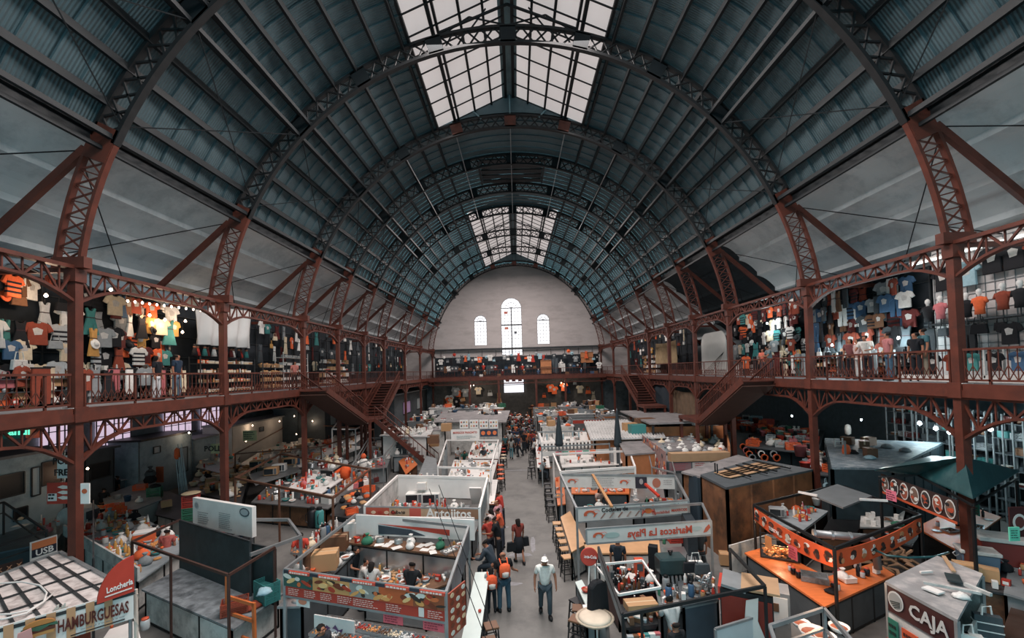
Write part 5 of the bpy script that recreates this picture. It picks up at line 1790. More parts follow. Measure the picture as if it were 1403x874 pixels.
# ---- 7. big menu board and the dark panelled steel counter
def upboard(pxl, pxr, ztop, h, label, m, t=.05, **kw):
 a, b = G(pxl[0], pxl[1], ztop), G(pxr[0], pxr[1], ztop)
 return board(a, b, ztop, h, label, m=m, t=t, **kw)
e, M, W = upboard((267, 681), (348, 694), 2.95, .95, 'large white menu board with a round logo at each end', CREAMY, name='menu_board', cat='menu board', t=.14)
shape(e, M, disc(-W / 2 + .25, .25, .13), (190, 190, 190), name='logo'); shape(e, M, disc(-W / 2 + .25, .25, .09), (150, 152, 154), name='logo', t=.012)
shape(e, M, disc(W / 2 - .35, .28, .24, .14), (80, 92, 98), name='logo'); shape(e, M, disc(W / 2 - .35, .28, .19, .1), (176, 182, 184), name='logo', t=.012)
scribble(e, M, -W / 2 + .3, .02, .6, 6, (130, 128, 128), lh=.07, th=.02)
scribble(e, M, -.1, .12, .7, 9, (130, 128, 128), lh=.06, th=.015)
q7 = [G(193.7, 807, .95), G(320, 862, .95), G(388, 813, .95), G(258, 772, .95)]
e, _ = counter(None, .95, 'stained steel counter with white panels in black iron below the slate panels', q=q7, top=STAINED, front=OFFWHITE, panels=1.1)
stall_frame([(181, 742), (313, 788), (376, 750), (247, 712)], 2.4, 'black iron frame with copper brown rails round the stained steel counter', m=mat('brown_iron', (70, 48, 42), .5), w=.05, sides=(0, 1, 3), extra=[(0, .45)])
e, M, W = upboard((247, 713), (343, 742), 2.45, 1.75, 'tall slate black panel standing behind the stained steel counter', SLATE, name='partition_board', cat='partition', edge=IRON)
e, M, W = upboard((343, 745), (377, 752), 2.3, 1.5, 'smaller slate black panel beside the tall one behind the steel counter', SLATE, name='partition_board', cat='partition', edge=IRON)
stall_frame([(343, 760), (412, 735), (395, 712), (348, 712)], 2.35, 'galvanised frame joining the slate panels to the next stall', m=GALV, w=.07, sides=(0, 1, 2), posts=(1,))
for n in range(4): put('crate', G(366, 822, .97) + Vector((0, 0, n * .13)), 'teal', 'on the steel counter end', rz=-.6, scale=(1.2, 1.2, .55))
put('cloth_heap', G(362, 812, 1.5), 'pale blue', 'on the teal crates')
for n in range(2): put('crate', G(322, 838, .97) + Vector((0, 0, n * .16)), 'rust', 'on the steel counter corner', rz=.5, scale=(1.2, 1.2, .6))
put('cloth_heap', G(346, 832, .97), 'rust', 'beside the rust crates', scale=1.1)
e = empty('trestle_frame', G(330, 900, 0), R(-25), label='bright orange wooden frame standing in the passage before the steel counter', cat='frame')
for x in (-.55, .55):
 b = MB(); b.beam((x, 0, 0), (x * .95, 0, 1.95 if x < 0 else 1.45), .1, .05); b.build('upright', ORANGEWOOD, e)
for z in (.5, 1.0, 1.4):
 b = MB(); b.beam((-.55, 0, z), (.55, 0, z), .05, .08); b.build('rung', ORANGEWOOD, e)
# ---- 8. brown stall with ovens, its neighbours behind
e, cq = counter([(344, 688), (449, 697), (512, 655), (392, 640)], 1.05, 'long brown board counter stall with ovens on the left', top=mat('dark_worktop', (96, 96, 96), .6), front=BROWN)
clutter(cq, 1.05, 130, BRIGHT + COUNTERTOP + [('cardboard_box', 3, ['tan', 'white'])], 'on the brown board counter', seed=41, scale=1.3)
BR = mat('rail_brown', (104, 70, 54), .55, var=.2)
stall_frame([(322, 655), (456, 682), (507, 643), (384, 622)], 2.4, 'brown wooden rail frame over the oven stall', m=BR, w=.07, sides=(0, 1, 2, 3), extra=[(0, .5)])
for x, y, c in [(383, 645, 'white'), (372, 650, 'tan'), (398, 636, 'tan'), (352, 640, 'tan')]:
 put('microwave', G(x, y, 1.5), c, 'on the shelf of the brown stall', scale=1.4, rz=.25)
b = MB(); b.slab(Q([(350, 664), (412, 645), (404, 632), (340, 650)], 1.46), .05); tag(b.build('oven_shelf', GALV), 'steel shelf carrying the ovens in the brown stall', 'shelf')
b = MB(); b.path([G(350, 664, 1.42), G(350, 664, 1.42) - Vector((0, 0, 1.42))], .05)
e, cq = counter([(322, 640), (420, 640), (500, 612), (385, 600)], 1.0, 'white cluttered counter behind the brown oven stall', top=WHITE, front=OFFWHITE)
clutter(cq, 1.0, 130, COUNTERTOP + [('bag', 3, ['white']), ('cardboard_box', 2, ['white', 'tan'])], 'on the white cluttered counter', seed=42, scale=1.5)
stall_frame([(322, 622), (440, 612), (512, 588), (400, 580)], 2.4, 'pale steel frame over the white cluttered counter', m=BR, w=.06)
stall_frame([(455, 588), (487, 588), (508, 577), (465, 575)], 3.0, 'white painted frame of the stall under the left stairs', m=WHITE, w=.07)
e, cq = counter([(420, 612), (486, 608), (505, 592), (440, 590)], 1.1, 'pale counter under the left stairs with dark bags', top=WHITE, front=DGREY)
clutter(cq, 1.1, 26, JUNK, 'on the counter under the left stairs', seed=43, scale=1.3)
e, cq = counter([(500, 643), (530, 640), (540, 615), (505, 610)], 1.05, 'glass topped display counter beside the orange figure', top=STEEL, front=GREY, frame=GALV)
clutter(cq, 1.05, 30, BRIGHT, 'on the glass topped display counter', seed=44, scale=1.3)
stall_frame([(482, 638), (525, 625), (545, 600), (505, 600)], 2.2, 'steel frame with close rails beside the orange figure', m=GALV, w=.05, mid=.3)
def dummy(px, py, z, cols, label, s=1.0):
 e = empty('hanging_dummy', G(px, py, z), label=label, cat='dummy')
 MB().lathe([(.05, -.75), (.2, -.55), (.24, -.25), (.2, 0), (.1, .08)], 10).build('torso', CLOTH, e, True, cols[0])
 MB().lathe([(.02, .05), (.13, .12), (.15, .25), (.06, .38)], 10).build('head', CLOTH, e, True, cols[1])
 for k in (-1, 1):
  MB().tube([(k * .18, 0, -.1), (k * .38, -.1, -.25), (k * .46, -.15, -.5)], [.09, .08, .06], 8).build('arm', CLOTH, e, True, cols[0])
  MB().tube([(k * .1, 0, -.6), (k * .18, -.1, -.95), (k * .2, -.15, -1.25)], [.12, .1, .07], 8).build('leg', CLOTH, e, True, cols[2])
 MB().tube([(0, 0, .35), (0, 0, 2.4 - z)], .01, 4).build('string', BLACK, e)
 e.scale = (s, s, 1)
 return e
dummy(473, 640, 2.0, [(232, 96, 48), (150, 150, 150), (210, 130, 90)], 'stuffed orange figure with a grey head hanging on a brown rail', 1.2)
dummy(498, 630, 2.0, [(226, 222, 216), (214, 96, 60), (214, 110, 80)], 'stuffed figure in white with an orange cap hanging beside the orange one', 1.1)
for k in range(6):
 put('handbag', G(480 + k * 7, 664 - k * 2, 1.5), ['white', 'pink', 'black', 'white', 'dark grey', 'maroon'][k], 'hanging from the rail below the stuffed figures', rz=R(60))
e, cq = counter([(452, 706), (495, 712), (520, 668), (488, 650)], 1.0, 'low dark table heaped with cloth between two stalls', top=IRON, front=DGREY)
clutter(cq, 1.0, 26, [('cloth_heap', 5, ['black', 'tan', 'golden', 'grey', 'orange']), ('bag', 3, ['black', 'white']), ('crate', 1, ['orange'])], 'on the low table between two stalls', seed=46)
put('thermos', G(438, 722, .95), 'teal', 'beside the brown board wall', scale=2, word='large water jug')
put('thermos', G(428, 722, .95), 'black', 'beside the brown board wall', scale=2, word='large water jug')
# ---- 9. stall with the red food banner
z = 2.4
F = [(390, 781), (611, 813), (642, 722), (488, 705)]
fr, fq = stall_frame(F, z, 'steel frame of the stall with the red food banner', m=GALV, w=.06, sides=(1, 2, 3))
a_, b_ = fq[0], fq[1]
e, M, W = board(a_, b_, 2.42, .62, 'long red menu banner with food pictures hung along the front of a stall', m=REDP, edge=GALV)
shape(e, M, rect(-W / 2, .24, W / 2, .31), (52, 56, 66), name='heading_strip')
for k, (t0, t1, c) in enumerate([(.0, .2, (58, 92, 84)), (.2, .44, (206, 150, 96)), (.44, .62, (150, 146, 140)), (.62, .82, (196, 96, 56)), (.82, 1.0, (150, 82, 54))]):
 shape(e, M, rect(-W / 2 + W * t0, -.06, -W / 2 + W * t1, .24), c, name='food_picture', t=.01)
rr = random.Random(2)
FOODC = [(210, 110, 64), (226, 160, 96), (120, 60, 40), (222, 216, 206), (176, 66, 46), (60, 50, 44), (236, 190, 130)]
for k in range(46):
 x, y = rr.uniform(-W / 2 + .1, W / 2 - .1), rr.uniform(0, .19)
 rx, ry = rr.uniform(.05, .17), rr.uniform(.025, .06)
 an = rr.uniform(-.5, .5)
 shape(e, M, [(x + u * math.cos(an) - v * math.sin(an), y + u * math.sin(an) + v * math.cos(an)) for u, v in disc(0, 0, rx, ry, 9)], rr.choice(FOODC), name='food_picture', t=.012 + .0003 * k)
for k, t in enumerate((.04, .24, .46, .66, .86)):
 shape(e, M, rect(-W / 2 + W * t, .25, -W / 2 + W * (t + .14), .32), (206, 84, 66), name='heading', t=.03)
 scribble(e, M @ Matrix.Translation((0, 0, .03)), -W / 2 + W * t + .03, .265, W * .12, 1, (240, 220, 210), th=.035, ragged=.05)
for t in (.03, .14, .25, .36, .46, .66, .9):
 scribble(e, M, -W / 2 + W * t, -.12, W * (.09 if t != .46 else .16), 4, (232, 196, 186), lh=.042, th=.014)
shape(e, M, rect(W * .35, -.26, W * .38, -.07), (232, 220, 214), name='price_strip')
for k, t in enumerate((.7, .93)):
 p = a_.lerp(b_, t)
 e, M2, W2 = board(a_.lerp(b_, t - .06), a_.lerp(b_, t + .055), 1.84, .26, 'pink paper notice taped below the red food banner', m=mat('pink_paper', (216, 96, 106), .8), name='notice', cat='notice', t=.01)
 scribble(e, M2, -W2 / 2 + .04, .07, W2 * .85, 4, (120, 50, 60), lh=.05, th=.012)
e, M2, W2 = board(a_.lerp(b_, .08), a_.lerp(b_, .17), 1.86, .25, 'small picture card hung below the left end of the red food banner', m=CREAMY, name='notice', cat='notice', t=.01)
shape(e, M2, disc(0, 0, .12, .07), (206, 130, 104), name='food_picture')
p2 = fq[1].lerp(fq[2], .14)
e, M, W = board(b_ + Vector((.05, -.02, 0)), p2 + Vector((.32, 0, 0)), 2.4, .95, 'red side banner with a grid of small food pictures facing the aisle', m=mat('banner_rust', (162, 74, 54), .5))
for i in range(3):
 for j in range(6):
  shape(e, M, disc(-W / 2 + W * (i + .5) / 3, .4 - j * .155, W * .11, .05, 8), [(226, 196, 160), (120, 62, 44), (216, 216, 206)][(i + j) % 3], name='food_picture')
b = MB(); b.sheet(fq[1].lerp(fq[2], .15), fq[2], 1.75, 2.35, .04)
tag(b.build('side_screen', mat('blue_grey_panel', (96, 108, 118), .5, var=.3, scale=4)), 'blue-grey glazed side screen of the red banner stall along the aisle', 'screen')
dq = [fq[0] + Vector((.7, -.5, 0)), fq[1] + Vector((-.1, -.45, 0)), fq[1] + Vector((0, .7, 0)), fq[0] + Vector((.8, .6, 0))]
dq = [Vector((p.x, p.y, 1.0)) for p in dq]
e, _ = counter(None, 1.0, 'front display counter of food trays under the red menu banner', q=dq, top=STEEL, front=OFFWHITE, frame=GALV)
for k in range(11):
 p = in_quad([Vector(v) for v in dq], .06 + k * .086, .35)
 put('tray', (p.x, p.y, 1.0), ['golden', 'white', 'brown', 'orange', 'cream', 'green'][k % 6], 'in the display under the red banner', rz=R(-14))
 p = in_quad([Vector(v) for v in dq], .06 + k * .086, .78)
 put('tray', (p.x, p.y, 1.0), ['brown', 'cream', 'white', 'red', 'golden'][k % 5], 'in the back row of the display', rz=R(-14))
e, M, W = board(G(431, 862, 1.0), G(486, 872, 1.0), 1.35, .62, 'white drinks chest side with a purple crest below the red banner', m=CREAMY, name='panel_sign', cat='panel')
shape(e, M, [(-.3, -.02), (-.2, .12), (-.05, .05), (.05, .16), (.14, .05), (.26, .1), (.2, -.08), (.05, -.18), (-.12, -.1)], (96, 70, 110), name='crest')
shape(e, M, disc(-.02, 0, .14, .07), (214, 208, 214), name='crest', t=.012)
sq = [fq[0].lerp(fq[3], .02) + Vector((-.25, 0, 0)), fq[0].lerp(fq[3], .02) + Vector((.3, 0, 0)), fq[3] + Vector((.3, 0, 0)), fq[3] + Vector((-.25, 0, 0))]
sq = [Vector((p.x, p.y, 0)) for p in sq]
e, _ = counter(None, 1.5, 'high side shelf loaded with boxes on the left of the red banner stall', q=[Vector((p.x, p.y, 1.5)) for p in sq], top=GALV, front=DGREY)
LS = 'on the side shelf of the red banner stall'
put('cardboard_box', G(446, 778, 1.7), 'tan', LS, scale=1.6, rz=.2); put('cardboard_box', G(462, 752, 1.7), 'brown', LS, scale=1.5, rz=.1)
put('cardboard_box', G(487, 733, 1.7), 'white', LS, scale=1.6, rz=.15)
clutter([Vector((p.x, p.y, 1.5)) for p in sq], 1.5, 22, [('crate', 2, ['orange', 'red']), ('bag', 4, ['white', 'orange', 'black']), ('pan_lid', 1, ['silver']), ('bowl', 2, ['silver', 'white'])], LS, seed=51)
bq = [fq[3].lerp(fq[2], 0) + Vector((0, -.7, 0)), fq[2] + Vector((0, -.6, 0)), fq[2], fq[3]]
bq = [Vector((p.x, p.y, 1.75)) for p in bq]
e, _ = counter(None, 1.75, 'back shelf of the red banner stall with papers and cloths', q=bq, top=BROWN, front=STEEL)
clutter(bq, 1.75, 30, [('paper_sheet', 3, ['white']), ('carton', 2, ['white', 'red']), ('bag', 3, ['white', 'green']), ('plate_pile', 1, ['white']), ('tray', 1, ['white'])], 'on the back shelf of the red banner stall', seed=52)
e, M, W = upboard((488, 705), (650, 712), 2.5, .62, 'white back fascia of the red banner stall with red and dark triangles', CREAMY)
shape(e, M, [(-W * .3, .06), (W * .3, -.02), (W * .3, -.2), (W * .0, -.06)], (188, 72, 56), name='triangle')
shape(e, M, [(-W * .3, .02), (-W * .02, -.08), (W * .1, -.24), (-W * .3, -.26)], (58, 70, 80), name='triangle', t=.01)
iq = Q([(496, 800), (592, 812), (600, 778), (510, 770)], 1.05)
e, _ = counter(None, 1.05, 'steel kitchen island with bread and sauces inside the red banner stall', q=iq, top=STEEL, front=GREY, frame=GALV)
clutter(iq, 1.05, 80, [('bread_roll', 6, ['golden', 'tan', 'cream']), ('sauce_bottle', 4, ['white', 'yellow', 'orange', 'red']), ('bowl', 3, ['silver', 'white']), ('tray', 2, ['cream', 'brown', 'green']), ('plate', 1, ['white'])], 'on the kitchen island of the red banner stall', seed=53)
jq = Q([(580, 812), (612, 800), (636, 745), (618, 742)], 1.1)
e, _ = counter(None, 1.1, 'brown topped service ledge inside the aisle side of the red banner stall', q=jq, top=BROWN, front=GREY)
put('bag', G(616, 770, 1.15), 'orange', 'on the brown service ledge', scale=1.3)
clutter(jq, 1.1, 20, COUNTERTOP, 'on the brown service ledge', seed=54)
put('chair', G(500, 752, 0.0), 'golden', 'inside the red banner stall', rz=2.8, scale=1.2)
put('chair', G(508, 772, 0.0), 'golden', 'inside the red banner stall', rz=3.0, scale=1.2)
aq = [Vector((-1.42, 9.0, 1.0)), Vector((-1.0, 9.0, 1.0)), Vector((-1.0, 13.3, 1.0)), Vector((-1.42, 13.3, 1.0))]
MINT = mat('mint_laminate', (196, 208, 204), .35, var=.04)
e, _ = counter(None, 1.0, 'narrow mint white dining counter along the aisle beside the red banner stall', q=aq, top=MINT, front=DGREY, inset=.2)
for k, y in enumerate((9.3, 9.85, 10.4, 11.0)): put('stool', (-.82, y, 0), 'brown', 'at the mint white aisle counter', rz=.1 * k)
put('fruit', (-1.1, 11.1, 1.0), 'red', 'on the mint white aisle counter')
b = MB(); b.tube([(-2.6, 12.6, 3.7), (-.7, 9.2, 1.2), (-.2, 8.6, .5)], .01, 4); b.tube([(-2.4, 13.0, 3.7), (-.5, 9.4, 1.1), (-.0, 8.6, .5)], .01, 4)
tag(b.build('guy_wire', BLACK), 'pair of thin dark wires slanting across the mint aisle counter', 'wire')
# ---- 10. antojitos stall
F = [(500, 694), (657, 697), (668, 655), (545, 652)]
fr, fq = stall_frame(F, 2.4, 'white steel frame of the antojitos stall', m=WHITE, w=.08, sides=(1, 2, 3))
e, M, W = board(fq[0], fq[1], 2.4, .36, 'food banner reading Antojitos across the front of a white stall', m=mat('banner_tan', (196, 164, 136), .5, var=.1), edge=GALV)
shape(e, M, rect(-W / 2, -.16, -W * .28, .16), (180, 84, 66), name='colour_band'); shape(e, M, rect(-W * .1, -.16, -.0, .16), (196, 92, 80), name='colour_band'); shape(e, M, rect(W * .12, -.16, W * .5, .16), (146, 108, 84), name='colour_band')
text('Antojitos', .42, WHITEINK, e, M @ Matrix.Translation((W * .24, 0, .012)))
text('Cubano', .16, INK, e, M @ Matrix.Translation((-W * .2, .02, .012)))
for k in range(5): shape(e, M, disc(-W * .42 + k * .24, 0, .09, .06, 9), [(226, 196, 170), (176, 60, 48)][k % 2], name='food_picture', t=.012)
e, M, W = upboard((490, 707), (650, 709), 2.2, .5, 'long plain white fascia below the Antojitos banner', WHITE, name='fascia', cat='fascia')
b = MB(); b.sheet(fq[3], fq[2], 1.5, 2.35, .04); tag(b.build('back_panel', WHITE), 'white back wall panel of the antojitos stall', 'panel')
b = MB(); b.sheet(fq[0], fq[3], 1.5, 2.35, .04); tag(b.build('back_panel', OFFWHITE), 'white left side panel of the antojitos stall', 'panel')
kq = [Vector((p.x, p.y, 1.05)) for p in (in_quad(fq, .05, .35), in_quad(fq, .92, .35), in_quad(fq, .95, .85), in_quad(fq, .05, .85))]
e, _ = counter(None, 1.05, 'grey steel kitchen counter inside the antojitos stall', q=kq, top=STEEL, front=GREY)
for x, y in ((569, 688), (592, 688)): put('microwave', G(x, y, 1.3), 'white', 'on the antojitos counter', scale=1.5, rz=0)
put('cardboard_box', G(578, 670, 1.9), 'white', 'on top of the ovens in the antojitos stall', rz=0)
clutter(kq, 1.05, 50, BRIGHT, 'on the antojitos counter', seed=55, umin=.35)
clutter(kq, 1.05, 10, [('bag', 4, ['orange', 'white', 'pink']), ('bucket', 2, ['red', 'white'])], 'at the left end of the antojitos counter', seed=56, umax=.28, scale=1.4)
b = MB(); b.beam(G(651, 668, 2.2), G(654, 690, 1.2), .5, .06, up=(0, 1, 0)); tag(b.build('loose_board', WHITE), 'white board leaning inside the antojitos stall near the aisle', 'board')
put('bottle', G(609, 690, 1.2), 'red', 'on the antojitos counter, tall', scale=1.8)
aq = Q([(669, 690), (677, 690), (682, 657), (675, 657)], 1.0)
e, _ = counter(None, 1.0, 'narrow white dining counter along the aisle at the antojitos stall', q=aq, top=WHITE, front=DGREY, inset=.15)
b = MB()
for k in range(9): p = fq[1].lerp(fq[2], k / 8); b.beam((p.x, p.y, 2.4), (p.x - .1, p.y, 1.1), .03)
tag(b.build('side_rack', GALV), 'slanting steel bars on the aisle side of the antojitos stall', 'rack')
# ---- 11. mariscos panchito stall
F = [(598, 603), (683, 600), (690, 573), (612, 573)]
q = Q(F, 2.3)
fr, fq = stall_frame([(600, 640), (672, 642), (683, 603), (612, 603)], 2.3, 'white frame of the seafood stall with picture menus', m=WHITE, w=.07)
hut([(600, 577), (688, 577), (694, 563), (612, 563)], 2.7, 'grey felt roofed stall carrying four white picture menus', walls=OFFWHITE, roof=ROOFG)
e, M, W = wall_sign(618, 657, 588, 603, 31.2, 'white banner reading Mariscos Panchito in red', CREAMY)[:3]
text('MARISCOS PANCHITO', .2, REDINK, e, M @ Matrix.Translation((0, .15, .01)), squash=.85)
scribble(e, M @ Matrix.Translation((0, 0, .01)), -W * .3, -.1, W * .7, 3, (130, 150, 150), lh=.09, th=.03)
for k in range(4):
 e, M, W, h = wall_sign(630 + k * 13.5, 642 + k * 13.5, 575, 587, 31.6, 'white picture menu board above the seafood stall', CREAMY, name='menu_board')
 for i in range(3):
  for j in range(2): shape(e, M, disc(-W * .3 + i * W * .3, h * (.22 - .42 * j), W * .1, h * .1, 8), [(196, 96, 66), (90, 84, 80), (206, 170, 120)][(i + j + k) % 3], name='food_picture')
e, M, W, h = wall_sign(658, 682, 588, 598, 31.4, 'dark menu board with orange pictures beside the Panchito banner', mat('sign_night', (46, 56, 74), .5), name='menu_board')
for k in range(3): shape(e, M, disc(-W * .33 + k * W * .33, 0, W * .12, h * .3, 8), (226, 120, 72), name='food_picture')
e, cq = counter([(640, 628), (684, 628), (688, 606), (648, 606)], 1.05, 'red fronted counter of the seafood stall beside the aisle', top=WHITE, front=REDP, frame=WHITE)
clutter(cq, 1.05, 46, BRIGHT, 'on the red fronted counter', seed=57)
e, cq = counter([(612, 658), (674, 660), (682, 630), (622, 630)], 1.05, 'white counter of the seafood stall before the picture menus', top=WHITE, front=WHITE)
clutter(cq, 1.05, 46, COUNTERTOP, 'on the white seafood counter', seed=58)
for k in range(5): b = MB(); p = G(606 + k * 1.5, 640 - k * 8, 2.2); b.beam(p, (p.x, p.y, .1), .06); tag(b.build('pipe', GALV), 'upright steel pipe at the side of the seafood stall', 'pipe', 'upright pipes')
for k in range(4): put('stool', G(686, 656 - k * 6.2, .7) - Vector((0, 0, .7)), 'orange', 'beside the white seafood counter')
for k in range(8): put('stool', G(689.5, 628 - k * 4.4, .7) - Vector((0, 0, .7)), 'red' if k > 1 else 'cream', 'beside the red fronted counter')
hut([(524, 596), (585, 597), (590, 588), (535, 587)], 2.5, 'white box kiosk with a grey door and crockery on its roof', walls=WHITE, roof=ROOFW, door=(0, .32, .55))
clutter(Q([(524, 596), (583, 596), (588, 588), (535, 588)], 2.52), 2.52, 26, [('bag', 4, ['white', 'cream']), ('plate_pile', 2, ['white']), ('bucket', 1, ['red']), ('cardboard_box', 1, ['white'])], 'on the white box kiosk roof', seed=60)
for x, y, z_, c in [(612, 590, 2.4, 'tan'), (594, 611, 1.5, 'tan'), (594, 607, 1.95, 'brown')]: put('cardboard_box', G(x, y, z_), c, 'piled behind the seafood stall', scale=2.0, rz=.05)
b = MB(); b.box(G(612, 596, 0) + Vector((0, 0, 1.1)), (1.0, .8, 2.2)); tag(b.build('tall_cupboard', GREY), 'tall grey cupboard under a cardboard box behind the seafood stall', 'cupboard')
b = MB(); b.box(G(594, 626, 0) + Vector((0, 0, .7)), (1.1, .9, 1.4)); tag(b.build('cupboard', OFFWHITE), 'pale low cupboard under two cardboard boxes', 'cupboard')
e, cq = counter([(556, 650), (572, 636), (560, 622), (546, 632)], 1.0, 'small orange topped table with a dark edge beside the white kiosk', top=ORANGEWOOD, front=BROWN)
clutter(cq, 1.0, 8, BRIGHT, 'on the small orange topped table', seed=61)
e, cq = counter([(572, 654), (600, 650), (598, 628), (584, 624)], 1.3, 'grey metal hood unit beside the small orange table', top=GREY, front=GREY, frame=GREY)
for (x, y, tx) in [(508, 579, 0), (536, 580, 0)]:
 pass
# ---- more of the crowded left side: shelves, hanging goods and low signs
def extra_counter(px, z, label, top, front, n, kinds, where, seed, scale=1.4, frame=IRON):
 e, q = counter(px, z, label, top=top, front=front, frame=frame)
 clutter(q, z, n, kinds, where, seed=seed, scale=scale)
extra_counter([(268, 640), (312, 650), (330, 622), (290, 612)], 1.3, 'grey serving counter before the pale partitioned cabin', STEEL, GREY, 26, COUNTERTOP, 'on the grey serving counter', 201)
extra_counter([(340, 600), (400, 604), (430, 585), (365, 580)], 1.2, 'long steel serving line before the cream cabin', STEEL, OFFWHITE, 50, COUNTERTOP + BRIGHT, 'on the steel serving line', 202)
extra_counter([(395, 668), (440, 676), (470, 656), (425, 648)], 1.5, 'raised rack of white crockery inside the brown stall', WHITE, GREY, 30, BRIGHT, 'on the raised crockery rack', 203, 1.2)
extra_counter([(412, 640), (455, 645), (478, 630), (436, 624)], 1.5, 'second raised rack of bags in the brown stall', STEEL, DGREY, 26, [('bag', 4, ['white', 'silver', 'cream']), ('carton', 3, ['white', 'red', 'maroon']), ('pot', 1, ['silver'])], 'on the second raised rack', 204, 1.2)
extra_counter([(540, 668), (600, 668), (604, 655), (552, 654)], 1.5, 'steel rear shelf of the antojitos stall', STEEL, WHITE, 30, BRIGHT, 'on the antojitos rear shelf', 205, 1.1)
extra_counter([(520, 704), (640, 706), (644, 692), (530, 690)], 1.3, 'narrow front shelf behind the Antojitos banner', STEEL, WHITE, 36, BRIGHT, 'on the antojitos front shelf', 206, 1.1)
extra_counter([(538, 625), (560, 624), (566, 612), (545, 612)], 1.2, 'steel table with orange goods left of the seafood stall', STEEL, GREY, 16, BRIGHT, 'on the steel table by the seafood stall', 207)
extra_counter([(405, 765), (436, 745), (470, 716), (452, 712)], 1.1, 'narrow work table behind the man in the red t-shirt', STEEL, BROWN, 26, COUNTERTOP, 'on the narrow work table', 208, 1.2)
extra_counter([(262, 752), (340, 745), (350, 718), (282, 715)], .9, 'low worktop hidden behind the white menu board', DGREY, DGREY, 20, JUNK, 'on the low worktop behind the menu board', 209, 1.0)
extra_counter([(150, 662), (200, 650), (205, 636), (150, 640)], 1.3, 'pale counter before the dark booth on the left', OFFWHITE, GREY, 20, COUNTERTOP, 'on the pale counter before the dark booth', 210, 1.3)
# ================================================================== RIGHT SIDE OF THE AISLE
# ---- 12. seafood stalls with shrimp and crab banners
F = [(790, 697), (943, 686), (925, 652), (768, 650)]
fr, fq = stall_frame(F, 2.4, 'galvanised frame of the seafood stall with shrimp and crab banner', m=GALV, w=.07, sides=(1, 2, 3))
GREYSIGN = mat('sign_pale_grey', (206, 204, 200), .5, var=.06)
def shrimp(e, M, x, y, s, flip=1):
 pts = []
 for k in range(11):
  a = R(200 - k * 24)
  pts.append((x + flip * s * math.cos(a) * 1.2, y + s * .8 * math.sin(a)))
 for k in range(10, -1, -1):
  a = R(200 - k * 24); r = s * (.5 + .035 * k)
  pts.append((x + flip * r * math.cos(a) * 1.1, y + r * .75 * math.sin(a) - s * .08))
 shape(e, M, pts, (198, 96, 66), name='shrimp_picture', t=.014)
 shape(e, M, [(x + flip * s * 1.1, y + s * .1), (x + flip * s * 1.6, y + s * .25), (x + flip * s * 1.2, y - s * .1)], (198, 96, 66), name='shrimp_picture', t=.013)
 b = MB(); b.tube([M @ Vector((x + flip * s * .6, y + s * .7, .02)), M @ Vector((x + flip * s * 1.5, y + s * .85, .02)), M @ Vector((x + flip * s * 2.0, y + s * .5, .02))], .006, 4); b.build('feeler', REDINK, e)
e, M, W = board(fq[0], fq[1], 2.42, .46, 'grey seafood banner with a shrimp, cocktail lettering and a crab', m=GREYSIGN, edge=GALV)
shrimp(e, M, -W * .39, 0, .17)
text('Cocteles de', .19, INK, e, M @ Matrix.Translation((-W * .17, .11, .012)))
for k in range(5): shape(e, M, [(-W * .3 + k * .3, -.16), (-W * .3 + k * .3 + .05, -.16), (-W * .3 + k * .3 + .2, .0), (-W * .3 + k * .3 + .15, .02)], [(150, 120, 110), (176, 150, 140)][k % 2], name='food_picture')
shape(e, M, rect(W * .06, -.22, W * .067, .22), (120, 124, 126), name='divider', t=.02)
cx = W * .13
shape(e, M, disc(cx, -.02, .14, .09), (206, 116, 66), name='crab_picture')
for s in (-1, 1):
 for k in range(4):
  b = MB(); b.tube([M @ Vector((cx + s * .1, -.04, .012)), M @ Vector((cx + s * (.2 + .01 * k), .04 - k * .05, .012)), M @ Vector((cx + s * .22, -.06 - k * .04, .012))], .012, 4); b.build('crab_leg', REDINK, e)
 shape(e, M, disc(cx + s * .17, .12, .06, .045, 8), (206, 116, 66), name='crab_picture')
text('de a la', .1, mat('ink_teal', (120, 140, 140), .6, var=0), e, M @ Matrix.Translation((W * .25, .1, .012)))
text('VUELVE A LA', .12, mat('ink_teal', None), e, M @ Matrix.Translation((W * .4, .12, .012)), squash=.8)
text('Especialidad', .13, mat('ink_rose', (190, 110, 100), .6, var=0), e, M @ Matrix.Translation((W * .24, -.1, .012)))
text('MARISCOS', .12, REDINK, e, M @ Matrix.Translation((W * .41, -.07, .012)))
e, M, W = board(fq[3], fq[2], 2.35, .5, 'white shrimp banner with dark portrait at the back of the same stall', m=GREYSIGN)
shrimp(e, M, -W * .4, 0, .15); shrimp(e, M, W * .06, 0, .14)
scribble(e, M, -W * .22, .16, W * .2, 5, (150, 140, 140), lh=.08, th=.02)
shape(e, M, rect(W * .16, -.24, W * .26, .24), (50, 46, 56), name='portrait'); shape(e, M, disc(W * .21, .05, .08, .12), (170, 160, 160), name='portrait', t=.014)
shape(e, M, disc(W * .34, 0, .17, .2), (176, 110, 90), name='food_picture')
scribble(e, M, W * .4, .1, W * .08, 3, (150, 140, 140), lh=.08, th=.02)
kq = Q([(783, 676), (862, 676), (862, 664), (783, 664)], 1.3)
e, _ = counter(None, 1.3, 'orange shelf inside the shrimp banner stall', q=kq, top=ORANGEWOOD, front=DGREY)
clutter(kq, 1.3, 46, [('plate_pile', 2, ['white']), ('jar', 2, ['silver', 'orange']), ('cup', 3, ['white', 'silver']), ('bottle', 2, ['white', 'red']), ('bowl', 2, ['white'])], 'on the orange shelf', seed=71)
e, _ = counter([(862, 690), (912, 690), (908, 662), (866, 662)], 1.2, 'dark fitted kitchen unit in the shrimp banner stall', top=STEEL, front=DGREY)
clutter(_, 1.2, 12, COUNTERTOP, 'on the dark kitchen unit', seed=72)
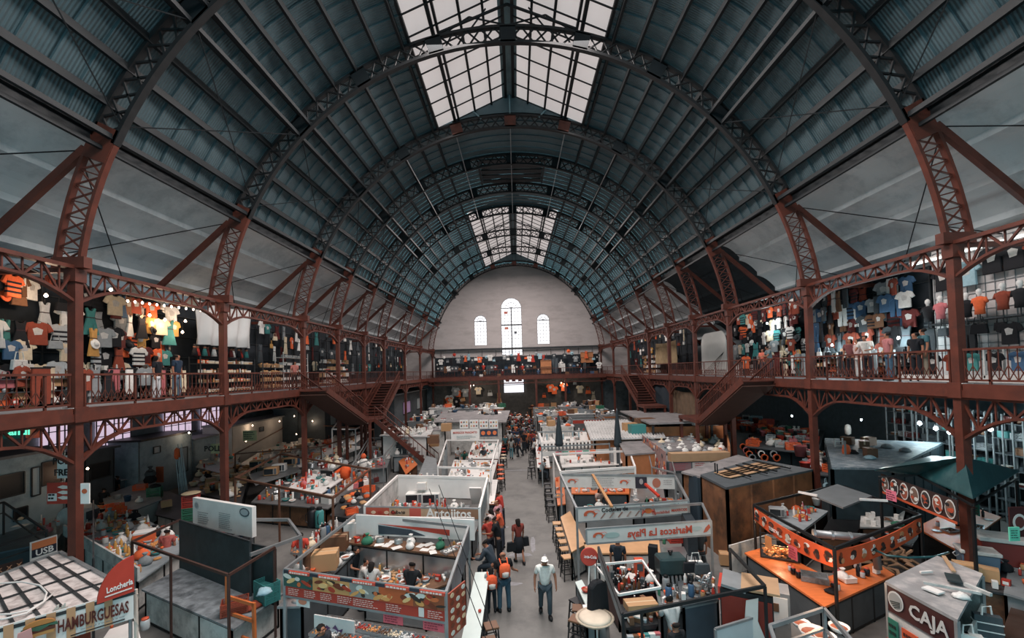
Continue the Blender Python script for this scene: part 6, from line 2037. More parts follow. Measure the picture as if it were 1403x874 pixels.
b = MB(); b.beam(G(812, 650, 2.45), G(838, 694, 2.45), .1, .06); tag(b.build('loose_plank', WOOD), 'loose wooden plank laid across the shrimp banner stall frame', 'plank')
b = MB(); b.beam(G(884, 663, 2.2), G(903, 680, 1.9), .1, .08); tag(b.build('red_beam', TINT, color=(190, 60, 44)), 'bright red bar slanting beside the dark speaker boxes', 'bar')
for k in range(2):
 p = G(893 + k * 12, 672, 0)
 e = empty('speaker_box', (p.x, p.y, 1.25), label='black upright cabinet in the shrimp banner stall', cat='cabinet')
 MB().box((0, 0, .45), (.42, .5, .9)).build('cabinet', BLACK, e); MB().box((0, -.26, .5), (.3, .02, .6)).build('grille_panel', DGREY, e)
aq = Q([(783, 756), (803, 745), (781, 700), (768, 708)], 1.0)
WOODT = mat('pale_wood_top', (206, 160, 118), .4, var=.08, scale=3)
e, _ = counter(None, 1.0, 'pale wooden dining counter along the aisle below the shrimp banner', q=aq, top=WOODT, front=OFFWHITE, frame=IRON)
e, _ = counter([(803, 758), (905, 757), (903, 740), (800, 743)], 1.0, 'pale wooden counter across the front of the mirrored seafood banner stall', top=WOODT, front=OFFWHITE, frame=IRON)
aq = Q([(764, 692), (775, 690), (772, 652), (760, 654)], 1.0)
e, _ = counter(None, 1.0, 'orange dining counter along the aisle under the shrimp banner frame', q=aq, top=ORANGEWOOD, front=DGREY)
clutter(aq, 1.0, 5, [('tray', 1, ['golden']), ('napkin_holder', 1, ['silver']), ('jar', 1, ['orange'])], 'on the orange aisle counter', seed=73)
for k, (x, y) in enumerate([(763, 716), (767, 724), (769, 732), (772, 741), (774, 751), (777, 762)]):
 put('stool', G(x, y, .74) - Vector((0, 0, .74)), 'tan', 'beside the pale wooden aisle counter', rz=.05 * k)
for k, (x, y) in enumerate([(750, 662), (751, 668), (752, 676), (753, 684), (755, 692)]):
 put('stool', G(x, y, .74) - Vector((0, 0, .74)), 'black', 'beside the orange aisle counter', rz=.05 * k)
e, M, W = board(G(803, 725, 2.4), G(974, 713, 2.4), 2.4, .42, 'seafood banner reading Mariscos La Playa seen in mirror writing', m=GREYSIGN, edge=GALV)
text('Mariscos La Playa', .3, REDINK, e, M @ Matrix.Translation((W * .08, 0, .012)), flip=True, width=W * .52)
shrimp(e, M, -W * .41, 0, .13)
shape(e, M, disc(-W * .3, 0, .22, .08), (160, 180, 176), name='brush_mark'); shape(e, M, disc(W * .37, .02, .2, .06), (180, 190, 186), name='brush_mark')
shape(e, M, [(W * .43, -.12), (W * .45, .02), (W * .48, .12), (W * .49, .02), (W * .46, -.1)], (196, 96, 70), name='lobster_picture')
stall_frame([(808, 748), (974, 716), (962, 690), (795, 700)], 2.3, 'galvanised frame behind the mirrored seafood banner', m=GALV, w=.06, sides=(1, 2), posts=(1,))
e, _ = counter([(908, 770), (955, 768), (950, 748), (906, 750)], .95, 'white chest with steel lid under the mirrored seafood banner', top=STEEL, front=WHITE, frame=GALV)
for k in range(2): put('crate', G(926, 742, 1.0) + Vector((0, 0, k * .2)), 'red', 'on the white chest under the mirrored banner', rz=0)
put('bottle', G(910, 745, 1.0), 'green', 'on the white chest under the mirrored banner', scale=1.5)
put('tray', (G(870, 760, .4)), 'tan', 'on the floor under the wooden counter', scale=1.2)
b = MB(); b.sheet(G(940, 740, 1), G(950, 760, 1), .2, 2.0, .3); tag(b.build('hanging_apron', CLOTH, color=(40, 48, 54)), 'long dark cloth hanging at the corner of the mirrored banner stall', 'cloth')
cd = G(807, 757, 2.35)
e = empty('disc_sign', (cd.x, cd.y, 0), label='round red disc sign with white script on a thin pole', cat='sign')
Mx = face_M((0, 0, 2.25), (0, -1, .15))
b = MB(); b.lathe([(.21, -.02), (.225, 0), (.21, .02)], 26, M=Mx.to_3x3(), c=(0, 0, 2.25)); b.build('disc', REDP, e)
text('Coca-Cola', .1, WHITEINK, e, Mx @ Matrix.Translation((0, 0, .03)) @ Matrix.Rotation(R(2), 4, 'Z') @ Matrix(((1, .25, 0, 0), (0, 1, 0, 0), (0, 0, 1, 0), (0, 0, 0, 1))), width=.36)
b = MB(); b.tube([(0, 0, 2.05), (-.1, -.2, 1.05)], .022, 7); b.build('pole', WHITE, e)
b = MB(); b.box((-.1, -.2, 1.05), (.24, .2, .12)); b.build('base', WHITE, e)
# ---- 13. coffee stall in the right foreground
F = [(853, 843), (1048, 803), (1000, 752), (820, 750)]
fr, fq = stall_frame(F, 2.4, 'black iron frame of the coffee stall', m=BLACK, w=.05, sides=(0, 1, 3), extra=[(0, .12)])
stall_frame([(848, 815), (905, 805), (880, 768), (815, 774)], 2.0, 'white tube frame inside the coffee stall', m=WHITE, w=.04, posts=(3,))
b = MB(); b.sheet(fq[3], fq[0], 2.18, 2.42, .05); tag(b.build('glazed_fascia', GREY), 'grey glazed strip along the aisle side of the coffee stall', 'fascia')
aq = Q([(804, 832), (817, 829), (797, 794), (788, 797)], 1.0)
e, _ = counter(None, 1.0, 'narrow mint dining counter beside the coffee stall', q=aq, top=MINT, front=GREY, inset=.15)
put('bowl', G(803, 811, 1.0), 'red', 'on the narrow mint counter')
for k, (x, y, c) in enumerate([(791, 822, 'black'), (793, 832, 'brown'), (790, 847, 'brown')]): put('stool', G(x, y, .74) - Vector((0, 0, .74)), c, 'beside the narrow mint counter')
e = empty('basket_dish', G(815, 850, 1.15), label='wide shallow woven dish covered with cream cloth', cat='dish')
MB().lathe([(.1, -.1), (.3, -.04), (.44, .06), (.45, .08), (.4, .08)], 20).build('dish', mat('wicker', (186, 170, 150), .8, var=.15, scale=20), e, True)
MB().lathe([(.42, .07), (.3, .12), (.1, .15), (.01, .15)], 18).build('cover_cloth', mat('cream_cloth', (216, 200, 180), .9, var=.08, scale=4), e, True)
b = MB(); b.lathe([(.16, 0), (.14, .4), (.1, 1.05)], 12, c=G(828, 880, 0)); tag(b.build('steel_pedestal', STEEL, smooth=True), 'polished steel pedestal carrying the wide woven dish', 'pedestal')
kq = Q([(845, 812), (925, 808), (912, 780), (826, 784)], 1.05)
e, _ = counter(None, 1.05, 'dark counter crowded with packets inside the coffee stall', q=kq, top=IRON, front=MAROON)
DARKGOODS = [('tin', 4, ['black', 'silver', 'brown', 'rust']), ('carton', 5, ['black', 'red', 'brown', 'white', 'dark grey']), ('jar', 2, ['black', 'silver', 'brown']), ('bottle', 3, ['black', 'brown', 'red']), ('shoe_box', 1, ['dark grey', 'brown']), ('bag', 1, ['black', 'white'])]
clutter(kq, 1.05, 110, DARKGOODS, 'on the crowded coffee counter', seed=81)
kq2 = Q([(858, 860), (902, 855), (892, 824), (850, 828)], 1.2)
e, _ = counter(None, 1.2, 'black tiered rack of packets facing the aisle in the coffee stall', q=kq2, top=BLACK, front=BLACK)
clutter(kq2, 1.2, 46, DARKGOODS, 'on the black tiered rack', seed=82)
for n in range(3):
 a, b2 = kq2[0], kq2[1]
 for k in range(6):
  p = a.lerp(b2, (k + .5) / 6)
  put('carton', (p.x, p.y - .08, .35 + n * .28), ['white', 'pink', 'silver', 'brown', 'orange', 'teal'][(k + n) % 6], 'on the lower front of the black rack', rz=0)
put('cardboard_box', G(878, 834, 1.35), 'tan', 'flattened on the black tiered rack', scale=(1.8, 1.2, .6), rz=.1)
e = empty('coffee_machine', G(920, 800, 1.1), .05, label='dark green-black coffee machine with a row of silver levers', cat='coffee machine')
MB().box((0, 0, .55), (.75, .5, .45)).build('hood', mat('machine_green', (48, 66, 68), .35), e, bevel=.05)
MB().box((0, .1, .2), (.7, .35, .4)).build('body', BLACK, e)
for k in range(6): b = MB(); b.beam((-.28 + k * .11, -.2, .32), (-.28 + k * .11, -.24, .1), .06); b.build('lever', STEEL, e)
MB().box((0, -.05, .03), (.72, .5, .06)).build('drip_tray', STEEL, e)
MB().tube([(0, 0, .78), (.05, 0, .9), (-.05, 0, .9), (0, 0, .78)], .03, 6).build('top_handle', BLACK, e)
kq3 = Q([(905, 840), (950, 832), (940, 800), (898, 808)], 1.05)
e, _ = counter(None, 1.05, 'steel counter beneath the coffee machine', q=kq3, top=STEEL, front=DGREY)
clutter(kq3, 1.05, 14, COUNTERTOP, 'on the steel coffee counter', seed=83)
e = empty('vending_panel', G(876, 790, 1.1), label='small orange vending box in the coffee stall', cat='vending box')
MB().box((0, 0, .25), (.24, .2, .5)).build('case', TINT, e, color=(214, 84, 54)); MB().box((0, -.105, .3), (.16, .02, .2)).build('window_pane', DGREY, e)
b = MB(); b.sheet(G(890, 790, 1), G(902, 792, 1), 1.05, 1.9, .25); tag(b.build('black_jacket', CLOTH, color=(24, 26, 30)), 'black jacket hanging beside the orange vending box', 'jacket')
e = empty('hanging_coat', G(818, 795, 1.9), label='long black coat hanging on the aisle side of the coffee stall', cat='coat')
MB().prism([(-.1, 0), (-.24, -.1), (-.3, -.9), (.3, -.9), (.24, -.1), (.1, 0)], .2, M=Matrix.Rotation(R(30), 3, 'Z')).build('coat', CLOTH, e, color=(26, 28, 32), bevel=.03)
MB().tube([(0, 0, 0), (0, 0, .5)], .01, 4).build('hook', BLACK, e)
for k, (x, y, c) in enumerate([(946, 770, 'black'), (953, 768, 'white'), (962, 772, 'dark grey')]): put('handbag', G(x, y, 2.0), c, 'hanging from the back rail of the coffee stall', rz=0)
e = empty('wire_basket', G(967, 790, 1.9), label='tangle of silver wire utensils hanging in the coffee stall', cat='utensils')
for k in range(7):
 a = k * .8
 b = MB(); b.tube([(.12 * math.cos(a), .05, -.2 + .1 * math.sin(a)), (.18 * math.cos(a + 1), 0, .1 * math.sin(a + 2)), (.15 * math.cos(a + 2), -.05, .15 * math.sin(a + 3)), (.12 * math.cos(a + 3), 0, -.2)], .016, 5); b.build('loop', STEEL, e)
kq4 = Q([(935, 830), (985, 820), (975, 790), (928, 796)], 1.3)
clutter(kq4, 1.3, 26, DARKGOODS + COUNTERTOP, 'on the dark cupboard by the fridge', seed=84)
e, _ = counter(None, 1.3, 'dark cupboard with grey doors beside the drinks fridge', q=kq4, top=DGREY, front=mat('slate_blue', (66, 78, 88), .6), frame=GREY)
fc = G(1022, 800, 1.95)
e = empty('drinks_fridge', (fc.x, fc.y, 0), R(-28), label='tall drinks fridge with red side picture and cardboard on top', cat='fridge')
MB().box((0, 0, .98), (1.05, .8, 1.9)).build('cabinet', BLACK, e)
MB().box((-.54, 0, 1.8), (.06, .75, .3)).build('header_panel', REDP, e)
MB().box((0, -.41, .95), (1.0, .03, 1.7)).build('side_picture', mat('fridge_red', (120, 44, 34), .4, var=.1), e)
b = MB(); b.add([(-.35, -.47, .2), (-.05, -.47, .9), (.0, -.47, 1.5), (.2, -.47, 1.6), (.18, -.47, 1.1), (.3, -.47, .7), (.1, -.47, .5), (-.1, -.47, .6), (-.25, -.47, .1), (-.35, -.5, .2), (-.05, -.5, .9), (.0, -.5, 1.5), (.2, -.5, 1.6), (.18, -.5, 1.1), (.3, -.5, .7), (.1, -.5, .5), (-.1, -.5, .6), (-.25, -.5, .1)], [(9, 10, 11, 12, 13, 14, 15, 16, 17), (0, 8, 7, 6, 5, 4, 3, 2, 1)]); fp = b.build('figure_picture', GREYSIGN, e); fp.location.z = .3; fp.scale = (1.2, 1, 1)
for z in (.5, .9, 1.3): MB().box((-.535, 0, z), (.03, .66, .03)).build('shelf', GALV, e)
MB().box((-.56, .3, 1.0), (.03, .03, .5)).build('handle', STEEL, e)
MB().box((-.25, 0, 1.98), (.5, .85, .06), M=Matrix.Rotation(R(8), 3, 'Y')).build('sloping_top', GREY, e)
MB().box((.28, 0, 2.0), (.75, .85, .05)).build('cardboard_cover', CARD, e)
text('Coca', .12, WHITEINK, e, face_M((-.575, 0, 1.8), (-1, 0, 0)))
fc2 = G(1062, 810, 1.2)
e = empty('small_cabinet', (fc2.x, fc2.y, 0), R(-28), label='small white cabinet with a brown oval badge beside the drinks fridge', cat='cabinet')
MB().box((0, 0, .65), (.6, .6, 1.3)).build('body', GREY, e); MB().box((0, -.31, .9), (.5, .02, .6)).build('door', WHITE, e); MB().box((0, -.33, .95), (.12, .02, .2)).build('badge', BROWN, e)
for k in range(10):
 put('bottle', G(1006 + (k % 5) * 5, 838 + (k // 5) * 5, 1.1), 'pale blue', 'in the white capped set by the fridge', scale=1.1)
for k in range(6): put('bottle', G(1026 + (k % 3) * 5, 841 + (k // 3) * 4, 1.1), 'purple', 'beside the pale blue bottles by the fridge', scale=1.0)
sq = Q([(992, 862), (1048, 852), (1040, 836), (994, 842)], 1.1)
e, _ = counter(None, 1.1, 'grey shelf of small bottles before the drinks fridge', q=sq, top=GREY, front=DGREY)
e, M, W = board(G(980, 862, 1.45), G(1058, 838, 1.45), 1.45, .55, 'long translucent white panel at the foot of the coffee stall', m=mat('frosted_panel', (196, 198, 200), .3, var=.06), name='screen_panel', cat='panel', edge=GALV)
stall_frame([(1070, 905), (1190, 905), (1129, 834), (1055, 858)], 1.9, 'glazed steel frame corner in the bottom foreground', m=GALV, w=.06, posts=(2,), mid=.4)
e, cq = counter([(1040, 925), (1230, 925), (1150, 868), (1060, 885)], .95, 'grey counter with white bowls at the bottom edge of the picture', top=GREY, front=OFFWHITE)
for x, y, s in [(1150, 866, 1.6), (1098, 860, 1.5), (1115, 876, 2.2), (1130, 880, 1.8)]: put('bowl', G(x, y, 1.0), 'white', 'on the grey counter by the glazed frame', scale=s)
# ---- 14. big brown cabin
q = [G(961.6, 650, 2.7), G(996, 667, 2.7), G(1112, 643, 2.7), G(1035, 629, 2.7)]
MOTTLED = mat('mottled_brown_board', (126, 84, 56), .6, var=.35, scale=1.3, dirt=(50, 40, 34), dirt_scale=.8)
e, _ = hut(None, 2.7, 'large mottled brown board cabin with cardboard and poles on its roof', q=q, walls=MOTTLED, roof=DGREY, over=.03)
RF = 'on the brown cabin roof'
rq = [p + Vector((0, 0, .02)) for p in q]
for k, t in enumerate((.25, .36, .46, .56)):
 b = MB(); p0, p1 = in_quad(rq, t, .15), in_quad(rq, t, .8); b.beam(p0 + Vector((.0, 0, .03)), p1 + Vector((.2, 0, .03)), .34, .02); tag(b.build('cardboard_sheet', CARD), 'flat cardboard sheet on the brown cabin roof', 'cardboard', 'cardboard sheets on the cabin roof')
for k, t in enumerate((.3, .5, .62, .8)):
 b = MB(); b.beam(in_quad(rq, .15, t) + Vector((0, 0, .1)), in_quad(rq, .9, t) + Vector((0, 0, .1)), .05); tag(b.build('loose_bar', BLACK), 'black metal bar lying on the brown cabin roof', 'bar', 'bars on the cabin roof')
for k, t in enumerate((.16, .24)):
 p = in_quad(rq, t, .15); b = MB(); b.beam(p, p + Vector((0, 0, .4)), .04); tag(b.build('short_post', BLACK), 'short black post standing on the brown cabin roof edge', 'post', 'posts on the cabin roof')
q2 = [G(936, 644, 2.6), G(961, 650, 2.6), G(1035, 629, 2.6), G(1010, 622, 2.6)]
hut(None, 2.55, 'grey flat roofed annexe behind the brown cabin', q=q2, walls=MOTTLED, roof=ROOFG, over=.05)
b = MB()
tp = [G(934, 646, 2.5), G(938, 700, 1.2), G(958, 716, .9), G(962, 655, 2.5)]
vs = []
for k in range(9):
 t = k / 8
 p = tp[0].lerp(tp[3], t); r = G(934, 646, 2.5).lerp(tp[3], t)
 off = .12 * math.sin(t * 9)
 vs += [Vector((r.x, r.y - .1 + off, 2.5)), Vector((r.x, r.y - .4 + off * 2, .2))]
b.add(vs, [(2 * k, 2 * k + 1, 2 * k + 3, 2 * k + 2) for k in range(8)])
b.add([v + Vector((0, .03, 0)) for v in vs], [(2 * k, 2 * k + 2, 2 * k + 3, 2 * k + 1) for k in range(8)])
tag(b.build('hanging_tarp', mat('navy_tarp', (38, 52, 62), .7, var=.1)), 'dark blue tarpaulin draped beside the brown cabin', 'tarpaulin')
q3 = [G(963, 745, .95), G(996, 760, .95), G(1085, 735, .95), G(1060, 722, .95)]
b = MB(); b.sheet(G(1000, 768, 0.5), G(1085, 742, .5), .02, 1.0, .05); tag(b.build('low_panel', OFFWHITE), 'low white panel along the foot of the brown cabin', 'panel')
for x, y, s in [(1010, 762, 2.0), (997, 772, 1.3)]: put('cardboard_box', G(x, y, .05), 'tan' if s < 2 else 'brown', 'beside the foot of the brown cabin', scale=s, rz=-.3)
# ---- 15. wooden pen with white bags, sign strip beneath
q = [G(912, 632, 2.3), G(1000, 630, 2.3), G(995, 600, 2.3), G(880, 602, 2.3)]
b = MB(); b.sheet(q[3], q[2], 2.2, 3.1, .08); tag(b.build('board_wall', PLY), 'orange plywood back wall of the roof store with white bags', 'wall board')
b = MB(); b.sheet(q[2], q[1], 2.2, 3.0, .08); tag(b.build('board_wall', PLY), 'orange plywood side wall of the roof store with white bags', 'wall board')
hut(None, 2.3, 'low stall under the plywood roof store', q=q, walls=GREY, roof=ROOFG, over=.02)
clutter([p + Vector((0, 0, .02)) for p in q], 2.32, 40, [('bag', 7, ['white', 'white', 'cream', 'grey']), ('cloth_heap', 2, ['black', 'white', 'golden']), ('carton', 1, ['orange', 'green'])], 'in the plywood roof store', seed=91, vmin=.2, scale=1.3)
b = MB(); b.box(G(957, 625, 2.5), (2.9, .5, .4)); tag(b.build('board_box', CARD), 'long cardboard trough in front of the white bags', 'box')
e, M, W = board(q[0] + Vector((0, -.1, 0)), q[1] + Vector((0, -.1, 0)), 2.3, .5, 'grey sign strip with faded pink panels below the plywood store', m=mat('sign_slate', (96, 106, 110), .6))
shape(e, M, rect(-W * .1, -.2, W * .18, .2), (206, 200, 196), name='white_panel'); shape(e, M, rect(-W * .46, -.2, -W * .12, .2), (150, 120, 124), name='pink_panel'); shape(e, M, rect(W * .22, -.16, W * .34, .18), (216, 214, 210), name='white_panel')
scribble(e, M @ Matrix.Translation((0, 0, .01)), -W * .42, .12, W * .26, 4, (176, 90, 96), lh=.09, th=.03); scribble(e, M @ Matrix.Translation((0, 0, .01)), -W * .06, .12, W * .2, 3, (176, 90, 96), lh=.1, th=.05)
a1, b1 = G(880, 598, 2.8), G(912, 622, 2.8)
e, M, W = board(a1, b1, 2.9, 1.5, 'patterned red and white cloth hung on ropes left of the plywood store', m=mat('pattern_cloth', (150, 120, 116), .8, var=.3, scale=8), name='hanging_cloth', cat='cloth')
rr = random.Random(7)
for k in range(60):
 shape(e, M, disc(rr.uniform(-W / 2, W / 2), rr.uniform(-.7, .7), .09, .12, 6), rr.choice([(186, 70, 56), (226, 222, 216), (60, 70, 80), (214, 130, 80)]), name='motif', t=.01 + k * .0002)
stall_frame([(893, 640), (925, 648), (915, 610), (885, 605)], 2.3, 'thin pale frame beside the patterned cloth', m=GALV, w=.05)
e, cq = counter([(884, 668), (936, 664), (930, 636), (884, 640)], 1.1, 'cluttered grey worktop below the patterned cloth', top=GREY, front=DGREY)
clutter(cq, 1.1, 70, BRIGHT + COUNTERTOP, 'on the grey worktop below the patterned cloth', seed=92)
# ---- 16. orange banner corner stall
near, lft, rgt, far = (1143, 752), (1033, 692), (1262, 706), (1150, 664)
fq = Q([lft, near, rgt, far], 2.4)
fr, _ = stall_frame(None, 2.4, 'black iron frame of the corner stall with orange banners', q=fq, m=BLACK, w=.06)
PICS = [(50, 40, 36), (222, 216, 208), (120, 60, 40), (206, 196, 180), (60, 50, 50), (196, 140, 100)]
for a, b2, nm, sd in ((fq[0], fq[1], 'left', 3), (fq[1], fq[2], 'right', 4)):
 e, M, W = board(a, b2, 2.36, .42, 'sagging orange food banner on the %s front of the corner stall' % nm, m=ORP, sag=.14)
 rr = random.Random(sd)
 for k in range(9):
  x = -W / 2 + W * (k + .5) / 9
  s = .14 * (1 - 4 * (x / W) ** 2) * 1.1
  for j in range(5):
   shape(e, M, disc(x + rr.uniform(-.1, .1) * W / 9, rr.uniform(-.1, .1) - s, rr.uniform(.05, .13), rr.uniform(.04, .09), 8), rr.choice(PICS), name='food_picture', t=.01 + .002 * j)
 text('TORTAS', .13, WHITEINK, e, M @ Matrix.Translation((-W * .18 if nm == 'left' else W * .2, -.05 - .12, .035)))
c0, c1, c2 = (1020, 757), (1130, 831), (1224, 788)
A1 = [G(1020, 757, 1.0), G(1130, 831, 1.0), G(1133, 790, 1.0), G(1052, 748, 1.0)]
e, _ = counter(None, 1.0, 'left arm of the bright orange wooden counter at the corner stall', q=A1, top=ORANGEWOOD, front=DGREY)
A2 = [G(1130, 831, 1.0), G(1226, 787, 1.0), G(1200, 770, 1.0), G(1133, 790, 1.0)]
e, _ = counter(None, 1.0, 'right arm of the bright orange wooden counter at the corner stall', q=A2, top=ORANGEWOOD, front=DGREY)
OC = 'on the orange corner counter'
e = empty('steel_basin', G(1116, 795, 1.0), R(-30), label='empty dark steel tray on the orange corner counter', cat='tray')
b = MB(); b.box((0, 0, .02), (.62, .42, .02)); 
for s in (-1, 1): b.box((s * .31, 0, .08), (.02, .44, .14)); b.box((0, s * .22, .08), (.64, .02, .14))
b.build('basin', STAINED, e)
for x, y, kd, c, s in [(1087, 786, 'jar', 'black', 1.1), (1094, 791, 'jar', 'black', 1.1), (1083, 782, 'jar', 'silver', 1), (1142, 806, 'jar', 'black', 1), (1148, 808, 'jar', 'silver', 1), (1139, 811, 'cloth_heap', 'black', .8), (1155, 795, 'bag', 'white', 1.1), (1163, 797, 'shoe_box', 'white', 1.0),
                       (1176, 789, 'bottle', 'black', 1.4), (1182, 791, 'jar', 'silver', 1), (1188, 788, 'jar', 'black', 1.2), (1201, 785, 'carton', 'white', 1.1), (1175, 778, 'thermos', 'silver', 1.1), (1150, 790, 'bag', 'pink', .9)]:
 put(kd, G(x, y, 1.02), c, OC, scale=s)
e = empty('snack_cabinet', G(1068, 762, 1.02), R(-30), label='glass cabinet of golden fried snacks lit warm on the orange counter', cat='cabinet')
MB().box((0, 0, .02), (1.0, .6, .04)).build('base', IRON, e)
b = MB()
for sx in (-1, 1):
 for sy in (-1, 1): b.beam((sx * .5, sy * .3, 0), (sx * .5, sy * .3, .75), .03)
for z_ in (.4, .75):
 b.path([Vector((x, y, z_)) for x, y in ((-.5, -.3), (.5, -.3), (.5, .3), (-.5, .3), (-.5, -.3))], .03)
b.build('frame', BLACK, e)
f = MB(); rr = random.Random(4)
for k in range(110): f.lathe([(.005, 0), (.05, .02), (.03, .05), (.004, .06)], 5, c=(rr.uniform(-.42, .42), rr.uniform(-.24, .24), .04 + rr.uniform(0, .22)), M=Matrix.Rotation(rr.uniform(0, 3), 3, 'X'))
tag(f.build('snacks', TINT, e, color=(238, 170, 110)), kind='stuff')
b = MB(); b.lathe([(.01, -.03), (.03, 0), (.01, .03)], 8, c=(0, 0, .68)); b.build('bulb', BULB, e)
ld = bpy.data.lights.new('cabinet_lamp', 'POINT'); ld.energy = 26; ld.color = (1, .62, .38); ld.shadow_soft_size = .05
lo = bpy.data.objects.new('cabinet_lamp', ld); COL.objects.link(lo); lo.location = G(1068, 762, 1.02) + Vector((0, 0, .6))
ld2 = bpy.data.lights.new('counter_lamp', 'POINT'); ld2.energy = 45; ld2.color = (1, .6, .36); ld2.shadow_soft_size = .1
lo = bpy.data.objects.new('counter_lamp', ld2); COL.objects.link(lo); lo.location = G(1130, 800, 2.0) + Vector((0, .5, .1))
e, M, W = board(G(1048, 735, 1.9), G(1057, 739, 1.9), 1.95, .35, 'small orange price card above the snack cabinet', m=mat('card_orange', (226, 140, 84), .6), name='notice', cat='notice', t=.01)
e, M, W = board(G(1080, 748, 1.9), G(1092, 754, 1.9), 1.95, .35, 'small pink price card hanging from the orange banner', m=mat('pink_paper', None), name='notice', cat='notice', t=.01)
scribble(e, M, -W / 2 + .03, .1, W * .8, 4, (150, 70, 70), lh=.07, th=.02)
e = empty('duct', label='horizontal silver duct tube inside the corner stall', cat='duct')
p0, p1 = G(1114, 731, 2.1), G(1190, 737, 2.1)
MB().tube([p0, p1], .11, 12).build('tube', GALV, e, True)
for t in (.02, .35, .68): p = p0.lerp(p1, t); MB().tube([p - (p1 - p0).normalized() * .03, p + (p1 - p0).normalized() * .03], .125, 12).build('joint_ring', STEEL, e)
MB().tube([p1, p1 + Vector((.25, .1, -.15)), p1 + Vector((.3, .1, -.9))], .1, 10).build('elbow', GALV, e, True)
kq = Q([(1045, 712), (1098, 728), (1135, 700), (1085, 688)], 1.35)
e, _ = counter(None, 1.35, 'white framed glass fronted unit in the left half of the corner stall', q=kq, top=mat('pale_worktop', None), front=BLACK, frame=WHITE)
put('microwave', G(1064, 706, 1.4), 'silver', 'on the glass fronted unit', rz=-.4); put('bottle', G(1100, 697, 1.4), 'pink', 'on the glass fronted unit'); put('bucket', G(1119, 692, 1.4), 'white', 'on the glass fronted unit')
kq = Q([(1178, 722), (1235, 722), (1240, 700), (1180, 700)], 1.35)
e, _ = counter(None, 1.35, 'wood and white worktop in the right half of the corner stall', q=kq, top=OFFWHITE, front=BROWN)
clutter(kq, 1.35, 12, [('cloth_heap', 2, ['green', 'white']), ('microwave', 1, ['grey']), ('carton', 2, ['white']), ('tray', 1, ['brown'])], 'on the corner stall right worktop', seed=95)
q = [G(1108, 676, 2.75), G(1155, 695, 2.75), G(1195, 679, 2.75), G(1147, 663, 2.75)]
b = MB(); b.slab(q, .05)
tag(b.build('roof_sheet', mat('flat_grey_sheet', (104, 108, 110), .5, var=.1)), 'flat grey sheet laid over the middle of the corner stall', 'sheet')
for a, b2, nm in ((G(1094, 674, 2.8), G(1120, 679, 2.8), 'left'), (G(1178, 684, 2.8), G(1216, 686, 2.8), 'right')):
 bb = MB(); bb.beam(a, b2, .06); tag(bb.build('loose_tube', WHITE), 'white tube resting at the %s edge of the flat grey sheet' % nm, 'tube')
e, cq = counter([(1122, 735), (1168, 738), (1185, 712), (1140, 706)], 1.2, 'dark cooking range beneath the flat grey sheet', top=BLACK, front=BROWN)
for x, y in ((1078, 810), (1090, 818), (1064, 800)): put('chair', G(x, y, .45) - Vector((0, 0, .45)), 'orange', 'tucked under the orange corner counter', rz=R(150))
e, cq = counter([(1195, 790), (1250, 800), (1270, 765), (1222, 752)], .7, 'low dark table piled with dry boughs beside the cash kiosk', top=IRON, front=BLACK)
rr = random.Random(12)
for k in range(26):
 p = in_quad(cq, rr.random(), rr.random()); a = rr.uniform(0, 6.28)
 b = MB(); b.tube([p, p + Vector((.3 * math.cos(a), .3 * math.sin(a), .15)), p + Vector((.6 * math.cos(a + .3), .6 * math.sin(a + .3), .1 + .02 * (k % 6)))], [.04, .05, .02], 6)
 tag(b.build('dry_bough', mat('dry_bark', (150, 118, 92), .8, var=.2)), 'dry brown bough piled beside the cash kiosk', 'bough', 'dry boughs')
cable([(1196, 752), (1215, 761), (1245, 764), (1280, 763), (1300, 757)], 2.0, .03, 'thick dark hose sagging between the corner stall and the cash kiosk', m=TEALTARP, name='hose')
# ---- 17. dark canopy stall round the column
EV, PKZ = 3.4, 4.3
q = [G(1333, 684, EV), G(1397, 646, EV), G(1275, 626, EV), G(1198, 645, EV)]
pk = Vector((WX, AY[3] + .0, PKZ))
e = empty('canopy', (pk.x, pk.y, 0), label='large dark teal canopy pitched round the first right column', cat='canopy')
b = MB()
O = Vector((pk.x, pk.y, 0))
rg = G(1258, 651, EV + .05) - O
L = [p - O for p in q]; P = pk - O
vs = [L[0], L[1], L[2], L[3], P, rg]
up = [v + Vector((0, 0, .04)) for v in vs]
fs = [(0, 1, 4), (1, 2, 4), (2, 3, 4), (3, 5, 4), (5, 0, 4)]
n = 6
b.add(up, fs); b.add(vs, [tuple(reversed(f)) for f in fs])
b.add(up + vs, [(0, 1, 7, 6), (1, 2, 8, 7), (2, 3, 9, 8), (3, 5, 11, 9), (5, 0, 6, 11)])
b.build('cover', TEALTARP, e)
for k in (0, 1, 3):
 bb = MB(); bb.beam(L[k] * .93, Vector((L[k].x * .93, L[k].y * .93, 0)) , .06); bb.build('post', BLACK, e)
bb = MB(); bb.path([L[3] * .95, rg, L[0] * .95, L[1] * .95], .05); bb.build('edge_bar', BLACK, e)
e, M, W = board(q[3] + Vector((.3, .1, 0)), q[0] + Vector((-.1, .3, 0)), EV - .12, .62, 'dark menu frieze of round plates below the teal canopy', m=mat('frieze_dark', (56, 40, 38), .5, var=.2))
rr = random.Random(9)
for k in range(7):
 x = -W / 2 + W * (k + .5) / 7
 shape(e, M, disc(x, .02, W / 17, .26), (206, 206, 202), name='plate_picture')
 shape(e, M, disc(x, .02, W / 20, .22), [(120, 96, 84), (60, 56, 56), (150, 84, 66)][k % 3], name='plate_picture', t=.012)
 for j in range(5): shape(e, M, disc(x + rr.uniform(-.1, .1), rr.uniform(-.12, .16), .07, .05, 7), rr.choice([(216, 212, 204), (40, 40, 42), (176, 80, 56)]), name='food_picture', t=.016 + .002 * j)
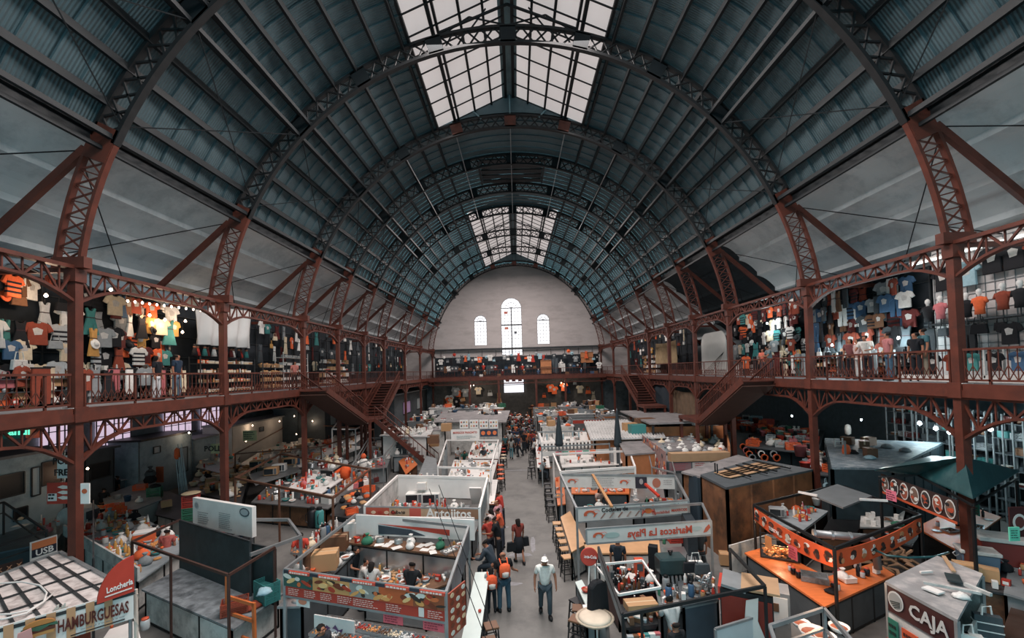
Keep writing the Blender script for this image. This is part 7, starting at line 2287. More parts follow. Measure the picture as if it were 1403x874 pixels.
shape(e, M, rect(-W / 2, -.31, W / 2, -.25), (196, 90, 58), name='orange_edge', t=.02)
for px0, px1, py, c, nm in ((1214, 1228, 672, (226, 120, 140), 'pink'), (1284, 1298, 693, (60, 170, 140), 'green'), (1332, 1342, 690, (50, 130, 116), 'dark green')):
 e, M, W = board(G(px0, py, 2.9), G(px1, py + 4, 2.9), 2.95, .32, '%s paper notice hung below the teal canopy' % nm, m=mat('paper_' + nm.replace(' ', '_'), c, .7), name='notice', cat='notice', t=.01)
 scribble(e, M, -W / 2 + .03, .1, W * .8, 4, (90, 50, 60), lh=.07, th=.02)
cq = Q([(1255, 722), (1310, 753), (1372, 708), (1320, 690)], 1.5)
e, _ = counter(None, 1.5, 'orange wooden counter under the teal canopy', q=cq, top=ORANGEWOOD, front=BLACK)
clutter(cq, 1.5, 12, [('tray', 2, ['teal', 'brown']), ('jar', 2, ['black', 'silver']), ('plate', 2, ['white', 'silver']), ('bottle', 2, ['black', 'brown'])], 'on the counter under the teal canopy', seed=97)
e, cq = counter([(1200, 690), (1250, 704), (1262, 684), (1215, 670)], 1.3, 'dark cluttered unit below the plate frieze', top=BLACK, front=DGREY)
clutter(cq, 1.3, 30, [('pot', 2, ['silver', 'black']), ('bag', 2, ['white', 'black']), ('carton', 3, ['white', 'dark grey'])], 'on the dark unit below the plate frieze', seed=98)
# ---- 18. cash kiosk
q = Q([(1215, 796), (1311, 847), (1345, 786), (1284, 762)], 2.4)
c = sum(q, Vector()) / 4
e = empty('cash_kiosk', (c.x, c.y, 0), label='grey roofed cash kiosk with a maroon CAJA sign', cat='kiosk')
L = [p - Vector((c.x, c.y, 0)) for p in q]
MB().slab([Vector((p.x * 1.03, p.y * 1.03, 2.4)) for p in L], .06).build('roof_panel', mat('scuffed_roof', (150, 148, 148), .5, var=.14, scale=2, dirt=(206, 196, 192), dirt_scale=1.0), e)
for k in range(4):
 b = MB(); b.sheet(L[k], L[(k + 1) % 4], .0, 1.78 if k < 2 else 2.34, .05); b.build('wall_panel', OFFWHITE, e)
 b = MB(); b.beam((L[k].x, L[k].y, 0), (L[k].x, L[k].y, 2.36), .06); b.build('corner_post', GALV, e)
e2, M, W = board(q[0], q[1], 2.36, .56, 'maroon sign reading CAJA with an oval white emblem', m=MAROON, name='sign', cat='sign', edge=GALV, t=.05)
text('CAJA', .36, mat('ink_grey', (196, 192, 188), .5, var=0), e2, M @ Matrix.Translation((W * .14, 0, .012)), width=W * .55)
shape(e2, M, disc(-W * .34, .02, .17, .19, 20), (200, 196, 192), name='emblem'); shape(e2, M, disc(-W * .34, .02, .145, .16, 20), (150, 150, 148), name='emblem', t=.012)
for k in range(4): shape(e2, M, [(-W * .34 - .12 + k * .03, -.02 - .03 * k), (-W * .34 + .1, .04 - .03 * k), (-W * .34 + .1, .02 - .03 * k), (-W * .34 - .12 + k * .03, -.04 - .03 * k)], (50, 60, 60), name='emblem', t=.016)
d = (q[1] - q[0]).normalized(); nn = Vector((d.y, -d.x, 0))
for k, (t0, t1, z1, hh, cc, tx, lab) in enumerate([(.04, .2, 1.7, .5, (38, 104, 88), None, 'dark green'), (.0, .14, 1.25, .42, (150, 66, 48), None, 'rust red'), (.26, .5, 1.66, .42, (196, 84, 50), None, 'orange')]):
 e3, M3, W3 = board(q[0].lerp(q[1], t0) + nn * .06, q[0].lerp(q[1], t1) + nn * .06, z1, hh, '%s poster on the cash kiosk wall below the CAJA sign' % lab, m=mat('poster_' + lab.replace(' ', '_'), cc, .6, var=.08), name='poster', cat='poster', t=.02)
 scribble(e3, M3, -W3 * .38, hh * .18, W3 * .7, 2, (20, 40, 36) if k == 0 else (70, 30, 24), lh=.14, th=.06)
def lay(name, px, z_, m, label, cat_, w=.1):
 b = MB(); b.beam(G(px[0][0], px[0][1], z_), G(px[1][0], px[1][1], z_), w, .03 if w > .06 else w); return tag(b.build(name, m), label, cat_)
lay('loose_rod', ((1265, 798), (1345, 813)), 2.5, OFFWHITE, 'long pale rod lying across the cash kiosk roof', 'rod', .05)
lay('loose_rod', ((1322, 800), (1358, 815)), 2.55, OFFWHITE, 'short pale rod overhanging the corner of the cash kiosk roof', 'rod', .06)
lay('plank', ((1293, 762), (1307, 783)), 2.5, CARD, 'pale wooden strip lying at the back of the cash kiosk roof', 'strip', .07)
lay('paper', ((1267, 804), (1290, 813)), 2.45, WHITE, 'bright white folded paper on the cash kiosk roof', 'paper', .2)
lay('bent_strip', ((1261, 784), (1277, 783)), 2.46, WHITE, 'bent white strip near the back of the cash kiosk roof', 'strip', .04)
lay('notebook', ((1296, 790), (1317, 794)), 2.48, SLATE, 'dark slate notebook lying on the cash kiosk roof', 'notebook', .42)
put('cloth_heap', G(1317, 818, 2.42), 'white', 'on the cash kiosk roof', scale=.7)
# ---- 19. cool boxes and bags at the far right
def coolbox(px, py, z_, col, label, s=1.0, rz=-.5):
 e = empty('cool_box', G(px, py, z_), rz, label=label, cat='cool box')
 MB().prism([(-.34 * s, 0), (.34 * s, 0), (.38 * s, .5 * s), (-.38 * s, .5 * s)], .5 * s).build('body', TINT, e, color=col, bevel=.02)
 MB().box((0, 0, .55 * s), (.82 * s, .56 * s, .1 * s)).build('lid', OFFWHITE, e, bevel=.02)
 for k in (-1, 1): MB().tube([(k * .4 * s, -.12, .42 * s), (k * .46 * s, -.1, .36 * s), (k * .46 * s, .1, .36 * s), (k * .4 * s, .12, .42 * s)], .015, 5).build('handle', GALV, e)
 return e
coolbox(1371, 770, 1.3, (120, 46, 40), 'large maroon cool box with a white lid', 1.25)
coolbox(1340, 782, 1.25, (84, 104, 122), 'blue-grey cool box with a white lid beside the maroon one', 1.0)
put('cardboard_box', G(1325, 790, 1.3), 'tan', 'open in front of the blue-grey cool box', scale=1.2, rz=-.5)
e, cq = counter([(1300, 800), (1390, 815), (1420, 770), (1330, 752)], 1.25, 'dark storage bench carrying the cool boxes', top=IRON, front=BROWN)
e, cq = counter([(1375, 812), (1440, 830), (1450, 770), (1385, 760)], 1.3, 'pale grey freezer chest at the right edge', top=GREY, front=GREY, frame=GREY)
e, cq = counter([(1370, 874), (1440, 900), (1450, 850), (1385, 832)], 1.0, 'glass topped pale counter in the bottom right corner', top=mat('brown_glass', (70, 52, 44), .2), front=PALEBLUE)
for k, (x, y, c) in enumerate([(1352, 842, 'dark grey'), (1306, 862, 'dark grey'), (1326, 868, 'white')]):
 e = empty('shopping_bag', G(x, y, 1.9), label='%s striped shopping bag hanging %s the cash kiosk' % (c, ['right of', 'low on the front corner of', 'beside the corner of'][k]), cat='bag')
 MB().prism([(-.2, 0), (-.22, -.5), (.22, -.5), (.2, 0)], .14, M=Matrix.Rotation(R(-30), 3, 'Z')).build('bag', CLOTH, e, color=COLS[c])
 for s in (-.14, -.3, -.44): MB().box((0, 0, s), (.44, .16, .02), rz=R(-30)).build('stripe', WHITE, e)
 MB().tube([(-.1, 0, 0), (-.08, 0, .16), (.08, 0, .16), (.1, 0, 0)], .018, 6).build('handle', WHITE, e)
q = [AT(1385, 705, 11.5), AT(1425, 720, 11.5)]
e, M, W, h = wall_sign(1384, 1440, 694, 735, 10.6, 'maroon sign panel with a pale ring at the right edge', MAROON)
shape(e, M, disc(-W * .28, 0, .16, .2, 18), (200, 196, 192), name='ring'); shape(e, M, disc(-W * .28, 0, .11, .14, 18), (96, 50, 46), name='ring', t=.012)
e, M, W, h = wall_sign(1383, 1397, 722, 741, 10.5, 'mint green notice below the maroon sign panel', mat('paper_mint', (110, 206, 176), .7))
scribble(e, M, -W * .4, h * .25, W * .75, 4, (60, 90, 84), lh=h * .17, th=h * .05)
# ---- 20. housewares stall with hanging plastic goods, blue roof
q = [G(1140, 640, 3.1), G(1222, 641, 3.1), G(1292, 606, 3.1), G(1130, 600, 3.1)]
hut(None, 3.1, 'wide stall with a dull blue-grey tarpaulin roof under the right gallery', q=q, walls=mat('dark_teal_wall', (34, 50, 56), .8, var=.2), roof=mat('blue_grey_tarp', (104, 118, 126), .6, var=.2, scale=2, dirt=(160, 166, 168), dirt_scale=4), over=.0)
q = Q([(1020, 612), (1120, 622), (1130, 590), (1040, 585)], 2.2)
e, _ = counter(None, 2.2, 'tall dark housewares stall below the right stairs', q=q, top=DGREY, front=mat('dark_teal_wall', None), thick=.06)
PLA = [('bucket', 4, ['pink', 'red', 'green', 'white', 'dark grey', 'orange']), ('crate', 3, ['white', 'orange', 'grey', 'silver']), ('bowl', 2, ['white', 'orange', 'pale blue']), ('bag', 2, ['white', 'pink']), ('basket', 2, ['pink', 'white', 'orange'])]
clutter(q, 2.2, 60, PLA, 'on top of the housewares stall', seed=101, scale=1.3)
q = Q([(1095, 648), (1150, 652), (1160, 628), (1105, 620)], 2.2)
e, _ = counter(None, 2.2, 'dark housewares booth with brushes and bags beside the brown cabin', q=q, top=DGREY, front=DGREY, thick=.06)
clutter(q, 2.2, 24, PLA, 'on top of the brush booth', seed=102, scale=1.4)
put('bucket', G(1097, 625, 2.3), 'pink', 'with a lid, large, on the brush booth', scale=2.0)
b = MB()
for s in (0, .35):
 b.beam(G(1146, 640, 2.2) + Vector((s, 0, 0)), G(1146, 640, 2.2) + Vector((s + .05, .1, 1.3)), .05)
for k in range(6): b.beam(G(1146, 640, 2.2) + Vector((0.01 * k, .02 * k, .15 + k * .2)), G(1146, 640, 2.2) + Vector((.35 + .01 * k, .02 * k, .15 + k * .2)), .04)
tag(b.build('step_ladder', WHITE), 'small white plastic ladder leaning on the brush booth', 'ladder')
for x, y, c in ((1162, 596, 'white'), (1160, 628, 'orange')):
 b = MB(); b.lathe([(.02, 0), (.14, .08), (.16, .35), (.12, .55), (.03, .6)], 9, c=G(x, y, 2.9)); tag(b.build('stuffed_bag', CLOTH, smooth=True, color=COLS[c]), '%s stuffed bag hung high on the pole of the brush booth' % c, 'bag')
b = MB(); p = G(1160, 660, 2.0); b.beam((p.x, p.y, 0), (p.x, p.y, 3.7), .06); tag(b.build('display_pole', GALV), 'upright pole carrying the stuffed bags', 'pole')
for k in range(16):
 put('handbag', G(1115 + k * 3.2, 652 + (k % 3) * 5, 1.9), ['white', 'red', 'orange', 'teal', 'pink', 'pale blue'][k % 6], 'hanging on the front of the brush booth', rz=R(20 * (k % 3)))
for k, (x, y) in enumerate([(1173, 650), (1166, 655), (1175, 658), (1184, 652), (1190, 655)]): put('sun_hat', G(x, y, 2.2), ['white', 'cream', 'white', 'grey', 'white'][k], 'hanging beside the brush booth', word='round sieve')
for k in range(14):
 b = MB(); p = G(1018 + k * 4.2, 612 + (k % 4) * 5, 2.0)
 M3 = Matrix.Rotation(R(90), 3, 'X')
 cc = ['orange', 'pink', 'orange', 'grey', 'orange', 'red', 'white'][k % 7]
 b.lathe([(.14, -.03), (.2, -.03), (.2, .03), (.14, .03), (.14, -.03)], 14, c=p, M=M3)
 tag(b.build('hanging_ring', TINT, color=COLS[cc]), '%s plastic ring hanging on the housewares stall front' % cc, 'ring', 'hanging plastic rings')
q = Q([(962, 590), (1052, 596), (1070, 576), (975, 572)], 2.0)
e, _ = counter(None, 2.0, 'stall front full of clear plastic bins below the right stairs', q=q, top=GREY, front=GREY, thick=.05)
clutter(q, 2.0, 26, [('crate', 6, ['silver', 'white', 'pale blue']), ('crate', 2, ['red', 'orange']), ('bucket', 2, ['dark grey', 'rust'])], 'among the clear plastic bins', seed=103, scale=1.6)
e, M, W, h = wall_sign(948, 984, 570, 583, 30.0, 'white banner with small orange emblem before the clear bins', CREAMY)
shape(e, M, disc(-W * .05, 0, .2, .22, 10), (206, 90, 60), name='emblem'); scribble(e, M, W * .08, .12, W * .3, 3, (80, 80, 80), lh=.12, th=.05)
# ---- 21. stalls further up the right side of the aisle
def umbrella(px, ytop, ybot, y, label):
 t, b0 = AT(px, ytop, y), AT(px, ybot, y)
 e = empty('closed_umbrella', (t.x, y, 0), label=label, cat='umbrella')
 H = t.z - b0.z
 MB().lathe([(.2, b0.z), (.24, b0.z + .15), (.17, b0.z + H * .5), (.06, t.z - .1), (.02, t.z)], 8).build('canopy', mat('umbrella_cloth', (44, 54, 60), .8, var=.1), e)
 MB().tube([(0, 0, 0), (0, 0, t.z + .1)], .025, 6).build('pole', GALV, e)
umbrella(765, 568, 611, 26.0, 'closed dark umbrella beside the aisle stalls on the right')
umbrella(845, 562, 612, 26.5, 'closed dark umbrella in front of the corrugated wooden hut')
F = [(768, 647), (870, 640), (862, 618), (758, 622)]
fr, fq = stall_frame(F, 2.35, 'white frame of the stall with crockery rows by the aisle', m=WHITE, w=.08)
e, M, W = board(fq[0], fq[1], 2.4, .3, 'pale fascia with faint lettering in front of the crockery stall', m=GREYSIGN)
scribble(e, M, -W * .45, .02, W * .85, 1, (170, 168, 168), th=.08, ragged=.02)
cq = Q([(770, 640), (848, 636), (845, 620), (765, 622)], 1.3)
e, _ = counter(None, 1.3, 'white counter lined with crockery beside the aisle', q=cq, top=WHITE, front=WHITE)
clutter(cq, 1.3, 30, [('plate_pile', 3, ['white']), ('cup', 4, ['white']), ('bowl', 3, ['white']), ('jar', 2, ['red', 'orange', 'silver']), ('bottle', 2, ['orange', 'white'])], 'in the crockery rows', seed=111)
cq = Q([(850, 634), (868, 632), (866, 616), (850, 617)], 1.6)
e, _ = counter(None, 1.6, 'small white stand with orange bottles beside the crockery', q=cq, top=WHITE, front=OFFWHITE)
for k in range(6): put('bottle', G(853 + (k % 3) * 5, 628 - (k // 3) * 6, 1.6), 'orange' if k % 2 else 'red', 'on the small white stand', scale=1.5)
F = [(742, 612), (835, 608), (826, 590), (737, 592)]
fr, fq = stall_frame(F, 2.4, 'grey frame of the stall with hanging white cups', m=GALV, w=.07)
e, M, W = board(fq[0], fq[1], 2.1, .28, 'strip of small coloured price flags across a stall by the aisle', m=GREYSIGN)
for k, c in enumerate([(226, 110, 120), (90, 150, 130), (236, 130, 90), (226, 100, 120), (90, 150, 130), (230, 120, 80)]): shape(e, M, rect(-W * .3 + k * .42, -.12, -W * .3 + k * .42 + .36, .12), c, name='flag')
cq = Q([(740, 608), (828, 604), (822, 590), (738, 593)], 1.5)
e, _ = counter(None, 1.5, 'counter with tall white cup stacks by the aisle', q=cq, top=WHITE, front=GREY)
clutter(cq, 1.5, 50, [('cup_tower', 6, ['white', 'pale blue']), ('plate_pile', 2, ['white']), ('jar', 1, ['orange', 'white'])], 'on the tall cup counter', seed=112, scale=1.3)
for k in range(18): p = fq[0].lerp(fq[1], (k + .5) / 18); put('cup_tower', (p.x, p.y + 1.0, 2.0), 'white', 'hanging in the row above the cup counter', scale=1.6)
aq = Q([(736, 640), (754, 640), (748, 602), (733, 602)], 1.0)
e, _ = counter(None, 1.0, 'white dining counter along the right of the aisle', q=aq, top=WHITE, front=DGREY, inset=.2)
clutter(aq, 1.0, 14, [('plate', 2, ['white', 'orange']), ('bowl', 2, ['white', 'red']), ('cup', 3, ['white', 'orange']), ('napkin_holder', 1, ['silver'])], 'on the white aisle dining counter', seed=113)
for k in range(5): put('stool', G(728 + (k % 2), 604 + k * 9, .74) - Vector((0, 0, .74)), 'black', 'before the white aisle dining counter')
hut([(815, 600), (905, 597), (895, 575), (805, 578)], 2.7, 'wooden hut with a pale corrugated roof', walls=PLY, roof=ROOFW, corr=True)
hut([(858, 622), (960, 614), (945, 590), (845, 597)], 2.5, 'flat roofed wooden stall beside the patterned cloth', walls=PLY, roof=ROOFG, over=.03)
hut([(893, 588), (965, 585), (960, 566), (880, 566)], 2.6, 'brown plank hut with folding doors in front of the right stairs', walls=MOTTLED, roof=ROOFG)
for x, y, s, c in [(863, 592, 2.2, 'tan'), (884, 590, 3, 'brown'), (873, 596, 2.4, 'teal')]: put('cardboard_box', G(x, y, 2.6), c, 'on the flat roofed wooden stall', scale=s, rz=.1)
for k in range(7): b = MB(); p = G(838 + k * 4, 612, 2.3); b.box((p.x, p.y, 1.5), (.16, .12, 1.5)); tag(b.build('hanging_cloth', CLOTH, color=COLS[['grey', 'white', 'dark grey', 'grey', 'teal', 'black', 'green'][k]]), '%s cloth strip hanging beside the corrugated hut' % ['grey', 'white', 'dark grey', 'grey', 'teal', 'black', 'green'][k], 'cloth')
clutter(Q([(1045, 712), (1098, 728), (1135, 700), (1085, 688)], 1.35), 1.35, 16, COUNTERTOP, 'on the glass fronted corner unit', seed=301, scale=1.1, vmin=.3)
clutter(Q([(1165, 628), (1215, 634), (1270, 612), (1150, 606)], 3.12), 3.12, 9, [('cloth_heap', 3, ['grey', 'black', 'pale blue']), ('cardboard_box', 1, ['brown'])], 'on the blue-grey tarpaulin roof', seed=302, scale=1.2)
clutter(Q([(1310, 800), (1380, 812), (1400, 775), (1335, 760)], 1.27), 1.27, 7, [('bag', 2, ['white', 'black']), ('cardboard_box', 1, ['tan']), ('carton', 2, ['white', 'red'])], 'between the cool boxes', seed=303)
clutter(Q([(1385, 805), (1430, 815), (1430, 775), (1390, 770)], 1.31), 1.31, 5, COUNTERTOP, 'on the pale freezer chest', seed=304)
e, cq = counter([(880, 700), (940, 700), (936, 684), (884, 684)], 1.2, 'steel shelf of glasses behind the crab banner', top=STEEL, front=DGREY)
clutter(cq, 1.2, 26, COUNTERTOP, 'on the steel shelf behind the crab banner', seed=305)
e, cq = counter([(800, 705), (870, 706), (870, 694), (800, 693)], 1.2, 'low white bench of bowls inside the shrimp banner stall', top=WHITE, front=GREY)
clutter(cq, 1.2, 26, COUNTERTOP, 'on the low white bench', seed=306)
e, cq = counter([(1195, 735), (1250, 748), (1262, 730), (1215, 718)], 1.0, 'dark serving shelf between the corner stall and the teal canopy', top=IRON, front=BLACK)
clutter(cq, 1.0, 18, DARKGOODS, 'on the dark serving shelf', seed=307)
for k, (x, y) in enumerate([(1205, 745), (1225, 752), (1240, 742)]): put('chair', G(x, y, .45) - Vector((0, 0, .45)), 'black', 'in the dark gap beside the teal canopy', rz=R(150 + 20 * k))
# ================================================================== THE GALLERIES: shops full of clothes
SHOPD = mat('shop_dark', (34, 40, 46), .9, var=.2)
rg_ = random.Random(77)
def shop_back(sgn, y0, y1, label, m=SHOPD, x=14.9, z1=10.35):
 e = empty('shop_partition', (sgn * x, (y0 + y1) / 2, DECK), label=label, cat='shop partition')
 MB().box((0, 0, (z1 - DECK) / 2), (.08, y1 - y0, z1 - DECK)).build('panel', m, e)
 b = MB()
 n = max(2, int((y1 - y0) / 1.2))
 for k in range(n + 1): b.box((-sgn * .06, (k / n - .5) * (y1 - y0), (z1 - DECK) / 2), (.05, .05, z1 - DECK))
 for z in (.8, 1.7, 2.6, 3.5): b.box((-sgn * .07, 0, z), (.04, y1 - y0, .03))
 b.build('rail_grid', IRON, e)
 return e
SD = {-1: 'left', 1: 'right'}
segs = {-1: [(7.5, 18.6), (18.8, 23.4), (23.6, 29), (29.2, 38), (38.2, 48), (48.2, 58)], 1: [(15.6, 21.8), (21.9, 28.8), (36.8, 42), (42.2, 50), (50.2, 58)]}
for sgn in (-1, 1):
 for k, (a, b_) in enumerate(segs[sgn]):
  shop_back(sgn, a, b_, '%s gallery shop back panel, %s from the entrance' % (SD[sgn], ORD[k]))
def rackwall(sgn, y0, y1, rows, kinds, pal_, where, step=.34, x=14.55, lean=.12, rowh=.62, z0=10.2):
 names = ['top', 'second', 'third', 'fourth', 'fifth', 'lowest']
 for r in range(rows):
  y = y0 + .25
  while y < y1 - .2:
   kd = rg_.choice(kinds)
   c = rg_.choice(pal_)
   if rg_.random() < .93:
    o = put(kd, (sgn * (x - rg_.uniform(0, .35)), y, z0 - r * rowh - rg_.uniform(0, .12)), c, 'in the %s row, %s' % (names[min(r, 5)], where), rz=-sgn * R(90) + rg_.uniform(-.35, .35), scale=rg_.uniform(.85, 1.15))
    o['group'] = '%s in the %s row %s' % (kd.replace('_', ' '), names[min(r, 5)], where)
   y += step * rg_.uniform(.85, 1.2) * (1.0 if y < 24 else 1.5)
LIGHTP = ['white', 'white', 'white', 'cream', 'yellow', 'rust', 'black', 'black', 'black', 'teal', 'maroon', 'grey', 'dark grey', 'blue', 'silver', 'brown', 'orange']
DARKP = ['black', 'black', 'dark grey', 'dark grey', 'maroon', 'blue', 'rust', 'grey', 'white', 'teal', 'brown']
MIXP = ['white', 'white', 'white', 'orange', 'black', 'black', 'grey', 'yellow', 'teal', 'dark grey', 'maroon', 'cream', 'rust', 'dark grey']
KIT = ['t_shirt', 't_shirt', 't_shirt', 'jersey', 'dress', 'handbag', 'sun_hat', 't_shirt']
rackwall(-1, 7.6, 14.4, 6, KIT, LIGHTP, 'left shop before the first column')
rackwall(-1, 14.5, 18.5, 6, KIT, LIGHTP, 'left shop after the first column')
rackwall(-1, 12.2, 18.6, 1, ['trousers', 'dress', 't_shirt', 'trousers'], ['white', 'black', 'teal', 'pink', 'black', 'grey', 'blue', 'cream', 'rust'], 'left shop floor rail', x=14.1, z0=7.55, step=.36)
rackwall(1, 15.8, 21.7, 6, ['t_shirt', 'dress', 't_shirt', 'trousers', 'jersey'], DARKP, 'right shop of dark clothes')
rackwall(1, 21.9, 28.7, 6, KIT, MIXP, 'right shop beside the stairs', step=.3)
rackwall(1, 15.8, 28.6, 1, ['trousers', 'dress', 't_shirt', 'handbag'], ['white', 'black', 'black', 'dark grey', 'orange', 'grey', 'purple', 'maroon', 'cream'], 'right shop floor rail', x=14.1, z0=7.5, step=.4)
rackwall(-1, 24.2, 29, 3, ['t_shirt', 'dress', 'handbag'], MIXP, 'left shop behind the stairs', step=.6)
rackwall(-1, 29.5, 57, 3, ['t_shirt', 'dress', 'handbag'], MIXP, 'far left gallery shops', step=.95, rowh=1.05)
rackwall(1, 37, 57, 3, ['t_shirt', 'dress', 'handbag'], MIXP, 'far right gallery shops', step=.95, rowh=1.05)
def sheet_cloth(p0, p1, z0, z1, label, m, folds=9, amp=.1, name='hanging_sheet', cat='sheet'):
 b = MB(); n = 28
 d = (Vector(p1) - Vector(p0)); nn = Vector((d.y, -d.x, 0)).normalized()
 rows = 6
 for side in (0, .02):
  vs = []
  for r in range(rows + 1):
   for k in range(n + 1):
    t = k / n
    p = Vector(p0) + d * t + nn * (amp * math.sin(t * folds * 6.283 / 2 + r * .4) * (.4 + r / rows) + side)
    vs.append((p.x, p.y, z1 + (z0 - z1) * r / rows - .12 * math.sin(math.pi * t) * (1 - r / rows)))
  fs = [(r * (n + 1) + k, r * (n + 1) + k + 1, (r + 1) * (n + 1) + k + 1, (r + 1) * (n + 1) + k) for r in range(rows) for k in range(n)]
  if side: fs = [tuple(reversed(f)) for f in fs]
  b.add(vs, fs)
 return tag(b.build(name, m, smooth=True), label, cat)
SHEETM = mat('white_sheet', (214, 214, 212), .9, var=.03)
sheet_cloth((-13.9, 18.9, 0), (-13.7, 22.6, 0), 8.55, 10.5, 'large white sheet hung as an awning over the left gallery doll shop', SHEETM)
for k in range(13): put('rag_doll', (-13.9 - (k % 2) * .1, 18.9 + k * .3, 8.05), ['black', 'red', 'teal', 'maroon', 'white'][k % 5], 'hanging in a row under the white sheet', rz=R(90), scale=1.25)
def shelf_unit(sgn, y0, y1, levels, kinds, label, where, x=14.3, n=14, m=IRON, z0=DECK, h=1.9):
 e = empty('shelf_unit', (sgn * x, (y0 + y1) / 2, z0), label=label, cat='shelf unit')
 L = y1 - y0
 for k in range(levels):
  MB().box((0, 0, .12 + k * h / levels), (.5, L, .03)).build('shelf', m, e)
 for sy in (-1, 1):
  b = MB()
  for sx in (-1, 1): b.box((sx * .24, sy * L / 2, h / 2), (.04, .04, h))
  b.build('side_frame', m, e)
 for k in range(levels):
  y = y0 + .2
  while y < y1 - .15:
   kd, cols = rg_.choice(kinds)
   put(kd, (sgn * (x - .08), y, z0 + .135 + k * h / levels), rg_.choice(cols), where, rz=-sgn * R(90), scale=rg_.uniform(.9, 1.1))
   y += max(.17, ORG[kd]['size'] * 2.0) * rg_.uniform(.95, 1.3)
 return e
SOUV = [('figurine', ['tan', 'golden', 'white', 'brown', 'rust']), ('carton', ['tan', 'white', 'orange', 'cream']), ('jar', ['tan', 'cream']), ('shoe_box', ['tan', 'cream'])]
shelf_unit(-1, 18.9, 22.8, 4, SOUV, 'dark shelf of small souvenirs below the white sheet', 'on the souvenir shelf below the white sheet', x=13.9, h=1.7)
shelf_unit(-1, 23.2, 25.6, 4, [('figurine', ['tan', 'golden', 'cream']), ('carton', ['tan', 'cream']), ('basket', ['tan'])], 'wooden shelf of tan boxes beside the second left column', 'on the tan box shelf', x=13.7, h=1.5)
shelf_unit(-1, 25.8, 28.8, 5, [('shoe_box', ['white', 'silver']), ('carton', ['white', 'grey'])], 'white metal rack of boxes in the left gallery before the stairs', 'on the white metal rack', x=14.0, h=2.2, m=WHITE)
shelf_unit(-1, 9.5, 14.2, 3, [('handbag', ['pink', 'tan', 'brown']), ('carton', ['white', 'red', 'black']), ('tin', ['silver', 'black'])], 'low shelf of bags under the left shop clothes', 'on the low bag shelf', x=14.2, h=1.1)
shelf_unit(-1, 14.6, 18.6, 4, [('carton', ['white', 'red', 'black']), ('tin', ['silver', 'black']), ('figurine', ['brown', 'white'])], 'low shelf of trinkets after the first left column', 'on the low trinket shelf', x=14.35, h=1.3)
shelf_unit(1, 15.8, 21.5, 3, [('handbag', ['orange', 'white', 'brown']), ('carton', ['white', 'tan', 'black']), ('figurine', ['white', 'tan'])], 'low shelf of souvenirs under the right shop clothes', 'on the low right souvenir shelf', x=14.2, h=1.1)
shelf_unit(-1, 31, 36, 4, [('shoe_box', ['white', 'tan', 'red']), ('cardboard_box', ['tan', 'white'])], 'shelf of boxes far along the left gallery', 'on the far left gallery shelf', x=14.0, h=2.0)
shelf_unit(1, 43, 48, 4, [('shoe_box', ['white', 'tan', 'red']), ('cardboard_box', ['tan', 'white'])], 'shelf of boxes far along the right gallery', 'on the far right gallery shelf', x=14.0, h=2.0)
AWN = mat('grey_awning', (96, 110, 118), .8, var=.1)
def awning(sgn, y0, y1, label, m=AWN, z=10.45):
 b = MB(); n = 14; vs = []
 for k in range(n + 1):
  y = y0 + (y1 - y0) * k / n
  s = .12 * math.sin(k * 1.9) + .1 * math.sin(k * .8)
  vs += [(sgn * 14.9, y, z + .15), (sgn * 13.6, y, z - .1 + s), (sgn * 12.7, y, z - .45 + s * 1.4)]
 up = [(a, b_, c + .03) for a, b_, c in vs]
 fs = [(3 * k + j, 3 * k + j + 1, 3 * k + j + 4, 3 * k + j + 3) for k in range(n) for j in (0, 1)]
 b.add(vs, fs); b.add(up, [tuple(reversed(f)) for f in fs])
 tag(b.build('awning', m, smooth=True), label, 'awning')
awning(-1, 8, 13.8, 'rumpled grey awning over the left shop before the first column')
awning(-1, 14.2, 18.2, 'thin grey awning over the left shop after the first column')
awning(1, 15.7, 21.6, 'rumpled dark awning over the right shop of dark clothes')
GRIDW = mat('white_grid_wall', (206, 200, 198), .6, var=.04)
e = empty('shop_partition', (14.9, 12.2, DECK), label='white gridded wall of the t-shirt shop at the right edge', cat='shop partition')
MB().box((0, 0, 2.3), (.08, 6.6, 4.6)).build('panel', GRIDW, e)
b = MB()
for k in range(24): b.box((-.06, -3.2 + k * .28, 2.6), (.02, .015, 3.6))
for k in range(14): b.box((-.06, 0, .9 + k * .27), (.02, 6.5, .015))
b.build('wire_grid', GREY, e)
MB().box((-.3, 0, 1.9), (.45, 6.4, .04)).build('shelf', DGREY, e)
WSH = 'on the white gridded shop wall'
for k, (y, c) in enumerate([(14.9, 'black'), (14.1, 'pale blue'), (13.35, 'black'), (12.75, 'black'), (12.1, 'rust'), (11.4, 'black')]):
 put('t_shirt', (14.65, y, 10.15 + .25 * (k > 1)), c, WSH, rz=-R(90), scale=1.25)
for k, (y, c, z) in enumerate([(15.2, 'black', 8.3), (14.75, 'pink', 8.35), (13.9, 'black', 8.3), (13.5, 'orange', 8.35), (12.85, 'rust', 8.4), (12.4, 'black', 8.4), (11.9, 'teal', 8.4)]):
 put('mannequin_bust', (14.35, y, z), c, WSH, rz=-R(90), scale=1.15)
rackwall(1, 11.2, 15.4, 1, ['trousers', 'handbag', 't_shirt'], ['black', 'dark grey', 'black', 'maroon'], 'under the busts of the white shop', x=14.5, z0=8.1, step=.4)
e = empty('display_case', (13.4, 12.3, DECK), label='white framed glass display case along the right gallery edge', cat='display case')
MB().box((0, 0, .1), (.6, 5.6, .2)).build('base', OFFWHITE, e)
MB().box((0, 0, .95), (.6, 5.6, .04)).build('top', GLASS, e)
b = MB()
for k in range(5):
 for s in (-1, 1): b.box((s * .28, -2.75 + k * 1.375, .55), (.04, .04, .85))
for s in (-1, 1): b.box((s * .28, 0, .95), (.04, 5.6, .04))
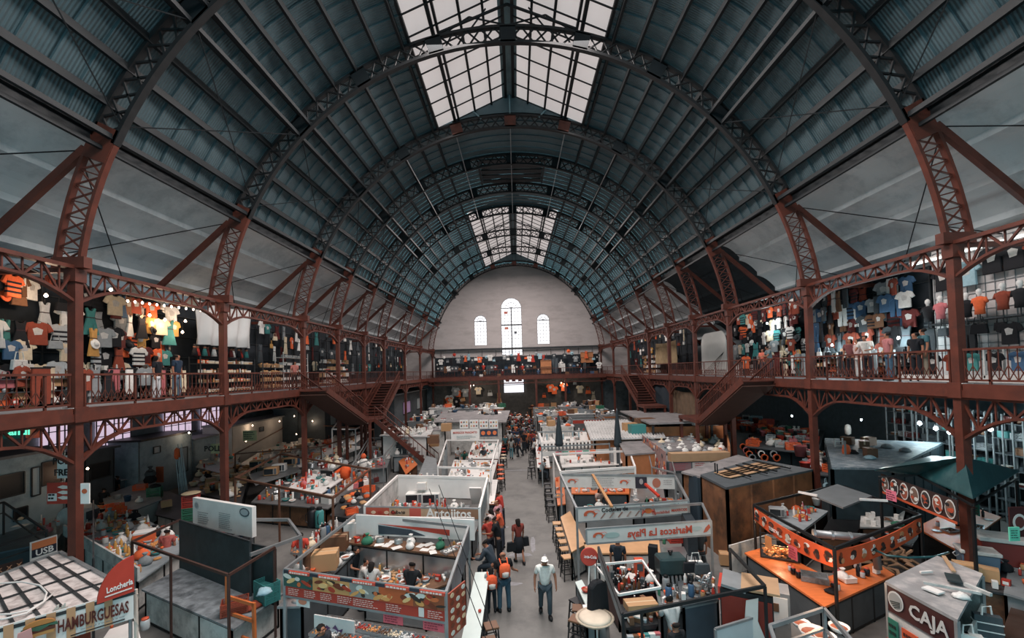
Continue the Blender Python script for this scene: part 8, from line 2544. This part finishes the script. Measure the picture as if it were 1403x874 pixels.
b.build('frame', OFFWHITE, e)
for k in range(9): put('t_shirt', (13.4, 9.9 + k * .6, 7.15), ['pink', 'rust', 'dark grey', 'blue', 'black', 'teal', 'rust', 'black', 'dark grey'][k], 'inside the glass case of the right gallery', rz=-R(90), scale=.8)
TUBEM = mat('tube_glow', (226, 240, 236), .5, var=0, emit=3.0)
BLUB = mat('cool_bulb_glow', (220, 240, 250), .5, var=0, emit=18)
for k, (y0, y1) in enumerate([(12.5, 15.5), (9.4, 12.3)]):
 b = MB(); b.tube([(14.1, y0, 10.35), (14.1, y1, 10.35)], .035, 6)
 e = empty('tube_light', (0, 0, 0), label='long white light tube at the top of the t-shirt shop, %s one' % ['inner', 'outer'][k], cat='light')
 b.build('tube', TUBEM, e); MB().box((14.1, (y0 + y1) / 2, 10.42), (.12, y1 - y0, .06)).build('housing', WHITE, e)
def lamp(loc, power, col, label, m=BULB, r=.05, drop=.5, light=True):
 e = empty('hanging_bulb', loc, label=label, cat='lamp')
 MB().lathe([(.01, -r), (r * .8, -r * .5), (r, 0), (r * .5, r), (.012, r * 1.4)], 8).build('bulb', m, e, True)
 MB().tube([(0, 0, r), (0, 0, drop)], .008, 4).build('cord', BLACK, e)
 MB().lathe([(.03, r * 1.2), (.035, r * 2.2)], 8).build('socket', BLACK, e)
 if light:
  l = bpy.data.lights.new('bulb_light', 'POINT'); l.energy = power; l.color = col; l.shadow_soft_size = .08
  o = bpy.data.objects.new('bulb_light', l); COL.objects.link(o); o.location = Vector(loc) + Vector((0, 0, -.14))
WL, CL = (1, .7, .48), (.75, .95, 1)
for px, py, x, p in [(63, 405, -13.6, 60), (152, 397, -13.4, 14), (226, 438, -13.9, 50), (205, 432, -13.9, 30), (254, 440, -13.9, 25), (250, 455, -13.8, 20)]:
 lamp(AX(px, py, x), p * .5, WL, 'warm bare bulb among the clothes of the left gallery shop')
for px, py, x, p in [(1051, 443, 13.8, 40), (1140, 473, 13.9, 30), (1173, 470, 13.9, 40), (1231, 463, 13.9, 50)]:
 lamp(AX(px, py, x), p, CL, 'cool white bulb glowing inside the right gallery clothes shop', BLUB)
for px, py, x, p in [(1260, 580, 19, 80), (1282, 587, 19, 45), (1301, 592, 19, 55), (1357, 588, 19, 80)]:
 lamp(AX(px, py, x), p, CL, 'bright bulb over the dark shop under the right gallery', BLUB, r=.09)
for px, py, x, p in [(259, 593, -21.8, 40), (346, 583, -21, 40), (383, 577, -20.6, 25), (403, 570, -20, 20), (406, 595, -19, 30), (428, 577, -19, 40), (87, 648, -19.5, 40), (120, 642, -20.3, 60), (337, 604, -19.8, 40)]:
 lamp(AX(px, py, x), p * .22, WL, 'warm bulb over a food stall along the left side')
e = empty('arched_screen', (14.3, 31.8, DECK), label='pale arch-topped screen wall at the dark bay of the right gallery', cat='screen')
pts = [(-2.0, -.4), (2.0, -.4), (2.0, 2.2)] + [(2.0 - .8 * (1 - math.cos(R(t))), 2.2 + .9 * math.sin(R(t))) for t in range(0, 91, 15)] + [(-2.0 + .8 * (1 - math.cos(R(t))), 2.2 + .9 * math.sin(R(t))) for t in range(90, -1, -15)]
MB().prism(pts, .06, M=Matrix.Rotation(R(90), 3, 'Z')).build('panel', mat('pale_screen', (204, 206, 202), .8, var=.03), e)
for k in range(6):
 b = MB(); b.tube([(-.2, -2.0, 1.6), (-.3 - .02 * k, -1 + k * .5, .4 - .1 * k)], .012, 4); b.build('rope', BLACK, e)
sheet_cloth((13.2, 36.2, 0), (13.2, 41.5, 0), 7.3, 9.2, 'tan tarpaulin hung between columns far along the right gallery', mat('tan_tarp', (150, 128, 96), .8, var=.2), amp=.06, name='tarpaulin', cat='tarpaulin')
sheet_cloth((12.1, 35.0, 0), (12.1, 44, 0), 3.4, 6.2, 'dark blue netting hung below the right gallery behind the far stairs', mat('dark_net', (30, 42, 52), .9, var=.2), amp=.06, name='netting', cat='netting')
sheet_cloth((12.3, 30.5, 0), (12.3, 34.8, 0), 3.4, 5.2, 'brown canvas hung below the right gallery beside the netting', mat('brown_canvas', (104, 84, 66), .9, var=.2), amp=.05, name='canvas', cat='canvas')
b = MB(); b.slab([(8.2, 27.5, 3.5), (12.4, 27.5, 3.5), (12.8, 38, 3.3), (8.8, 38, 3.3)], .1); tag(b.build('roof_slab', ROOFG), 'wide grey felt roof in front of the right gallery screen', 'roof')
b = MB()
for x_ in (8.5, 12.2):
 for y_ in (27.8, 37.6): b.box((x_, y_, 1.65), (.12, .12, 3.3))
tag(b.build('roof_frame', IRON), 'iron posts under the wide grey felt roof on the right', 'frame')
for k, (pa, pb) in enumerate([(1215, 1250), (1256, 1300), (1304, 1350), (1360, 1402)]):
 ya, yb = sorted((AX(pa, 600, 20.5).y, AX(pb, 600, 20.5).y))
 e = empty('shelf_unit', (20.8, (ya + yb) / 2, 0), label='tall dark storage rack under the right gallery, %s from the left' % ORD[k], cat='shelf unit')
 L = yb - ya
 for j in range(7): MB().box((0, 0, .3 + j * .65), (.6, L, .04)).build('shelf', DGREY, e)
 b = MB()
 for t in range(4):
  for s in (-1, 1): b.box((s * .28, (t / 3 - .5) * L, 2.3), (.05, .05, 4.6))
 b.build('upright', GREY, e)
 MB().box((.35, 0, 2.3), (.04, L, 4.6)).build('back_panel', SHOPD, e)
 for j in range(2, 7):
  y = ya + .3
  while y < yb - .2:
   put(rg_.choice(['cardboard_box', 'shoe_box', 'carton', 'crate']), (20.75, y, .32 + j * .65), rg_.choice(['dark grey', 'blue', 'teal', 'grey', 'maroon', 'brown']), 'on the dark racks under the right gallery', rz=R(90))
   y += rg_.uniform(.35, .8)
rr = random.Random(31)
for k in range(46):
 x = -11 + k * .49
 kd = rr.choice(['mannequin_bust', 't_shirt', 'handbag', 'sun_hat', 'dress', 't_shirt'])
 z = {'mannequin_bust': 7.3, 't_shirt': 9.1, 'handbag': 8.6, 'sun_hat': 9.3, 'dress': 9.3}[kd]
 put(kd, (x, 60.4 + rr.uniform(-.3, .3), z + rr.uniform(-.3, .3)), rr.choice(['white', 'white', 'black', 'grey', 'orange', 'dark grey', 'pale blue', 'red']), 'in the upper row of the end gallery', rz=0, scale=rr.uniform(.9, 1.3))
 kd = rr.choice(['mannequin_bust', 't_shirt', 'handbag', 'trousers', 'cardboard_box'])
 z = {'mannequin_bust': 6.5, 't_shirt': 7.9, 'handbag': 7.6, 'trousers': 7.9, 'cardboard_box': 6.32}[kd]
 put(kd, (x + .2, 60.0, z), rr.choice(['black', 'dark grey', 'brown', 'white', 'blue', 'maroon']), 'in the lower row of the end gallery', rz=0, scale=rr.uniform(.9, 1.3))
e = empty('shop_partition', (0, 61.5, DECK), label='dark backing screen of the end gallery stalls', cat='shop partition')
MB().box((0, 0, 1.4), (23, .08, 2.8)).build('panel', SHOPD, e)
b = MB()
for k in range(20): b.box((-11.4 + k * 1.2, -.06, 1.5), (.06, .06, 3.0))
b.build('upright', IRON, e)
def wood_box(px0, px1, y0, y1, D, label):
 a, c = AT(px0, y1, D), AT(px1, y0, D)
 e = empty('wooden_booth', ((a.x + c.x) / 2, D, a.z), label=label, cat='booth')
 w, h = c.x - a.x, c.z - a.z
 MB().box((0, 0, h / 2), (w, .6, h)).build('body', PLY, e)
 for t in (.48, .96): MB().box((0, -.31, h * t), (w * 1.02, .04, h * .05)).build('batten', BROWN, e)
wood_box(741, 755, 493, 512, 58.9, 'orange plywood booth standing at the end gallery railing')
wood_box(796, 812, 482, 497, 60.8, 'plywood box high at the right of the end gallery')
sheet_cloth((3.6, 59.2, 0), (5.6, 59.2, 0), 6.6, 8.6, 'dark grey cloth hung at the middle of the end gallery', mat('grey_cloth', (70, 78, 84), .9, var=.05), amp=.08)
a, c = AT(690, 538, 62.6), AT(718, 516, 62.6)
e = empty('door_1', ((a.x + c.x) / 2, 62.9, max(a.z, .05)), kind='structure')
w, h = c.x - a.x, c.z - max(a.z, .05)
MB().box((0, 0, h / 2), (w, .05, h)).build('daylight_opening', mat('door_daylight', (232, 232, 238), .5, var=0, emit=1.3), e)
b = MB()
for s in (-1, 1): b.box((s * w / 2, -.06, h / 2), (.16, .12, h))
for t in (.98, .62, .5): b.box((0, -.06, h * t), (w, .1, .1))
b.build('door_frame', IRON, e)
for k in range(3): MB().box((-w * .3 + k * w * .3, -.1, h * .78), (w * .18, .04, h * .16)).build('poster', TINT, e, color=(150, 96, 96))
e = empty('string_light', (0, 0, 0), label='string of small warm bulbs along the left upper truss beside the first bay', cat='light')
pts = [AX(x, 413 + (x - 185) * .13, -12.5) for x in range(175, 290, 10)]
MB().tube(pts, .008, 4).build('cord', BLACK, e)
for p in pts:
 MB().lathe([(.008, -.06), (.035, -.03), (.03, .01), (.01, .03)], 6, c=p).build('bulb', BULB, e)
for px, py, x, p in [(1085, 570, 14.5, 70), (1180, 575, 17.5, 40)]:  # bulbs added to brighten the dark housewares stall
 lamp(AX(px, py, x), p, (1, .92, .85), 'pale bulb over the housewares stall below the right gallery', BLUB, r=.05)
for k in range(54):
 kd = rr.choice(['dress', 't_shirt', 'handbag', 'cardboard_box', 'bag', 'basket'])
 hang = kd in ('dress', 't_shirt', 'handbag')
 x = rr.uniform(-11.3, 11.3)
 if -2.6 < x < 1.2: continue
 put(kd, (x, rr.uniform(61.2, 62.8) if hang else rr.uniform(59.5, 61), rr.uniform(3.2, 5.4) if hang else 1.9), rr.choice(['white', 'brown', 'tan', 'black', 'orange', 'grey', 'cream', 'maroon', 'blue']), 'in the shops under the end gallery', rz=0, scale=rr.uniform(1.3, 1.9))
for x0, x1, side in ((-11.4, -2.8, 'left'), (1.4, 11.4, 'right')):
 counter(None, 1.9, 'long plank counter under the end gallery, %s half' % side, q=[Vector((x0, 59.2, 1.9)), Vector((x1, 59.2, 1.9)), Vector((x1, 61.2, 1.9)), Vector((x0, 61.2, 1.9))], top=BROWN, front=BROWN)
lamp((-6, 60, 5.2), 90, (1, .85, .7), 'warm bulb over the left shops under the end gallery')
lamp((6, 60, 5.2), 90, (1, .85, .7), 'warm bulb over the right shops under the end gallery')
# ================================================================== STALLS FURTHER DOWN THE HALL
rf = random.Random(19)
def far_stall(x0, x1, y0, y1, k, side, row):
 typ = rf.choice(['roof', 'open', 'open', 'roof', 'wood'])
 q = [Vector((x0, y0, 0)), Vector((x1, y0, 0)), Vector((x1, y1, 0)), Vector((x0, y1, 0))]
 where = '%s row %s, %s' % (side, row, ['aisle end', 'middle', 'outer end'][min(k, 2)])
 z = rf.uniform(2.1, 2.8)
 if typ == 'roof' or typ == 'wood':
  hut(None, z, '%s roofed stall down the hall, %s' % (rf.choice(['grey felt', 'pale sheet']) if typ == 'roof' else 'brown board', where), q=[Vector((p.x, p.y, z)) for p in q],
   walls=rf.choice([OFFWHITE, GREY, DGREY]) if typ == 'roof' else PLY, roof=rf.choice([ROOFG, ROOFW, ROOFG, GREY]), over=.02)
  clutter([Vector((p.x, p.y, z)) for p in q], z, rf.randint(6, 14), JUNK, 'on roof, ' + where, scale=1.5, seed=int(x0 * 100 + y0))
 else:
  stall_frame(None, 2.4, 'open stall frame down the hall, ' + where, q=[Vector((p.x, p.y, 2.4)) for p in q], m=rf.choice([WHITE, GALV, IRON]), w=.07)
  b0 = [Vector((p.x, p.y, 1.05)) for p in q]
  m = b0[0].lerp(b0[3], .45), b0[1].lerp(b0[2], .45)
  counter(None, 1.05, 'front counter of a far stall, ' + where, q=[b0[0], b0[1], m[1], m[0]], top=rf.choice([WHITE, STEEL, ORANGEWOOD]), front=rf.choice([OFFWHITE, DGREY, REDP, GREY]))
  clutter([b0[0], b0[1], m[1], m[0]], 1.05, 22, BRIGHT, 'in stall, ' + where, scale=1.35, seed=int(x0 * 90 + y0))
  board((q[0].x, q[0].y), (q[1].x, q[1].y), 2.4, .35, 'fascia board of a far stall, ' + where, m=rf.choice([CREAMY, REDP, OFFWHITE, GREYSIGN]))
ROWN = ['one', 'two', 'three', 'four', 'five', 'six', 'seven']
for r, y in enumerate([43.5, 47, 50.5, 54]):
 for k, (a, b_) in enumerate([(-4.6, -1.7), (-7.8, -4.9), (-11.0, -8.1)]):
  far_stall(a, b_, y, y + 2.3, k, 'left', ROWN[r + 2])
for r, y in enumerate([35.2, 39.3]):
 for k, (a, b_) in enumerate([(-8.6, -5.9)]):
  far_stall(a, b_, y, y + 2.6, k + 1, 'left', ROWN[r])
for r, y in enumerate([36.5, 40, 44, 48, 52]):
 for k, (a, b_) in enumerate([(1.9, 4.6), (4.9, 7.6), (7.9, 9.9)]):
  if r == 0 and k > 0: continue
  far_stall(a, b_, y, y + 2.4, k, 'right', ROWN[r + 1])
for k in range(60):
 put(rf.choice(['bag', 'basket', 'cloth_heap']), (rf.uniform(1.9, 6.5), rf.uniform(55.2, 57.5), rf.uniform(.9, 1.9)), rf.choice(['tan', 'brown', 'dark grey', 'green', 'white', 'golden']), 'heaped before the end gallery', scale=1.7)
e, _ = counter(None, .95, 'low produce bench before the end gallery', q=[Vector((1.8, 55, .95)), Vector((6.6, 55, .95)), Vector((6.6, 57.7, .95)), Vector((1.8, 57.7, .95))], top=BROWN, front=BROWN)
e, _ = counter(None, 1.9, 'high produce shelf before the end gallery', q=[Vector((1.8, 56.4, 1.6)), Vector((6.6, 56.4, 1.6)), Vector((6.6, 57.7, 1.6)), Vector((1.8, 57.7, 1.6))], top=BROWN, front=BROWN)
# ================================================================== LABELS THAT SINGLE OUT
def ordinal_words():
 bpy.context.view_layer.update()
 by = {}
 for o in COL.objects:
  if o.parent is None and o.get('label') and o.type in ('MESH', 'EMPTY', 'FONT'):
   by.setdefault(o['label'].lower(), []).append(o)
 for lab, os_ in by.items():
  if len(os_) < 2: continue
  if len(os_) > 20:
   g = os_[0].get('group') or lab
   for o in os_: o['group'] = g
   continue
  os_.sort(key=lambda o: PIX(o.matrix_world.translation)[0])
  for k, o in enumerate(os_):
   n = len(os_)
   o['label'] = o['label'] + (', leftmost' if k == 0 else ', rightmost' if k == n - 1 else ', %s from left' % ORD[k])
ordinal_words()
n_by = {}
for o in COL.objects:
 if o.get('fixed') is not None: del o['fixed']
